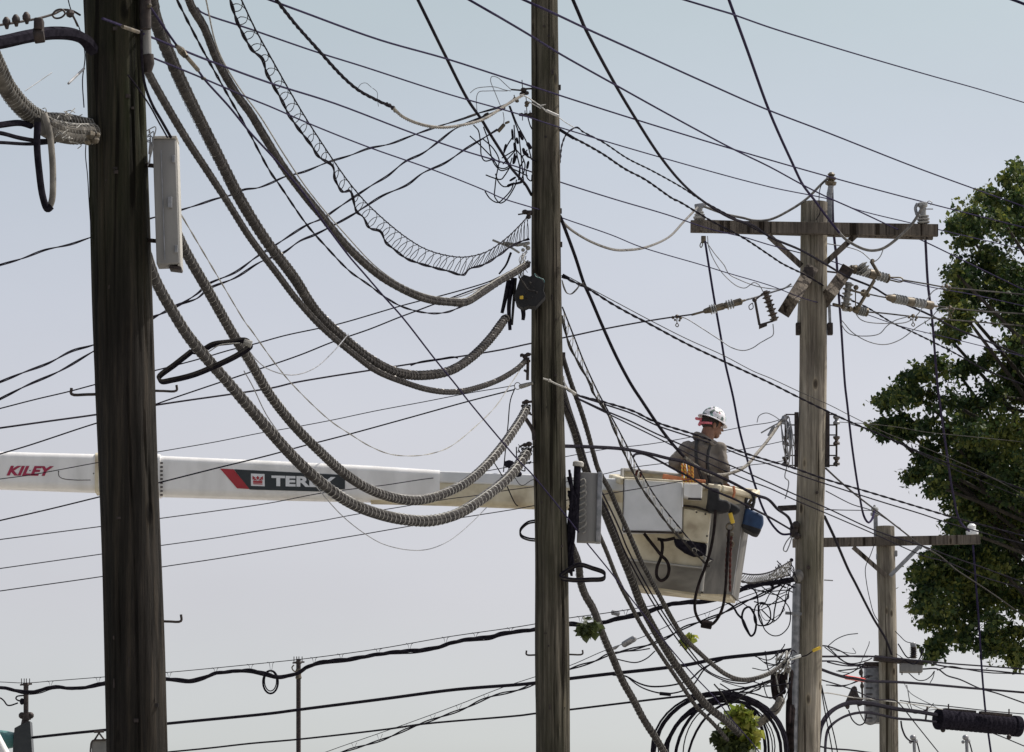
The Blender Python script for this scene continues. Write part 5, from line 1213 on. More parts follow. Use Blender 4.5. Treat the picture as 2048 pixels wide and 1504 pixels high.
laddered('slack black cable hanging from open wire loops, left of the middle pole', [(483,0),(511,59),(540,112),(559,146),(577,178),(612,237),(641,282),(673,330),(702,370),(734,407),(777,447),(814,476),(851,498),(894,511),(931,514),(974,503),(1013,476),(1040,450),(1056,432)],
  [(460,0),(476,48),(505,101),(524,117),(532,144),(540,160),(564,202),(577,229),(601,263),(620,287),(638,314),(665,332),(670,359),(686,384),(700,382),(713,423),(726,434),(739,456),(761,463),(771,484),(790,500),(811,516),(830,524),(867,535),(899,543),(926,550),(939,538),(966,530),(997,511),(1019,495),(1040,484),(1058,478)], (29,45.9), (30,9), 2.6, 5.4, loopmat='aged', lw=1.25, lowmat='cable')
laddered('pale cable hanging from open wire loops, crossing the pale grey panel', [(1125,615),(1149,676),(1168,724),(1189,770),(1202,796),(1234,854),(1255,894,49.5),(1282,945,50.3),(1314,998,51.0),(1354,1049,51.5),(1399,1102,52.0),(1431,1123,52.6),(1466,1141),(1505,1149),(1540,1144),(1584,1120)],
  [(1124,633),(1138,689),(1160,732),(1181,770),(1186,785),(1215,828),(1234,873),(1255,921,49.5),(1282,974,50.3),(1314,1019,50.9),(1340,1054,51.4),(1372,1088,51.8),(1412,1128,52.3),(1436,1144),(1468,1157),(1497,1166),(1529,1162),(1580,1150)], (46.2,59.7), (16,9), 2.8, 5.0, ext='', lw=1.1)

# thin sagging wires between pole one and two
Wr('slack_wire', 'thin double wire sagging lowest between the two bundles, above the boom', [(362,429),(436,554),(492,647),(500,657),(548,724),(585,769),(660,841),(700,868),(739,892),(779,908),(819,912),(859,908),(899,894),(952,852),(992,812),(1019,772),(1040,740),(1052,722)], (27,46), 2.2, 'strand', 'slack thin wires', 2, 1.4)
Wr('slack_wire', 'short thin wire looping from the snowshoe coil up to the thick bundle', [(497,700),(515,722),(540,740),(585,750),(628,737),(665,705),(697,668)], (33,36), 2.2, 'galv', 'slack thin wires')
Wr('slack_wire', 'thin wire dipping below all the bundles and the boom', [(488,742),(504,770),(532,828),(559,868),(600,930),(644,987),(686,1033),(729,1067),(766,1088),(819,1100),(859,1098),(899,1081),(939,1049),(974,1014)], (34,45.5), 1.9, 'galv', 'slack thin wires')
Wr('jumper_wire', 'thin hooked wire dropping from the ring clamp toward the boom', [(1030,776),(1021,800),(1016,850),(1010,910),(1007,944)], 46, 2.2, 'cable')
Wr('jumper_wire', 'short black wire dropping across the boom tip left of the middle pole', [(988,925),(1005,953),(1031,1008),(1036,1012)], 46, 2.2, 'cable')
t = thing('snowshoe_coil', at(412, 700, 31.5), 'dark cable storage coil in a snowshoe shape between the two leftmost bundles', 'cable coil', 'snowshoe coils')
SN = [(383,703),(350,729),(317,756),(322,763),(345,760),(386,750),(426,734),(479,708),(502,690),(494,681),(460,684),(426,689),(400,703),(383,703)]
for k in range(3):
    m = MB(); tube(m, spline([at(x + (k - 1) * 1.5, y + (k - 1) * 3.0, 31.2 + k * .05) for x, y in SN], 6), 2.6 * mpp(31), 8); m.build('cable_turn', M['aged' if k == 0 else 'cable'], t)
m = MB(); tube(m, [at(488, 684, 31.2), at(503, 689, 31.2)], 7.5 * mpp(31), 8); tube(m, spline([at(388, 698, 31.1), at(412, 705, 31.1), at(440, 690, 31.1), at(480, 686, 31.1)], 5), 1.2 * mpp(31), 5); m.build('tie', M['strand'], t)
def coilring(label, pts, Y, n, wpx, dy, group='snowshoe coils'):
    t = thing('snowshoe_coil', at(*pts[0], Y), label, 'cable coil', group)
    for k in range(n):
        m = MB(); tube(m, spline([at(x, y + (k - n / 2) * dy, Y + .04 * k) for x, y in pts], 6), wpx * mpp(Y) / 2, 8); m.build('cable_turn', M['cable' if k % 2 == 0 else 'aged'], t)
    return t
coilring('small black cable loop sticking out left of the middle pole below the boom', [(1072,1044),(1055,1048),(1041,1062),(1042,1073),(1056,1080),(1072,1082)], 46, 2, 3.5, 4)
coilring('black cable coil with a sharp tip just right of the middle pole below its cabinet', [(1138,1140),(1158,1131),(1185,1138),(1209,1148),(1208,1158),(1180,1161),(1140,1161),(1120,1155),(1138,1140)], 45.8, 3, 3.6, 3)

# bundles from the middle pole down to the right
bundle('dark ribbed bundle passing behind the cabinet by the middle pole down to the bright leaves', [(1120,770,46.2),(1133,816),(1151,870),(1161,905),(1172,941),(1190,985),(1208,1021),(1223,1058),(1245,1114),(1264,1161,51.2),(1279,1202,51.8),(1314,1269),(1346,1322),(1380,1370),(1415,1413),(1452,1442),(1480,1468)], (46.3,58.3), 19, ('aged','cable','strand'), ppx=(8,6), lw=.006, lash='strand', group='lashed bundles right of the middle pole')
bundle('slim bundle beneath it, running from the bottom of the cabinet to the dark leaves', [(1172,1020,46.6),(1195,1063),(1213,1104),(1234,1157),(1261,1210),(1287,1258),(1319,1306),(1359,1365),(1394,1415),(1426,1447),(1455,1480)], (46.6,58), 10, ('aged','cable','strand'), ppx=(9,7), lw=.004, lash='strand', group='lashed bundles right of the middle pole')
bundle('slim bundle crossing the left side of the bucket, turning up pale at its end', [(1125,712,46.2),(1129,726),(1142,767),(1160,816),(1174,861),(1186,905),(1197,941),(1219,980),(1234,1015),(1258,1068),(1282,1123,50.8),(1293,1144),(1319,1192,51.6),(1346,1242),(1367,1274),(1399,1306),(1426,1330),(1452,1349),(1479,1359),(1505,1358),(1540,1346),(1572,1322)], (46.3,59.6), 11, ('aged','cable','strand'), ppx=(9,4.5), lw=.005, lash='strand', group='lashed bundles right of the middle pole')
bundle('heavy bundle emerging from the coil by the middle pole and leaving through the bottom edge', [(1140,1085,46),(1157,1131),(1160,1160),(1170,1190),(1186,1218),(1207,1274),(1226,1317),(1245,1362),(1266,1399),(1287,1439),(1311,1476),(1330,1508),(1370,1570)], (46,55), 17, ('aged','cable','strand'), ppx=(9,8), lw=.006, lash='strand', group='lashed bundles right of the middle pole')
for k, (dx, lab) in enumerate(((0, 'left wire of the thin black pair beside the slim bundle below the bucket'), (8, 'right wire of the thin black pair beside the slim bundle below the bucket'))):
    Wr('telephone_cable', lab, [(1180 + dx,955),(1207 + dx,1006),(1230 + dx,1055),(1250 + dx,1104,50.4),(1293 + dx,1184,51.6),(1340 + dx,1258),(1372 + dx,1301),(1410 + dx * .6,1341),(1452,1362 - k * 4),(1487,1367 - k * 4),(1510,1362)], (46.8,58.5), 3, 'cable')
Wr('telephone_cable', 'thin black cable down the right side of the nearest bundle behind the cabinet top', [(1128,800),(1150,850),(1165,900),(1178,940),(1192,975),(1215,1020)], (46,47.5), 2.4, 'cable')
o = Wr('service_cable', 'black cable that turns into a pale braided loop in front of the worker elbow', [(1121,434),(1150,512),(1168,567),(1181,596),(1207,657),(1234,716),(1263,770),(1282,799),(1319,854),(1346,889),(1378,924)], (46,51.5), 6.5, 'cable')
m = MB(); u = mpp(52)
strands(m, spline([at(x, y, Y) for x, y, Y in ((1370,915,51.3),(1412,945,51.7),(1439,950,52.3),(1466,945,53.2),(1492,932,54.5),(1513,908,55.8),(1529,889,57),(1545,868,58.3),(1560,846,59.5),(1570,832,59.8))], 8), 1.75 * u, 3, .3, 6, 1.15); m.build('braided_end', M['agedlight'], o)
Wr('telephone_cable', 'thick brown cable from the middle pole over the bucket to the grey pole', [(1120,892),(1186,894),(1247,898),(1301,908),(1333,916),(1370,924),(1400,937),(1426,947,51.5),(1466,966,51.9),(1505,987,52.4),(1535,998,54),(1556,1019),(1577,1035),(1585,1056)], (46.3,59.7), 6.5, 'cable', G3)
Wr('telephone_cable', 'black cable hooking off the thick brown one above the bucket', [(1266,914),(1270,909),(1282,907),(1301,913),(1346,937),(1386,958),(1418,977,51.5),(1468,998,51.9),(1505,1017,52.3),(1540,1035,55),(1583,1060)], (49,59.7), 4.8, 'cable', G3)

# service lines from the middle pole to the right edge
Wr('service_cable', 'twisted cable from a clamp halfway up the middle pole to the right edge', [(1124,553),(1180,580),(1223,607),(1266,631),(1301,649),(1372,687),(1450,724),(1540,766),(1606,799),(1694,841),(1777,876),(1841,905),(1912,932),(1974,953),(2048,979)], (46,68), 4, 'cable', G3, 2, .8, 'b')
Wr('service_wire', 'thin bare wire running just above that twisted cable', [(1141,556),(1226,601),(1301,641),(1372,677),(1447,711),(1508,743),(1540,756),(1598,783),(1657,809),(1702,832),(1777,868),(1841,892),(1974,950),(2048,990)], (46,68), 1.7, 'aged', G3, ext='b')
Wr('service_wire', 'third wire parting from the twisted cable in front of the tree', [(1702,848),(1750,864),(1841,908),(1907,938),(1974,966),(2048,997)], (62,68), 2, 'cable', G3, ext='b')
Wr('jumper_wire', 'two small U shaped wires right of the middle pole by the clamp', [(1124,560),(1128,575),(1134,586),(1142,588),(1152,580),(1160,570),(1168,565)], 46, 3, 'alu', None, 2, .3)
m = MB(); tube(m, [at(1125,550,46), at(1139,558,46)], 3.4 * mpp(46), 8); tag(m.build('cable_sleeve', M['cable'], None), 'black dead end sleeve halfway up the right side of the middle pole', 'sleeve')
ES = [(1098,761),(1130,775),(1149,788)]
Wr('service_cable', 'uppermost of the fan of cables, crossing the worker shoulders', ES + [(1207,804),(1266,822),(1311,844),(1386,868),(1431,884),(1492,907),(1540,922),(1590,937),(1649,958),(1747,987),(1840,1015),(1907,1035),(2048,1072)], [46,66] , 4.2, 'cable', G3, 2, .8, 'b')
Wr('service_cable', 'second of the fan of cables, close below the uppermost', ES + [(1207,808),(1266,828),(1314,851),(1386,875),(1431,890),(1492,914),(1540,929),(1590,947),(1649,967),(1761,1003),(1840,1027),(1907,1049),(2048,1088)], [46,66], 3, 'cable', G3, 1, .8, 'b')
Wr('service_cable', 'third of the fan of cables, crossing the worker waist', [(1154,796),(1207,820),(1260,842),(1314,868),(1399,905),(1468,934),(1540,966),(1590,989),(1649,1014),(1753,1062),(1843,1091),(1907,1115),(1960,1133),(2048,1165)], [46,66], 3, 'cable', G3, 1, .8, 'b')
Wr('service_cable', 'lowest of the fan of cables, passing over the bucket rim', [(1154,797),(1221,830),(1319,878),(1390,914),(1452,942),(1495,960),(1540,977),(1590,1000),(1649,1025),(1753,1070),(1848,1112),(1894,1124),(1960,1152),(2048,1178)], [46,66], 2.6, 'cable', G3, 1, .8, 'b')
m = MB(); tube(m, spline([at(x, y, 45.6) for x, y in ((1086,757),(1098,761),(1112,768),(1130,775))], 4), 1.8 * mpp(46), 6); ball(m, at(1099,761,45.6), 3.6 * mpp(46), 8); tube(m, [at(1129,774,45.65), at(1137,778,45.75), at(1150,788,45.8)], [1.6 * mpp(46), 2.4 * mpp(46), 4 * mpp(46)], 8)
tube(m, spline([at(x, y, 45.7) for x, y in ((1127,752),(1129,765),(1136,777))], 4), 1.6 * mpp(46), 6)
tag(m.build('wedge_clamp', M['boxlight'], None), 'shiny wedge clamp on the front of the middle pole where a fan of cables starts', 'clamp')
m = MB(); c = at(1035,772,45.9); u = mpp(46)
tube(m, [c + Vector((math.cos(a) * 6 * u, 0, math.sin(a) * 7 * u)) for a in [2 * math.pi * k / 20 for k in range(21)]], .9 * u, 5)
lathe(m, at(1038,774,45.9), at(1066,766,45.9), [(0, 3 * u), (.1, 5 * u), (.6, 4.5 * u), (1, 3 * u)], 10)
tag(m.build('ring_clamp', M['strand'], None), 'grey clamp with a ring on the left side of the middle pole', 'clamp')

# leads hanging about the crossarm
Wr('vertical_lead', 'dark lead dropping from the crossarm left end down past the worker to the grey pole', [(1410,482),(1419,540),(1428,596),(1442,676),(1450,724),(1466,793),(1479,860),(1492,910),(1511,974),(1527,1019),(1548,1054),(1564,1068),(1582,1068)], (59.5,59.8), 5, 'conductor', 'dark leads dropping from crossarms')
Wr('vertical_lead', 'dark lead dropping from the crossarm right end to the lower crossarm in the tree', [(1851,482),(1856,570),(1864,636),(1875,770),(1880,809),(1891,889),(1907,993),(1920,1043),(1938,1062)], (59.8,83.5), 5, 'conductor', 'dark leads dropping from crossarms')
Wr('vertical_lead', 'dark lead from behind the crossarm pole down to the farthest pole top', [(1664,372),(1667,460),(1673,519),(1678,596),(1682,649),(1690,770),(1694,804),(1705,900),(1718,985),(1729,1035),(1737,1045),(1743,1040),(1749,1022)], (60.3,83.8), 5, 'conductor', 'dark leads dropping from crossarms')
Wr('vertical_lead', 'black lead from the grey pole sloping down to the bracket of the farthest pole', [(1649,1033),(1668,1073),(1697,1140),(1710,1165),(1747,1237),(1771,1277),(1783,1308)], (60.3,83.5), 5, 'cable', 'dark leads dropping from crossarms')
Wr('vertical_lead', 'dark lead from the lower crossarm right end to the bottom edge', [(1946,1090),(1952,1170),(1958,1248),(1963,1330),(1971,1423),(1984,1520)], (83.5,84), 4.4, 'conductor', 'dark leads dropping from crossarms')
for lab, pts in (('thin lead curving from the crossarm eye to the top of the ribbed cutout', [(1415,472),(1417,492),(1424,512),(1440,540),(1454,556),(1474,572),(1490,576),(1500,570),(1508,565),(1518,570),(1526,583)]),
                 ('second thin lead below it from the crossarm eye, running on to the pole', [(1413,484),(1430,508),(1448,530),(1458,548),(1480,560),(1500,568),(1520,574),(1560,578),(1585,572)]),
                 ('wire loop hanging from the clamp left of the insulator string to the cutout', [(1362,634),(1372,637),(1400,654),(1440,680),(1465,696),(1487,701),(1505,696),(1520,686),(1534,678),(1546,670),(1546,648)])):
    Wr('jumper_wire', lab, pts, Y3 - .9, 2, 'galv', 'thin jumpers round the crossarm pole')
for lab, pts in (('small sagging jumper nearest the pole, ending at the lowest line clamp', [(1682,647),(1690,660),(1700,668),(1721,672),(1758,668),(1774,652),(1790,641),(1817,633)]),
                 ('lowest and widest jumper loop right of the pole', [(1684,641),(1705,665),(1739,684),(1771,689),(1801,679),(1833,655),(1862,636),(1877,620),(1897,617)]),
                 ('jumper rising steeply to the upper clamp against the tree', [(1712,628),(1720,638),(1734,644),(1774,647),(1814,644),(1833,631),(1845,615),(1856,596),(1868,581),(1889,574)]),
                 ('thin lead from under the crossarm to the cutout top', [(1652,487),(1694,494),(1721,503),(1736,515),(1745,524)]),
                 ('thin lead from the grey jumper loop to the cutout top', [(1766,500),(1761,512),(1754,520),(1745,525)])):
    Wr('jumper_wire', lab, pts, Y3 + .4, 2, 'galv', 'thin jumpers round the crossarm pole')
Wr('primary_conductor', 'upper of three conductors from the insulator strings into the tree', [(1806,560),(1854,568),(1888,574),(1950,580),(2048,589)], (Y3 + .6, Y3 + 6), 3, 'aged', 'conductors leaving the dead ends to the right', ext='b')
Wr('primary_conductor', 'middle of three conductors from the insulator strings into the tree', [(1737,588),(1755,592),(1771,595)], (Y3 + .3, Y3 + .8), 3, 'aged', 'conductors leaving the dead ends to the right')
Wr('primary_conductor', 'middle conductor continuing right of its grey insulator string', [(1873,612),(1902,616),(1960,622),(2048,628)], (Y3 + 1.4, Y3 + 6), 3, 'aged', 'conductors leaving the dead ends to the right', ext='b')
Wr('primary_conductor', 'lowest of three conductors from the insulator strings into the tree', [(1733,624),(1763,626),(1825,633),(1907,640),(1980,646),(2048,652)], (Y3 + .4, Y3 + 6), 3, 'aged', 'conductors leaving the dead ends to the right', ext='b')
Wr('primary_conductor', 'twisted end of the left conductor between the insulator string and the pole arm', [(1488,601),(1520,592),(1548,583),(1570,576),(1582,568)], (Y3 - .9, Y3 - .5), 3.6, 'galv', 'conductors leaving the dead ends to the right')
Wr('service_wire', 'faint wire across the dark tree, right of the lower rack', [(1676,844),(1740,848),(1800,855),(1850,864),(1900,869),(1960,875),(2048,884)], (60,70), 1.3, 'aged', ext='b')

# lines between the grey pole and the farthest one
Wr('service_wire', 'pale wire from the lower rack past the far pole top to the right edge', [(1652,937),(1678,961),(1712,990),(1747,1017),(1801,1059),(1843,1091),(1880,1112),(1912,1139),(1944,1160),(1992,1192),(2048,1232)], (60,90), 3.2, 'aged', ext='b')
Wr('service_wire', 'thin wire from the grey pole to the far pole top, second of three', [(1652,982),(1705,1009),(1745,1022),(1801,1057)], (60,84), 2, 'cable')
Wr('service_wire', 'level thin wire from the grey pole to the far pole top', [(1650,1019),(1680,1020),(1742,1021)], (60,83.8), 1.8, 'cable')
Wr('service_wire', 'thin loose wire down the left side of the farthest pole', [(1749,1088),(1741,1110),(1731,1135),(1733,1165),(1740,1200),(1748,1228),(1758,1244)], 83.6, 1.6, 'cable')
GB = 'cables between the two right hand poles'
Wr('telephone_cable', 'straight black cable from the white sleeve behind the far pole to the right edge', [(1600,1313),(1660,1313),(1747,1313),(1800,1318),(1848,1322),(1899,1327),(2048,1338)], (60.4,92), 3.4, 'cable', GB, ext='b')
Wr('telephone_cable', 'curved black cable leaving the grey pole beside the yellow sleeve', [(1641,1291),(1657,1293),(1681,1302),(1700,1312),(1735,1314)], (60.2,72), 2.8, 'cable', GB)
Wr('telephone_cable', 'slack black cable from the grey pole to the cabinet top', [(1600,1322),(1641,1322),(1673,1323),(1700,1330),(1730,1334)], (60.2,83), 3, 'cable', GB)
Wr('telephone_cable', 'second slack cable sagging just below it', [(1655,1324),(1680,1330),(1705,1332),(1730,1329)], (61,83), 2.6, 'cable', GB)
o = Wr('telephone_cable', 'thick black cable with a bright red sleeve', [(1638,1337),(1665,1347),(1689,1354),(1710,1357),(1737,1362),(1790,1364),(1838,1367),(1940,1376),(2048,1385)], (60.4,88), 5.2, 'cable', GB, ext='b')
m = MB(); P = lift([(1689,1354),(1710,1357),(1731,1361)], (64.5, 70)); lathe(m, P[0], P[-1], [(0, 2.4 * mpp(66)), (.08, 4.4 * mpp(66)), (.9, 4.4 * mpp(66)), (1, 3 * mpp(66))], 12); m.build('sleeve', M['redtube'], o)
Wr('telephone_cable', 'black cable from the small grey switch box to the right edge', [(1846,1323),(1875,1330),(1920,1337),(1980,1341),(2048,1348)], (84,92), 3, 'cable', GB, ext='b')
Wr('telephone_cable', 'black cable leaving the switch box bottom and sagging to the right edge', [(1846,1338),(1875,1338),(1894,1351),(1920,1359),(1960,1377),(1992,1386),(2048,1406)], (84,92), 3, 'cable', GB, ext='b')
Wr('telephone_cable', 'cable rising from the sagging one toward the upper pair at the right edge', [(1875,1340),(1900,1333),(1930,1338),(1975,1345),(2048,1348)], (85,92), 2.4, 'cable', GB, ext='b')
Wr('telephone_cable', 'thin black cable from the grey pole across the cabinet down to the bottom edge', [(1638,1358),(1702,1378),(1753,1399),(1790,1401),(1801,1410),(1833,1450),(1878,1506)], (60.4,82), 2.4, 'cable', GB, ext='b')
Wr('jumper_wire', 'thin arched wire standing above the cables right of the grey pole', [(1655,1293),(1672,1279),(1693,1270),(1716,1267)], 62, 1.8, 'cable')
Wr('jumper_wire', 'thin wire hanging below the switch box in a shallow loop', [(1815,1344),(1835,1360),(1850,1360),(1862,1352),(1869,1342)], 84, 2, 'cable')
Wr('jumper_wire', 'short wire tail below the switch box cable', [(1869,1342),(1866,1355),(1860,1366)], 84, 1.8, 'cable')
Wr('jumper_wire', 'thin arch of wire over the ribbed arrester', [(1790,1262),(1800,1272),(1812,1283),(1830,1288),(1842,1298),(1841,1312)], 83.7, 1.6, 'cable')
Wr('support_wire', 'wire with nut shaped spacers between the grey pole and the A shaped support', [(1640,1386),(1655,1386),(1680,1390),(1700,1394),(1740,1398),(1800,1405),(1850,1412),(1890,1420)], (60.4,82), 2.2, 'strand')
t = thing('splice_closure', at(1956, 1446, Y4 - 2), 'large black ribbed cylinder closure at the bottom right on two black cables', 'splice closure')
u = mpp(Y4 - 2); A = at(1874, 1438, Y4 - 2.4); B_ = at(2039, 1453, Y4 - 1.6); pr = [(0, 17 * u), (.01, 21 * u), (.075, 21 * u), (.085, 18 * u)]
for k in range(14): pr += [(.10 + k * .058, 18 * u), (.115 + k * .058, 19.4 * u), (.14 + k * .058, 19.4 * u), (.15 + k * .058, 18 * u)]
pr += [(.915, 18 * u), (.925, 21 * u), (.99, 21 * u), (1, 17 * u)]
m = MB(); lathe(m, A, B_, pr, 28); m.build('shell', M['cable'], t)
m = MB()
for (xa, ya, xb, yb) in ((1888, 1419, 1950, 1424), (1960, 1425, 2022, 1431)): beam(m, at(xa, ya, Y4 - 2.2), at(xb, yb, Y4 - 2.0), 5 * u, .10)
m.build('clamp_bar', M['steel'], t, False)
m = MB()
for (x, y) in ((1886, 1460), (2018, 1474)): ball(m, at(x, y, Y4 - 2.2), 5 * u, 10)
for (x, y) in ((1897, 1414), (2018, 1424)): tube(m, [at(x, y - 6, Y4 - 2.1), at(x, y + 6, Y4 - 2.1)], 1.6 * u, 6)
m.build('foot', M['steel'], t)
Wr('telephone_cable', 'thick black cable bending up out of the grey pole foot into the cylinder closure', [(1634,1530),(1638,1476),(1643,1450),(1662,1423),(1694,1407),(1729,1406),(1795,1418),(1840,1424),(1874,1430)], (60.5,81.6), 9, 'cable', 'cables into the cylinder closure')
Wr('telephone_cable', 'thinner black cable bending up below it into the cylinder closure', [(1650,1530),(1652,1476),(1657,1458),(1673,1442),(1700,1429),(1734,1425),(1795,1437),(1840,1440),(1874,1444)], (60.5,81.6), 5.4, 'cable', 'cables into the cylinder closure')
m = MB()
for (x0, y0, x1, y1) in ((1855, 1422, 1851, 1441), (1783, 1412, 1782, 1436)): tube(m, [at(x0, y0 - 10, Y4 - 3), at(x1, y1, Y4 - 3)], 2.2 * u, 6)
tag(m.build('cable_spacer', M['steel'], None), 'dark spacers tying the two cables together left of the cylinder closure', 'spacer')
Wr('telephone_cable', 'black cable leaving the right end of the cylinder closure', [(2039,1447),(2048,1449),(2100,1455)], (82.2,84), 5, 'cable')
Wr('support_wire', 'thin wire stretched just above the cylinder closure to the right edge', [(1800,1401),(1850,1408),(1900,1413),(1980,1422),(2048,1428)], (80,86), 2, 'cable', ext='b')
Wr('service_wire', 'thin wire from the far pole cabinet down to the cylinder closure', [(1806,1362),(1820,1385),(1840,1398),(1860,1408),(1876,1417)], (83.4,82), 1.8, 'galv')
Wr('service_wire', 'thin line at the very bottom right below the cylinder closure', [(1985,1466),(2010,1476),(2048,1492)], (85,88), 2.4, 'cable', ext='b')
Wr('telephone_cable', 'slack pale loop hanging below the cabinet, larger one', [(1712,1400),(1722,1430),(1735,1448),(1750,1446),(1757,1430)], 83, 2.6, 'alu', 'loops below the cabinet')
Wr('telephone_cable', 'slack dark loop hanging below the cable support', [(1697,1420),(1705,1440),(1718,1450),(1728,1446),(1733,1428)], 82, 2.6, 'cable', 'loops below the cabinet')
for i, (pts, lab) in enumerate((([(1640,1350),(1646,1400),(1655,1450),(1664,1500),(1666,1520)], 'left thin wire slanting down beside the grey pole foot'), ([(1643,1370),(1652,1410),(1668,1470),(1676,1510)], 'right thin wire slanting down beside the grey pole foot'))):
    Wr('jumper_wire', lab, pts, 60.5, 2.6, 'cable')
Wr('telephone_cable', 'black cable along the very bottom right of the grey pole', [(1636,1492),(1660,1497),(1700,1500),(1745,1506)], (60.4,66), 3.4, 'cable')

# white, yellow sleeves by the grey pole
for (a, b_, rpx, mt, lab) in (((1581,1318),(1602,1311),3.2,'whitetube','white sleeve tied to the grey pole beside the riser pipe'), ((1625,1302),(1641,1295),3.2,'yellow','yellow sleeve slanting across the grey pole')):
    m = MB(); lathe(m, at(*a, Y3 - .35), at(*b_, Y3 - .35), [(0, rpx * mpp(60) * .8), (.06, rpx * mpp(60)), (.94, rpx * mpp(60)), (1, rpx * mpp(60) * .8)], 12)
    tag(m.build('cable_sleeve', M[mt], None), lab, 'sleeve', 'coloured sleeves')
Wr('telephone_cable', 'short black cable joining the white and yellow sleeves', [(1580,1318),(1602,1313),(1612,1311),(1626,1302)], Y3 - .33, 2.4, 'cable')

# low level lines behind everything: lashed telecom line on thin supports
GL = 'cables low in the picture'
t = thing('aerial_telecom_line', at(0, 1364, 78), 'wavy telecom cable under a thin messenger wire crossing the whole lower picture', 'cable bundle')
up = [(-120,1362),(0,1364),(52,1366),(104,1362),(207,1354),(332,1345),(430,1336),(540,1325),(606,1318),(755,1298),(894,1274),(1040,1253),(1138,1236),(1213,1226),(1346,1205),(1452,1189),(1540,1168),(1588,1158)]
low = [(-120,1368),(0,1375),(52,1384),(80,1381),(104,1374),(150,1377),(180,1373),(207,1366),(270,1362),(332,1358),(380,1361),(405,1356),(430,1347),(465,1343),(500,1341),(530,1347),(560,1354),(595,1346),(615,1334),(640,1325),(700,1318),(755,1309),(800,1303),(830,1301),(870,1296),(910,1284),(950,1277),(980,1274),(1000,1268),(1069,1259),(1138,1247),(1165,1250),(1210,1244),(1240,1236),(1290,1225),(1345,1208),(1400,1203),(1452,1192),(1500,1172),(1540,1166),(1588,1158)]
YL = (82, 60.5); ul = mpp(72)
m = MB(); tube(m, spline(lift(up, YL), 6), .85 * ul, 5); m.build('messenger_wire', M['cable'], t)
m = MB(); strands(m, spline(lift(low, YL), 6), 2.1 * ul, 3, 1.6, 5, 1.1); m.build('telecom_cable', M['cable'], t)
m = MB(); lw2 = [(x, y + 5 * abs(math.sin(x * .021))) for x, y in low]; tube(m, spline(lift(lw2, YL), 5), 1.3 * ul, 5); m.build('loose_cable', M['cable'], t)
m = MB()
for x in (100, 195, 337, 430, 500, 541, 627, 681, 755, 818, 890, 950, 1020, 1160, 1250):
    def yat(L, x):
        for a, b_ in zip(L[:-1], L[1:]):
            if a[0] <= x <= b_[0]: return a[1] + (b_[1] - a[1]) * (x - a[0]) / (b_[0] - a[0])
    Yx = 82 + (60.5 - 82) * (x + 120) / 1708; a = yat(up, x); b_ = yat(low, x)
    tube(m, [at(x - 6, a - 1, Yx), at(x - 2, a + 2, Yx), at(x + 1, b_, Yx), at(x + 5, a + 1, Yx), at(x + 9, a - 1, Yx)], .5 * ul, 4)
m.build('hanger', M['cable'], t)
m = MB(); tube(m, spline([at(541 + 15 * math.sin(a), 1364 - 23 * math.cos(a), 75) for a in [2 * math.pi * k / 14 for k in range(15)]], 3), 2 * ul, 6); tube(m, spline([at(541 + 12 * math.sin(a), 1362 - 20 * math.cos(a), 75) for a in [2 * math.pi * k / 14 for k in range(15)]], 3), 1.2 * ul, 6)
tag(m.build('cable_loop', M['cable'], None), 'small oval loop of black cable hanging left of the thin steel pole', 'cable coil')
m = MB(); lathe(m, at(1222, 1224, 66), at(1240, 1228, 66), [(0, .01), (.1, .035), (.9, .035), (1, .01)], 8); tag(m.build('wire_connector', M['galv'], None), 'small grey connector on the messenger wire below the bucket left side', 'connector')
Wr('power_cable', 'thick smooth black cable rising gently across the bottom, thickest at the middle pole', [(66,1475),(140,1467),(210,1460),(336,1447),(540,1427),(593,1420),(766,1398),(912,1379),(1040,1369),(1069,1366),(1141,1357),(1226,1347),(1319,1337),(1372,1330),(1439,1317),(1540,1306),(1585,1299)], (84, 60.4), 6.5, 'cable', GL)
Wr('telephone_cable', 'black cable dipping below the thick one right of the middle pole', [(1226,1350),(1250,1352),(1279,1367),(1303,1373),(1351,1369),(1380,1359),(1404,1338),(1439,1320)], (66,62), 3.4, 'cable', GL)
o = Wr('telephone_cable', 'black cable with a small rectangular splice, dipping lowest right of the middle pole', [(1255,1354),(1275,1370),(1293,1379),(1319,1386),(1340,1387),(1364,1382),(1386,1370),(1412,1335),(1445,1319)], (65.8,62), 3, 'cable', GL)
m = MB(); beam(m, at(1319,1387,64.5), at(1342,1389,64.5), 6.5 * mpp(64), .06, Vector((0,0,1)), .008); m.build('splice', M['cable'], o)
Wr('power_cable', 'lower plain black cable crossing the bottom of the picture', [(300,1508),(338,1504),(420,1496),(500,1487),(593,1479),(777,1458),(846,1448),(1040,1431),(1070,1427),(1142,1419),(1240,1407),(1340,1395),(1426,1386),(1505,1373),(1535,1363),(1570,1350)], (82, 60.4), 3.8, 'cable', GL, ext='a')
t = thing('lashed_drop_line', at(652, 1504, 78), 'lashed cable rising diagonally from the bottom edge through the small silver splice', 'cable bundle')
up2 = [(560,1540),(652,1504),(806,1450),(915,1410),(1005,1375),(1069,1354),(1140,1331),(1207,1302),(1290,1272),(1359,1242),(1412,1226),(1487,1194),(1540,1176),(1588,1162)]
lo2 = [(600,1532),(684,1504),(766,1479),(820,1456),(872,1437),(926,1418),(979,1394),(1040,1379),(1069,1367),(1140,1338),(1190,1322),(1215,1310),(1290,1292),(1330,1277),(1367,1256),(1439,1229),(1492,1202),(1513,1194),(1560,1170)]
m = MB(); tube(m, spline(lift(up2, (80,60.5)), 6), .75 * ul, 5); m.build('messenger_wire', M['cable'], t)
m = MB(); strands(m, spline(lift(lo2, (80,60.5)), 6), 1.4 * ul, 2, 2.2, 5, 1.3); m.build('telecom_cable', M['cable'], t)
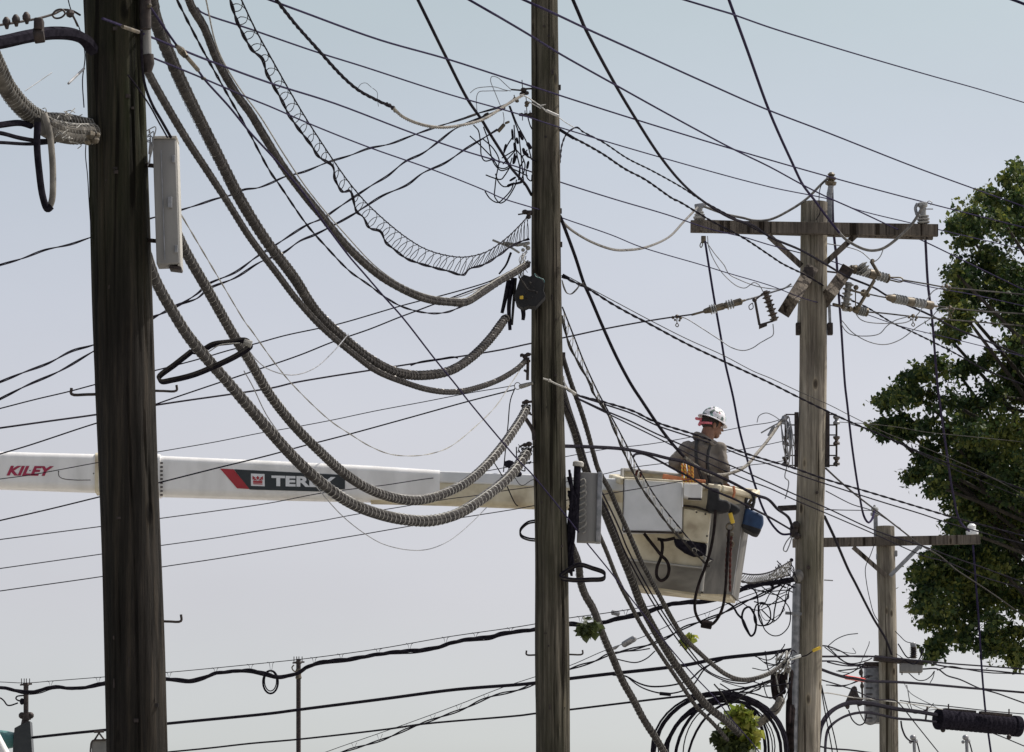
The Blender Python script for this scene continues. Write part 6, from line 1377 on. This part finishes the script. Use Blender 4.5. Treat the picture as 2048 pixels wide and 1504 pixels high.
m = MB(); lathe(m, at(1246,1290,66.5), at(1270,1276,66.2), [(0, .01), (.1, .045), (.9, .045), (1, .01)], 10); lathe(m, at(1226,1298,66.9), at(1238,1291,66.7), [(0, .01), (.3, .025), (1, .01)], 8); m.build('splice', M['galv'], t)
m = MB()
for x, y0, y1 in ((706,1486,1497),(757,1469,1482),(806,1450,1461),(863,1430,1440),(915,1410,1421),(970,1390,1398),(1412,1226,1238),(1467,1204,1213)):
    Yx = 80 - 19.5 * (x - 560) / 1028; tube(m, [at(x - 3, y0, Yx), at(x + 2, y1, Yx), at(x + 8, y0 - 1, Yx)], .45 * ul, 4)
m.build('hanger', M['cable'], t)
for i, (lab, pts) in enumerate((('slack black wire below the silver splice, upper of two', [(1228,1308),(1250,1303),(1275,1301),(1300,1297)]), ('slack black wire below the silver splice, lower of two', [(1225,1315),(1245,1321),(1272,1325),(1293,1317),(1310,1302)]))):
    Wr('telephone_cable', lab, pts, 66, 2.4, 'cable', GL)

# tangle and loops by the dome cap on the grey pole
YK = 59.6
for lab, pts, wd in (('outer round loop of thin wire left of the riser pipe', [(1512,1162),(1530,1178),(1560,1195),(1578,1215),(1581,1235),(1576,1255),(1560,1270),(1545,1271),(1530,1260),(1523,1240),(1518,1225),(1520,1210),(1530,1205)], 2.2),
                     ('round black loop hanging in the tangle under the laddered cable', [(1500,1172),(1512,1185),(1516,1204),(1518,1235),(1527,1251),(1540,1240),(1538,1215),(1525,1205),(1513,1210),(1508,1228),(1512,1248),(1530,1251),(1545,1243),(1549,1220),(1558,1185),(1572,1165)], 2.8),
                     ('long narrow black loop ending in a point below the tangle', [(1450,1203),(1465,1212),(1475,1228),(1486,1240),(1494,1258),(1502,1272),(1509,1266),(1512,1240),(1505,1222),(1498,1214),(1489,1218),(1484,1232),(1488,1250),(1498,1268)], 4.2),
                     ('thin straight lead falling from the tangle to the round loop', [(1546,1178),(1538,1190),(1531,1204),(1522,1215)], 2),
                     ('thin lead hanging left of the dome cap', [(1578,1165),(1572,1190),(1568,1215),(1560,1232),(1546,1245)], 2)):
    Wr('telephone_wire', lab, pts, YK, wd, 'cable', 'wire loops by the dome cap')
m = MB(); g = random.Random(5)
for k in range(16):
    a = (g.uniform(1548, 1586), g.uniform(1120, 1160)); b_ = (g.uniform(1538, 1592), g.uniform(1150, 1178)); c = ((a[0] + b_[0]) / 2 + g.uniform(-14, 14), (a[1] + b_[1]) / 2 + g.uniform(-10, 14))
    tube(m, spline([at(*a, YK), at(*c, YK - .1), at(*b_, YK)], 5), g.uniform(.8, 1.5) * mpp(60), 4)
for (x, y, r) in ((1544,1170,4.5),(1546,1176,4),(1583,1120,4),(1580,1128,4),(1577,1160,4)): ball(m, at(x, y, YK), r * mpp(60), 8)
tag(m.build('wire_tangle', M['cable'], None), 'dark knot of small wires between the laddered cable end and the dome cap', 'wire tangle')
m = MB()
for k in range(10):
    a = (g.uniform(1560, 1582), g.uniform(832, 850)); b_ = (g.uniform(1572, 1590), g.uniform(865, 940)); c = ((a[0] + b_[0]) / 2 + g.uniform(-8, 8), (a[1] + b_[1]) / 2)
    tube(m, spline([at(*a, YK), at(*c, YK - .1), at(*b_, YK)], 5), g.uniform(.8, 1.4) * mpp(60), 4)
tube(m, [at(1566,842,YK), at(1546,852,YK), at(1522,866,YK)], 1.6 * mpp(60), 5); tube(m, [at(1548,852,YK), at(1537,872,YK)], 3 * mpp(60), 6)
tube(m, spline([at(x, y, YK) for x, y in ((1514,845),(1518,832),(1532,826),(1548,832),(1562,842))], 5), .9 * mpp(60), 5)
ball(m, at(1568,838,YK), 6 * mpp(60), 8); ball(m, at(1560,846,YK), 5 * mpp(60), 8)
tag(m.build('wire_tangle', M['galv'], None), 'grey connectors and small wires on the left rack of the crossarm pole', 'wire tangle')

Wr('wire_tail', 'crooked grey wire tail hanging under the left rack of the crossarm pole', [(1574,932),(1570,955),(1577,962),(1574,985),(1570,998)], YK, 2.6, 'galv', cat='wire')
Wr('wire_tail', 'small teardrop wire hanging below the dark clamp on the crossarm pole', [(1582,1072),(1572,1085),(1567,1100),(1572,1103),(1578,1092),(1584,1074)], YK, 2.4, 'galv', cat='wire')
def clutter(label, boxes, Y, n, seed, w_=(.8, 1.7), mat='cable', sag=10):
    q = random.Random(seed); c0 = boxes[0]; t = thing('loose_wires', at(c0[0], c0[1], Y), label, 'wires', 'loose wires low on the right')
    for k in range(n):
        x0, y0, x1, y1 = boxes[k % len(boxes)]
        a = (q.uniform(x0, x0 + (x1 - x0) * .35), q.uniform(y0, y1)); b_ = (q.uniform(x1 - (x1 - x0) * .35, x1), q.uniform(y0, y1)); mid = ((a[0] + b_[0]) / 2 + q.uniform(-9, 9), max(a[1], b_[1]) + q.uniform(-4, sag))
        e = (b_[0] + q.uniform(-8, 12), b_[1] + q.uniform(-12, 6))
        m = MB(); tube(m, spline([at(*a, Y), at(*mid, Y - .1), at(*b_, Y), at(*e, Y + .1)], 6), q.uniform(*w_) * mpp(Y) / 2 * 1.6, 5); m.build('loose_wire', M[mat], t)
    return t
clutter('loose thin wires sagging between the oval loops and the dome cap', [(1470,1170,1580,1215),(1500,1165,1588,1260)], YK, 6, 21, sag=26)
clutter('loose wires and ends just left of the white sleeve', [(1500,1295,1590,1345),(1540,1290,1592,1330)], YK - .2, 9, 22, sag=10)
clutter('slack wires between the grey pole and the tall cabinet', [(1640,1288,1740,1345),(1642,1330,1745,1400)], 70, 8, 23, sag=10)
clutter('slack wires round the right side of the farthest pole', [(1790,1330,1880,1420),(1785,1280,1850,1330)], Y4 - .6, 6, 24, sag=12)
clutter('thin wires over the storage coil between its rings and the pole foot', [(1500,1350,1585,1420),(1420,1360,1560,1400)], Y3 - 1.4, 6, 25, sag=14)
clutter('loose wires on the left side of the middle pole above the boom tip', [(1020,885,1068,930),(1015,920,1066,960)], 45.9, 9, 26, w_=(.9, 1.8), sag=14)

# splice cluster at the foot of the grey pole
t = thing('splice_cluster', at(1565, 1340, YK), 'cluster of black and shiny splice bundles left of the grey pole foot', 'splice cluster')
m = MB()
for (x0, y0, x1, y1, r) in ((1548,1345,1552,1400,7),(1556,1345,1564,1408,6),(1566,1345,1568,1388,5.5),(1574,1335,1572,1375,5),(1578,1395,1580,1500,6),(1584,1340,1580,1420,5),(1586,1410,1583,1510,6)):
    tube(m, spline([at(x0, y0, YK), at((x0 + x1) / 2 - 2, (y0 + y1) / 2, YK - .1), at(x1, y1, YK)], 6), [.4 * r * mpp(60)] + [r * mpp(60) * .95] * 11 + [.3 * r * mpp(60)], 9)
m.build('splice_case', M['hose'], t)
m = MB()
for k in range(14):
    a = (g.uniform(1556, 1585), g.uniform(1300, 1330)); b_ = (g.uniform(1545, 1580), g.uniform(1325, 1355)); c = ((a[0] + b_[0]) / 2 + g.uniform(-10, 10), (a[1] + b_[1]) / 2)
    tube(m, spline([at(*a, YK - .2), at(*c, YK - .3), at(*b_, YK - .2)], 5), g.uniform(1., 2.2) * mpp(60), 5)
tube(m, [at(1552,1352,YK-.3), at(1558,1385,YK-.3)], 1.6*mpp(60), 5); tube(m, [at(1573,1360,YK-.3), at(1576,1378,YK-.3)], 2.2*mpp(60), 5)
m.build('cable_tail', M['strand'], t)
m = MB(); P = spline([at(1513,1448,YK-.4), at(1540,1430,YK-.4), at(1556,1412,YK-.4), at(1562,1398,YK-.4)], 6); tube(m, P, [6.5 * mpp(60)] * len(P), 10); strands(m, P, 5 * mpp(60), 2, .05, 5); m.build('ribbed_tube', M['agedlight'], t)
# storage coil of black cable rings at the bottom
t = thing('cable_storage_coil', at(1435, 1500, Y3 - 1), 'big coil of many black cable rings arching at the bottom left of the grey pole', 'cable coil')
for (x0, x1, yt, w_, dY, skew) in ((1303,1570,1384,5,0,0),(1307,1562,1388,8,.08,.15),(1316,1550,1393,3,.16,0),(1330,1572,1394,10,.1,.45),(1337,1545,1399,3,.2,.1),(1350,1530,1397,8,.28,.5),(1366,1512,1408,3,.36,.1),(1322,1576,1402,6,.3,.6),(1310,1576,1386,4,.4,.3),(1374,1536,1404,6,.45,.7)):
    cx = (x0 + x1) / 2; rx = (x1 - x0) / 2; ry = 118 if w_ != 3 else 100; cy = yt + ry
    m = MB(); P = [at(cx + rx * math.sin(a) + skew * 22 * math.cos(a), cy - ry * math.cos(a), Y3 - 1 + dY) for a in [2 * math.pi * k / 36 for k in range(37)]]
    tube(m, P, w_ * .8 * mpp(60) / 2, 8, False); m.build('cable_ring', M['cable'], t)
Wr('telephone_wire', 'thin bent twig like wire crossing the coil of rings', [(1428,1368),(1440,1382),(1452,1402),(1462,1425),(1475,1450)], Y3 - 1.5, 3, 'aged')
Wr('telephone_wire', 'thin pale wire slanting over the coil from the splice cluster', [(1461,1409),(1480,1396),(1500,1383),(1520,1372),(1545,1360)], Y3 - 1.6, 2.2, 'aged')
for lab, pts in (('black cable entering the splice cluster at its left, upper', [(1460,1393),(1490,1380),(1520,1368),(1545,1362)]), ('black cable leaving the splice cluster and dipping left, lower', [(1480,1383),(1510,1388),(1530,1394),(1548,1396)])):
    Wr('telephone_cable', lab, pts, Y3 - 1.2, 3, 'cable')

# ---------------------------------------------------------------- hardware on the middle pole
u2 = mpp(46)
t = thing('splice_closure', at(1065, 615, 45.6), 'open black eight sided closure strapped to the middle pole with a yellow tag', 'splice closure')
m = MB(); oc = [(1040,556),(1048,549),(1060,553),(1070,546),(1082,556),(1089,566),(1087,580),(1091,592),(1082,602),(1072,613),(1058,611),(1046,616),(1034,607),(1029,590),(1034,574)]
prism(m, [at(x, y, 45.6) for x, y in oc], Vector((0, .22, 0))); o = m.build('shell', M['blackcloth'], t, False); bv = o.modifiers.new('b', 'BEVEL'); bv.width = .006; bv.segments = 3
m = MB()
for (x, y, r) in ((1060,566,3),(1067,575,1.6),(1073,585,3),(1052,587,1.8),(1064,594,1.6),(1046,590,1.6),(1054,597,2.6)): ball(m, at(x, y, 45.56), r * u2, 8)
tube(m, spline([at(1037,553,45.5), at(1047,566,45.5), at(1057,580,45.5), at(1070,582,45.5)], 5), 1.6 * u2, 6); m.build('port', M['aged'], t)
m = MB(); rbox(m, at(1043, 595, 45.55), Vector((3.4 * u2, 0, 0)), Vector((0, .01, 0)), Vector((0, 0, 3 * u2)), .003); m.build('tag', M['yellow'], t)
m = MB(); tube(m, spline([at(x, y, 45.5) for x, y in ((1069,547),(1072,553),(1080,556),(1087,559),(1089,565))], 5), .8 * u2, 5); m.build('wire', M['teal'], t)
t = thing('cable_tails', at(1022, 560, 45.8), 'hanging black cable tails left of the open closure on the middle pole', 'cable tails')
for (x0, y0, x1, y1, x2, y2, r, mt) in ((1018,560,1010,600,1004,626,5,'cable'),(1027,556,1018,610,1020,660,5,'cable'),(1031,556,1026,620,1024,650,3.2,'aged'),(1045,612,1047,630,1046,640,5,'cable'),(1022,505,1012,530,998,548,2.4,'cable')):
    m = MB(); P = spline([at(x0, y0, 45.8), at(x1, y1, 45.8), at(x2, y2, 45.8)], 6); tube(m, P, [r * u2 * (1 - .35 * (k / len(P))) for k in range(len(P))], 8); m.build('cable_tail', M[mt], t)
m = MB()
for k in range(9): 
    tube(m, spline([at(1050 + g.uniform(-9, 5), 500 + k * 2, 45.8), at(1040 + g.uniform(-8, 8), 520 + k * 3, 45.7), at(1052 + g.uniform(-14, 4), 545 + k * 2, 45.8)], 5), .9 * u2, 4)
tube(m, [at(985,480,45.8), at(1022,495,45.8), at(1038,505,45.7)], 2.2 * u2, 6); tube(m, [at(1005,486,45.8), at(1035,490,45.8), at(1058,486,45.9)], 3.4 * u2, 6)
for (x, y, r) in ((1050,490,5),(1056,496,5),(1046,500,4)): ball(m, at(x, y, 45.8), r * u2, 8)
m.build('tie_wire', M['strand'], t)
def bracket(label, items, tubes=(), mat='steel'):
    m = MB()
    for (x, y, r) in items: ball(m, at(x, y, 45.85), r * u2, 8, 1.1, 1, .9)
    for pts, wd in tubes: tube(m, spline([at(x, y, 45.85) for x, y in pts], 5), wd * u2 / 2, 6)
    return tag(m.build('clamp_bracket', M[mat], None), label, 'clamp bracket', 'strand clamps on the middle pole')
bracket('spiky dark clamp at the top left of the middle pole', [(1047,180,6),(1053,186,5),(1044,188,5)], [([(1044,160),(1045,178)], 2), ([(1022,179),(1046,181)], 3.4), ([(1048,178),(1066,177)], 4)])
bracket('dark clamp with upright bolts below the spiky one', [(1043,229,4),(1052,230,5),(1061,229,5)], [([(1038,229),(1068,233)], 6), ([(1050,221),(1050,230)], 2), ([(1060,221),(1060,230)], 2), ([(1045,233),(1045,241)], 2)])
bracket('small brown insulated clamps hanging between them', [(1030,198,4.5),(1034,202,4),(1054,206,5),(1053,211,4)], [([(1052,194),(1053,205)], 2), ([(1053,212),(1054,228)], 2), ([(1028,190),(1030,198)], 2.4)], 'fittings')
bracket('dark clamp with a pointed bolt at the loops end of the laddered cable', [(1050,424,6),(1058,427,6),(1057,434,5)], [([(1036,429),(1050,427)], 3), ([(1048,424),(1066,424)], 7)])
bracket('dark clamp holding the slimmer bundle on the middle pole', [(1044,710,4),(1050,714,5),(1056,709,5),(1057,722,4)], [([(1040,712),(1062,708)], 5), ([(1056,715),(1055,760)], 7), ([(1048,740),(1056,745)], 5)])
bracket('dark clamp holding the ribbed bundle above the boom', [(1048,805,4),(1053,803,5),(1046,812,4),(1058,826,4)], [([(1044,806),(1064,803)], 5), ([(1054,808),(1058,826),(1064,830)], 4), ([(1048,832),(1066,862),(1068,880)], 8)])
bracket('dark clamp holding the lowest bundle beside the boom tip', [(1050,890,5),(1058,888,6),(1046,898,4),(1054,902,5),(1060,908,4)], [([(1038,895),(1046,890),(1060,886)], 4), ([(1064,892),(1058,920)], 3), ([(1036,900),(1042,905),(1052,900)], 2.4)])
# tangle of drop wires at the top
t = thing('wire_tangle', at(1045, 250, 45.8), 'hanging tangle of black drop wires with small sleeves left of the middle pole', 'wire tangle')
m = MB()
paths = [[(1018,212),(1028,240),(1036,262),(1040,290),(1044,330),(1048,370)], [(1020,212),(1034,248),(1045,268),(1056,292),(1062,315)], [(1028,250),(1030,280),(1034,310),(1040,340),(1038,360)],
 [(947,250),(957,262),(961,290),(963,312),(970,322),(985,320),(998,335),(1008,337),(1018,332),(1024,316)], [(967,254),(976,280),(982,310),(990,330),(1002,341),(1015,338),(1022,330)],
 [(965,277),(985,295),(997,315),(996,335),(993,350),(990,375),(990,395),(1000,406),(1012,400),(1030,372),(1033,360)], [(970,383),(980,397),(994,405),(1008,396),(1022,380),(1028,365)],
 [(972,350),(985,355),(1000,359),(1010,350),(1020,334)], [(991,348),(996,362),(1005,372),(1018,373)], [(1010,312),(1014,325),(1022,335),(1035,342),(1055,352)],
 [(1008,306),(1015,290),(1024,276)], [(1004,316),(1030,300)], [(1006,328),(1030,302)], [(940,272),(960,290),(985,315),(1000,325)], [(1048,320),(1040,335),(1037,360)], [(1052,340),(1054,355),(1062,362),(1064,350)], [(1044,312),(1050,330),(1046,350),(1040,365)],
 [(1033,300),(1045,312),(1054,300)], [(1056,236),(1060,250),(1064,258)]]
for p in paths: tube(m, spline([at(x, y, 45.7 + .1 * (i % 3)) for i, (x, y) in enumerate(p)], 5), 1.35 * u2, 5)
m.build('drop_wires', M['cable'], t)
for (a, b_, r) in (((1038,262),(1044,272),4), ((1024,258),(1026,280),3), ((1033,275),(1036,288),3.4), ((1054,285),(1062,298),5), ((1046,296),(1050,310),4), ((1048,303),(1056,312),4.4), ((1030,306),(1026,328),2.8), ((1012,288),(1008,305),3), ((1028,285),(1030,303),2.6), ((1033,311),(1027,328),3), ((1057,322),(1054,338),3.2), ((1014,372),(1028,367),3.4), ((1019,362),(1032,354),2.8), ((1040,268),(1046,280),4), ((1028,368),(1045,364),3)):
    m = MB(); lathe(m, at(*a, 45.75), at(*b_, 45.75), [(0, .4 * r * u2), (.2, r * u2 * .8), (.8, r * u2 * .8), (1, .4 * r * u2)], 8); m.build('sleeve', M['cable'], t)
m = MB()
for p, wd in (([(940,186),(952,177),(970,174),(990,174),(1010,180),(1022,182)], 1.6), ([(954,222),(953,195),(958,184),(975,182),(1015,182)], 1.6), ([(1001,212),(990,185),(981,160),(984,153),(995,155),(1010,168),(1022,179)], 1.6), ([(1006,224),(1008,238),(1007,248)], 1.6)):
    tube(m, spline([at(x, y, 45.8) for x, y in p], 6), wd * u2 / 2, 5)
m.build('stiff_wire', M['galv'], t)
m = MB(); lathe(m, at(996,263,45.7), at(1009,248,45.7), [(0, 4 * u2), (.9, 4 * u2), (1, 2 * u2)], 8); lathe(m, at(1010,247,45.7), at(1019,243,45.7), [(0, 2 * u2), (.5, 2.6 * u2), (1, 2 * u2)], 8); tag(m.build('wire_connector', M['fittings'], None), 'brown box connector at the end of the lower wavy cable', 'connector')
m = MB(); lathe(m, at(933,235,45.2), at(953,228,45.3), [(0, 1.5 * u2), (.1, 2.6 * u2), (.9, 2.6 * u2), (1, 1.5 * u2)], 8); lathe(m, at(967,232,45.3), at(977,226,45.3), [(0, 2 * u2), (.5, 3 * u2), (1, 2 * u2)], 8); tag(m.build('wire_connector', M['aged'], None), 'two tiny pale connectors on the sagging braided cable', 'connector')
# preformed grips over the front of the middle pole
m = MB()
for pts, wd in (([(1040,190),(1052,193),(1066,202),(1082,213),(1092,222)], 2.4), ([(1056,203),(1068,209),(1082,217)], 2.4), ([(1092,221),(1117,232)], 6), ([(1080,211),(1092,209)], 2), ([(1117,234),(1130,244),(1148,255)], 1.8)):
    tube(m, spline([at(x, y, 45.6) for x, y in pts], 4), wd * u2 / 2, 6)
tag(m.build('preformed_grip', M['lash'], None), 'shiny preformed wire grip laid across the front of the middle pole near its top', 'wire grip')

# ---------------------------------------------------------------- things left of the nearest pole
u1 = mpp(25.6)
o = wire('power_cable', 'very thick black cable entering at the top left corner and bending into the nearest pole', 'cable', [(-80,96),(0,85),(60,72),(110,66),(150,70),(172,82),(185,100)], (24.6,25.8), 27, M['cable'])
m = MB(); lathe(m, at(68,72,25.0), at(88,69,25.0), [(0, 15 * u1), (.1, 16 * u1), (.9, 16 * u1), (1, 15 * u1)], 16); rbox(m, at(78,50,25.0), Vector((9 * u1, 0, 0)), Vector((0, .05, 0)), Vector((0, 0, 12 * u1)), .01); m.build('cable_saddle', M['steel'], o)
o = wire('support_strand', 'dark strand with three round nuts above the very thick cable', 'strand', [(-80,60),(0,50),(50,42),(80,36),(110,27),(125,20),(145,22),(160,30)], (24.8,25.9), 5, M['steel'])
for x, y in ((12,43),(31,38),(52,33)):
    m = MB(); lathe(m, at(x, y - 9, 24.9), at(x + 2, y + 15, 24.9), [(0, 3 * u1), (.1, 5 * u1), (.3, 8 * u1), (.6, 8 * u1), (.7, 5 * u1), (1, 3 * u1)], 10); m.build('nut', M['steel'], o)
m = MB(); tube(m, spline([at(x, y, 25.4) for x, y in ((104,30),(112,21),(124,19),(130,27),(122,35),(110,36),(104,30))], 5), 2 * u1, 6); tube(m, [at(140,22,25.5), at(150,40,25.6), at(155,52,25.7)], 2 * u1, 6); ball(m, at(140,27,25.5), 9 * u1, 8); m.build('eye_hook', M['steel'], o)
bundle('short pale lashed bundle curving in from the left edge to the nearest pole', [(-40,60),(-8,130),(10,170),(35,205),(65,232),(90,243),(130,246),(168,254),(196,258)], (24.5,26.0), 40, ('agedmid','agedmid','strand'), ppx=(9,6), lash='strand', lw=.006, group='lashed bundles left of the nearest pole')
bundle('frayed dark lashed bundle touching the nearest pole at the left', [(85,250),(110,262),(140,268),(178,268),(200,268)], (25.1,26.0), 44, ('agedmid','aged','strand'), ppx=(7,7), lash='strand', lw=.004, group='lashed bundles left of the nearest pole')
m = MB()
for k in range(26):
    a = (g.uniform(90, 165), g.uniform(222, 285)); c = (a[0] + g.uniform(-14, 18), a[1] + g.uniform(-14, 14)); b_ = (c[0] + g.uniform(-8, 20), c[1] + g.uniform(-14, 12))
    tube(m, spline([at(*a, 25.1), at(*c, 25.0), at(*b_, 25.15)], 4), .9 * u1, 4)
tag(m.build('frayed_wires', M['strand'], None), 'frayed pale wires on the left side of the nearest pole', 'wires')
m = MB()
for (x, y, r) in ((182,272,11),(190,280,9),(176,283,8),(195,270,6)): ball(m, at(x, y, 25.3), r * u1, 8)
tag(m.build('anchor_nut', M['fittings'], None), 'rusty anchor nut on the left side of the nearest pole', 'nut')
for i, (pts, w_) in enumerate((([(-60,258),(0,250),(40,246),(62,252)], 13), ([(-60,262),(0,266),(40,276),(80,282),(110,280)], 9), ([(-60,284),(0,285),(60,288),(110,284)], 7))):
    lab = ['upper', 'middle', 'lowest'][i]
    wire('telephone_cable', lab + ' of three short black cables running off the left edge below the pale bundle', 'cable', pts, (24.8,25.4), w_, M['cable'], 'short cables at the left edge')
t = thing('cable_loop', at(90, 240, 25), 'long narrow hanging cable loop left of the nearest pole, half black half grey', 'cable loop')
m = MB(); tube(m, spline([at(x, y, 24.9) for x, y in ((75,245),(74,290),(78,340),(86,395),(95,418),(103,412))], 6), 7 * u1, 10); m.build('black_side', M['cable'], t)
m = MB(); tube(m, spline([at(x, y, 24.95) for x, y in ((88,228),(98,260),(104,310),(106,360),(104,400),(98,416))], 6), 6.5 * u1, 10); m.build('grey_side', M['agedlight'], t)
m = MB(); tube(m, [at(137,167,25.2), at(168,137,25.6)], 2.6 * u1, 6); tag(m.build('wire_end', M['galv'], None), 'short grey wire end sticking out left of the nearest pole', 'wire')
m = MB(); tube(m, [at(50,182,25.0), at(104,145,25.2)], .9 * u1, 5); tag(m.build('wire_end', M['galv'], None), 'hair thin wire poking up from the pale bundle', 'wire')
wire('jumper_wire', 'thin wire running close down the left side of the nearest pole', 'wire', [(134,-10),(142,20),(160,60),(170,110),(165,160),(168,215)], 25.7, 2.6, M['cable'])
wire('jumper_wire', 'thin wire bulging off the nearest pole left side below the frayed bundle', 'wire', [(172,285),(171,310),(175,350),(178,400),(182,460)], 25.8, 2.2, M['cable'])
wire('telephone_cable', 'black cable running down the right side of the nearest pole to the cabinet top', 'cable', [(283,60),(284,120),(290,170),(305,210),(325,245),(342,275)], (25.3,25.8), 6, M['cable'])
wire('telephone_cable', 'thin black cable crossing the nearest pole to the cabinet top', 'cable', [(256,150),(275,175),(300,212),(318,245),(335,275)], (25.1,25.7), 3.4, M['cable'])
m = MB()
for k in range(8): tube(m, spline([at(296 + g.uniform(-4, 4), 262 + k * 3, 25.8), at(305 + g.uniform(-6, 8), 254 + k * 5, 25.75), at(303 + g.uniform(-8, 8), 290 + k * 6, 25.8)], 5), 1.2 * u1, 5)
tag(m.build('wire_tangle', M['galv'], None), 'small silver wire tangle beside the grey cabinet top on the nearest pole', 'wire tangle')

# ---------------------------------------------------------------- street signal, sign, slender poles far behind
YS = 84.0; us = mpp(YS)
def forked(t, x, y, mat='steel'):
    m = MB(); 
    for dx in (-10, -4, 1, 8): tube(m, [at(x + dx * .9, y + 3, YS), at(x + dx * .9, y - 8, YS)], .9 * us, 5)
    ball(m, at(x, y + 4, YS), 5 * us, 8, 1.6, 1, .7); tube(m, [at(x - 12, y + 5, YS), at(x + 12, y + 3, YS)], 1.8 * us, 5); return m.build('fork_bracket', M[mat], t)
p = at(597, 1504, YS); t = thing('steel_pole', Vector((p.x, YS, 0)), 'slender steel pole with a forked top below the telecom line', 'pole')
m = MB(); tube(m, [at(597, 1318, YS), at(597, 1504, YS), Vector((at(597, 1504, YS).x, YS, 0))], 4.6 * us, 12); m.build('shaft', M['steel'], t)
forked(t, 597, 1321); m = MB(); tube(m, spline([at(x, y, YS) for x, y in ((588,1330),(584,1335),(588,1342),(596,1343))], 4), 1.4 * us, 5); lathe(m, at(597, 1338, YS), at(597, 1358, YS), [(0, 5 * us), (.3, 6.5 * us), (.6, 5 * us), (.9, 6.5 * us), (1, 5 * us)], 10); m.build('collar', M['fittings'], t)
t = thing('traffic_signal', Vector((at(45, 1504, YS).x, YS, 0)), 'dark traffic signal seen from the side with a teal hood at the bottom left corner', 'traffic signal')
m = MB(); tube(m, [at(52, 1366, YS), at(52, 1425, YS)], 5 * us, 12); tube(m, [at(52, 1425, YS), at(53, 1440, YS)], [9 * us, 9 * us], 12); q = at(52, 1500, YS)
tube(m, [at(52, 1440, YS), q, Vector((q.x, YS, 0))], 6 * us, 12); m.build('shaft', M['steel'], t); forked(t, 52, 1365)
m = MB(); ball(m, at(44, 1431, YS), 7 * us, 10); ball(m, at(61, 1431, YS), 7 * us, 10); lathe(m, at(50, 1438, YS), at(50, 1456, YS), [(0, 6 * us), (1, 10 * us)], 12); m.build('swivel', M['steel'], t)
m = MB(); prism(m, [at(x, y, YS - .2) for x, y in ((40,1450),(60,1442),(64,1504),(70,1560),(24,1560),(26,1490),(29,1456))], Vector((0, .4, 0))); m.build('signal_head', M['blackdecal'], t, False)
m = MB(); lathe(m, at(28, 1480, YS), at(-90, 1480, YS), [(0, 15 * us), (.12, 18 * us), (.25, 20 * us), (1, 27 * us)], 24); m.build('hood', M['teal'], t)
m = MB(); tube(m, spline([at(x, y, YS) for x, y in ((-30,1395),(0,1396),(8,1402),(14,1410),(20,1411),(36,1406))], 4), 1.6 * us, 5); tube(m, spline([at(x, y, YS) for x, y in ((47,1391),(34,1393),(32,1397),(37,1401),(47,1401))], 4), 1.6 * us, 5); ball(m, at(44, 1403, YS), 5 * us, 8, 1, 1, 1.4); m.build('feed_cable', M['cable'], t)
t = thing('hanging_sign', at(198, 1466, 79), 'grey backed street sign hanging from the thick cable just left of the nearest pole', 'sign')
uh = mpp(79)
m = MB(); prism(m, [at(x, y, 79) for x, y in ((183,1484),(187,1481),(232,1481),(236,1484),(236,1560),(183,1560))], Vector((0, .03, 0))); m.build('sign_plate', M['signgrey'], t, False)
m = MB(); tube(m, spline([at(x, y, 78.97) for x, y in ((182,1560),(182,1488),(186,1481),(200,1480),(236,1480),(238,1488),(238,1560))], 4), 1.8 * uh, 6); m.build('frame', M['steel'], t)
m = MB(); 
for a, b_ in (((198,1466),(189,1480)), ((198,1466),(209,1480)), ((189,1480),(212,1480))): tube(m, [at(*a, 79), at(*b_, 79)], 1.8 * uh, 6)
tube(m, [at(188,1464,79), at(208,1463,79)], 2.2 * uh, 6); m.build('hanger', M['steel'], t)
for x, lab in ((1826, 'small service mast top just right of the farthest pole at the bottom edge'), (1931, 'small service mast top at the bottom edge below the cylinder closure')):
    p = at(x, 1504, 92); um = mpp(92); t = thing('service_mast', Vector((p.x, 92, 0)), lab, 'service mast', 'service masts at the bottom edge')
    m = MB(); tube(m, [at(x + 2, 1480, 92), at(x + 3, 1504, 92), Vector((p.x, 92, 0))], 3.2 * um, 8); m.build('shaft', M['galv'], t)
    m = MB(); ball(m, at(x, 1475, 92), 6.5 * um, 10, 1, 1, .9); ball(m, at(x + 6, 1482, 92), 4 * um, 8); ball(m, at(x - 5, 1484, 92), 3.6 * um, 8); m.build('weatherhead', M['galv'], t)
    m = MB(); tube(m, spline([at(x + dx, y, 92) for dx, y in ((7,1482),(10,1492),(14,1508))], 4), 1.4 * um, 5); m.build('wire', M['cable'], t)
Wr('service_cable', 'black cable curving from beside the farthest pole down to the service mast', [(1802,1443),(1804,1456),(1811,1473),(1819,1481),(1826,1483)], (84.5,91.8), 3.6, 'cable')
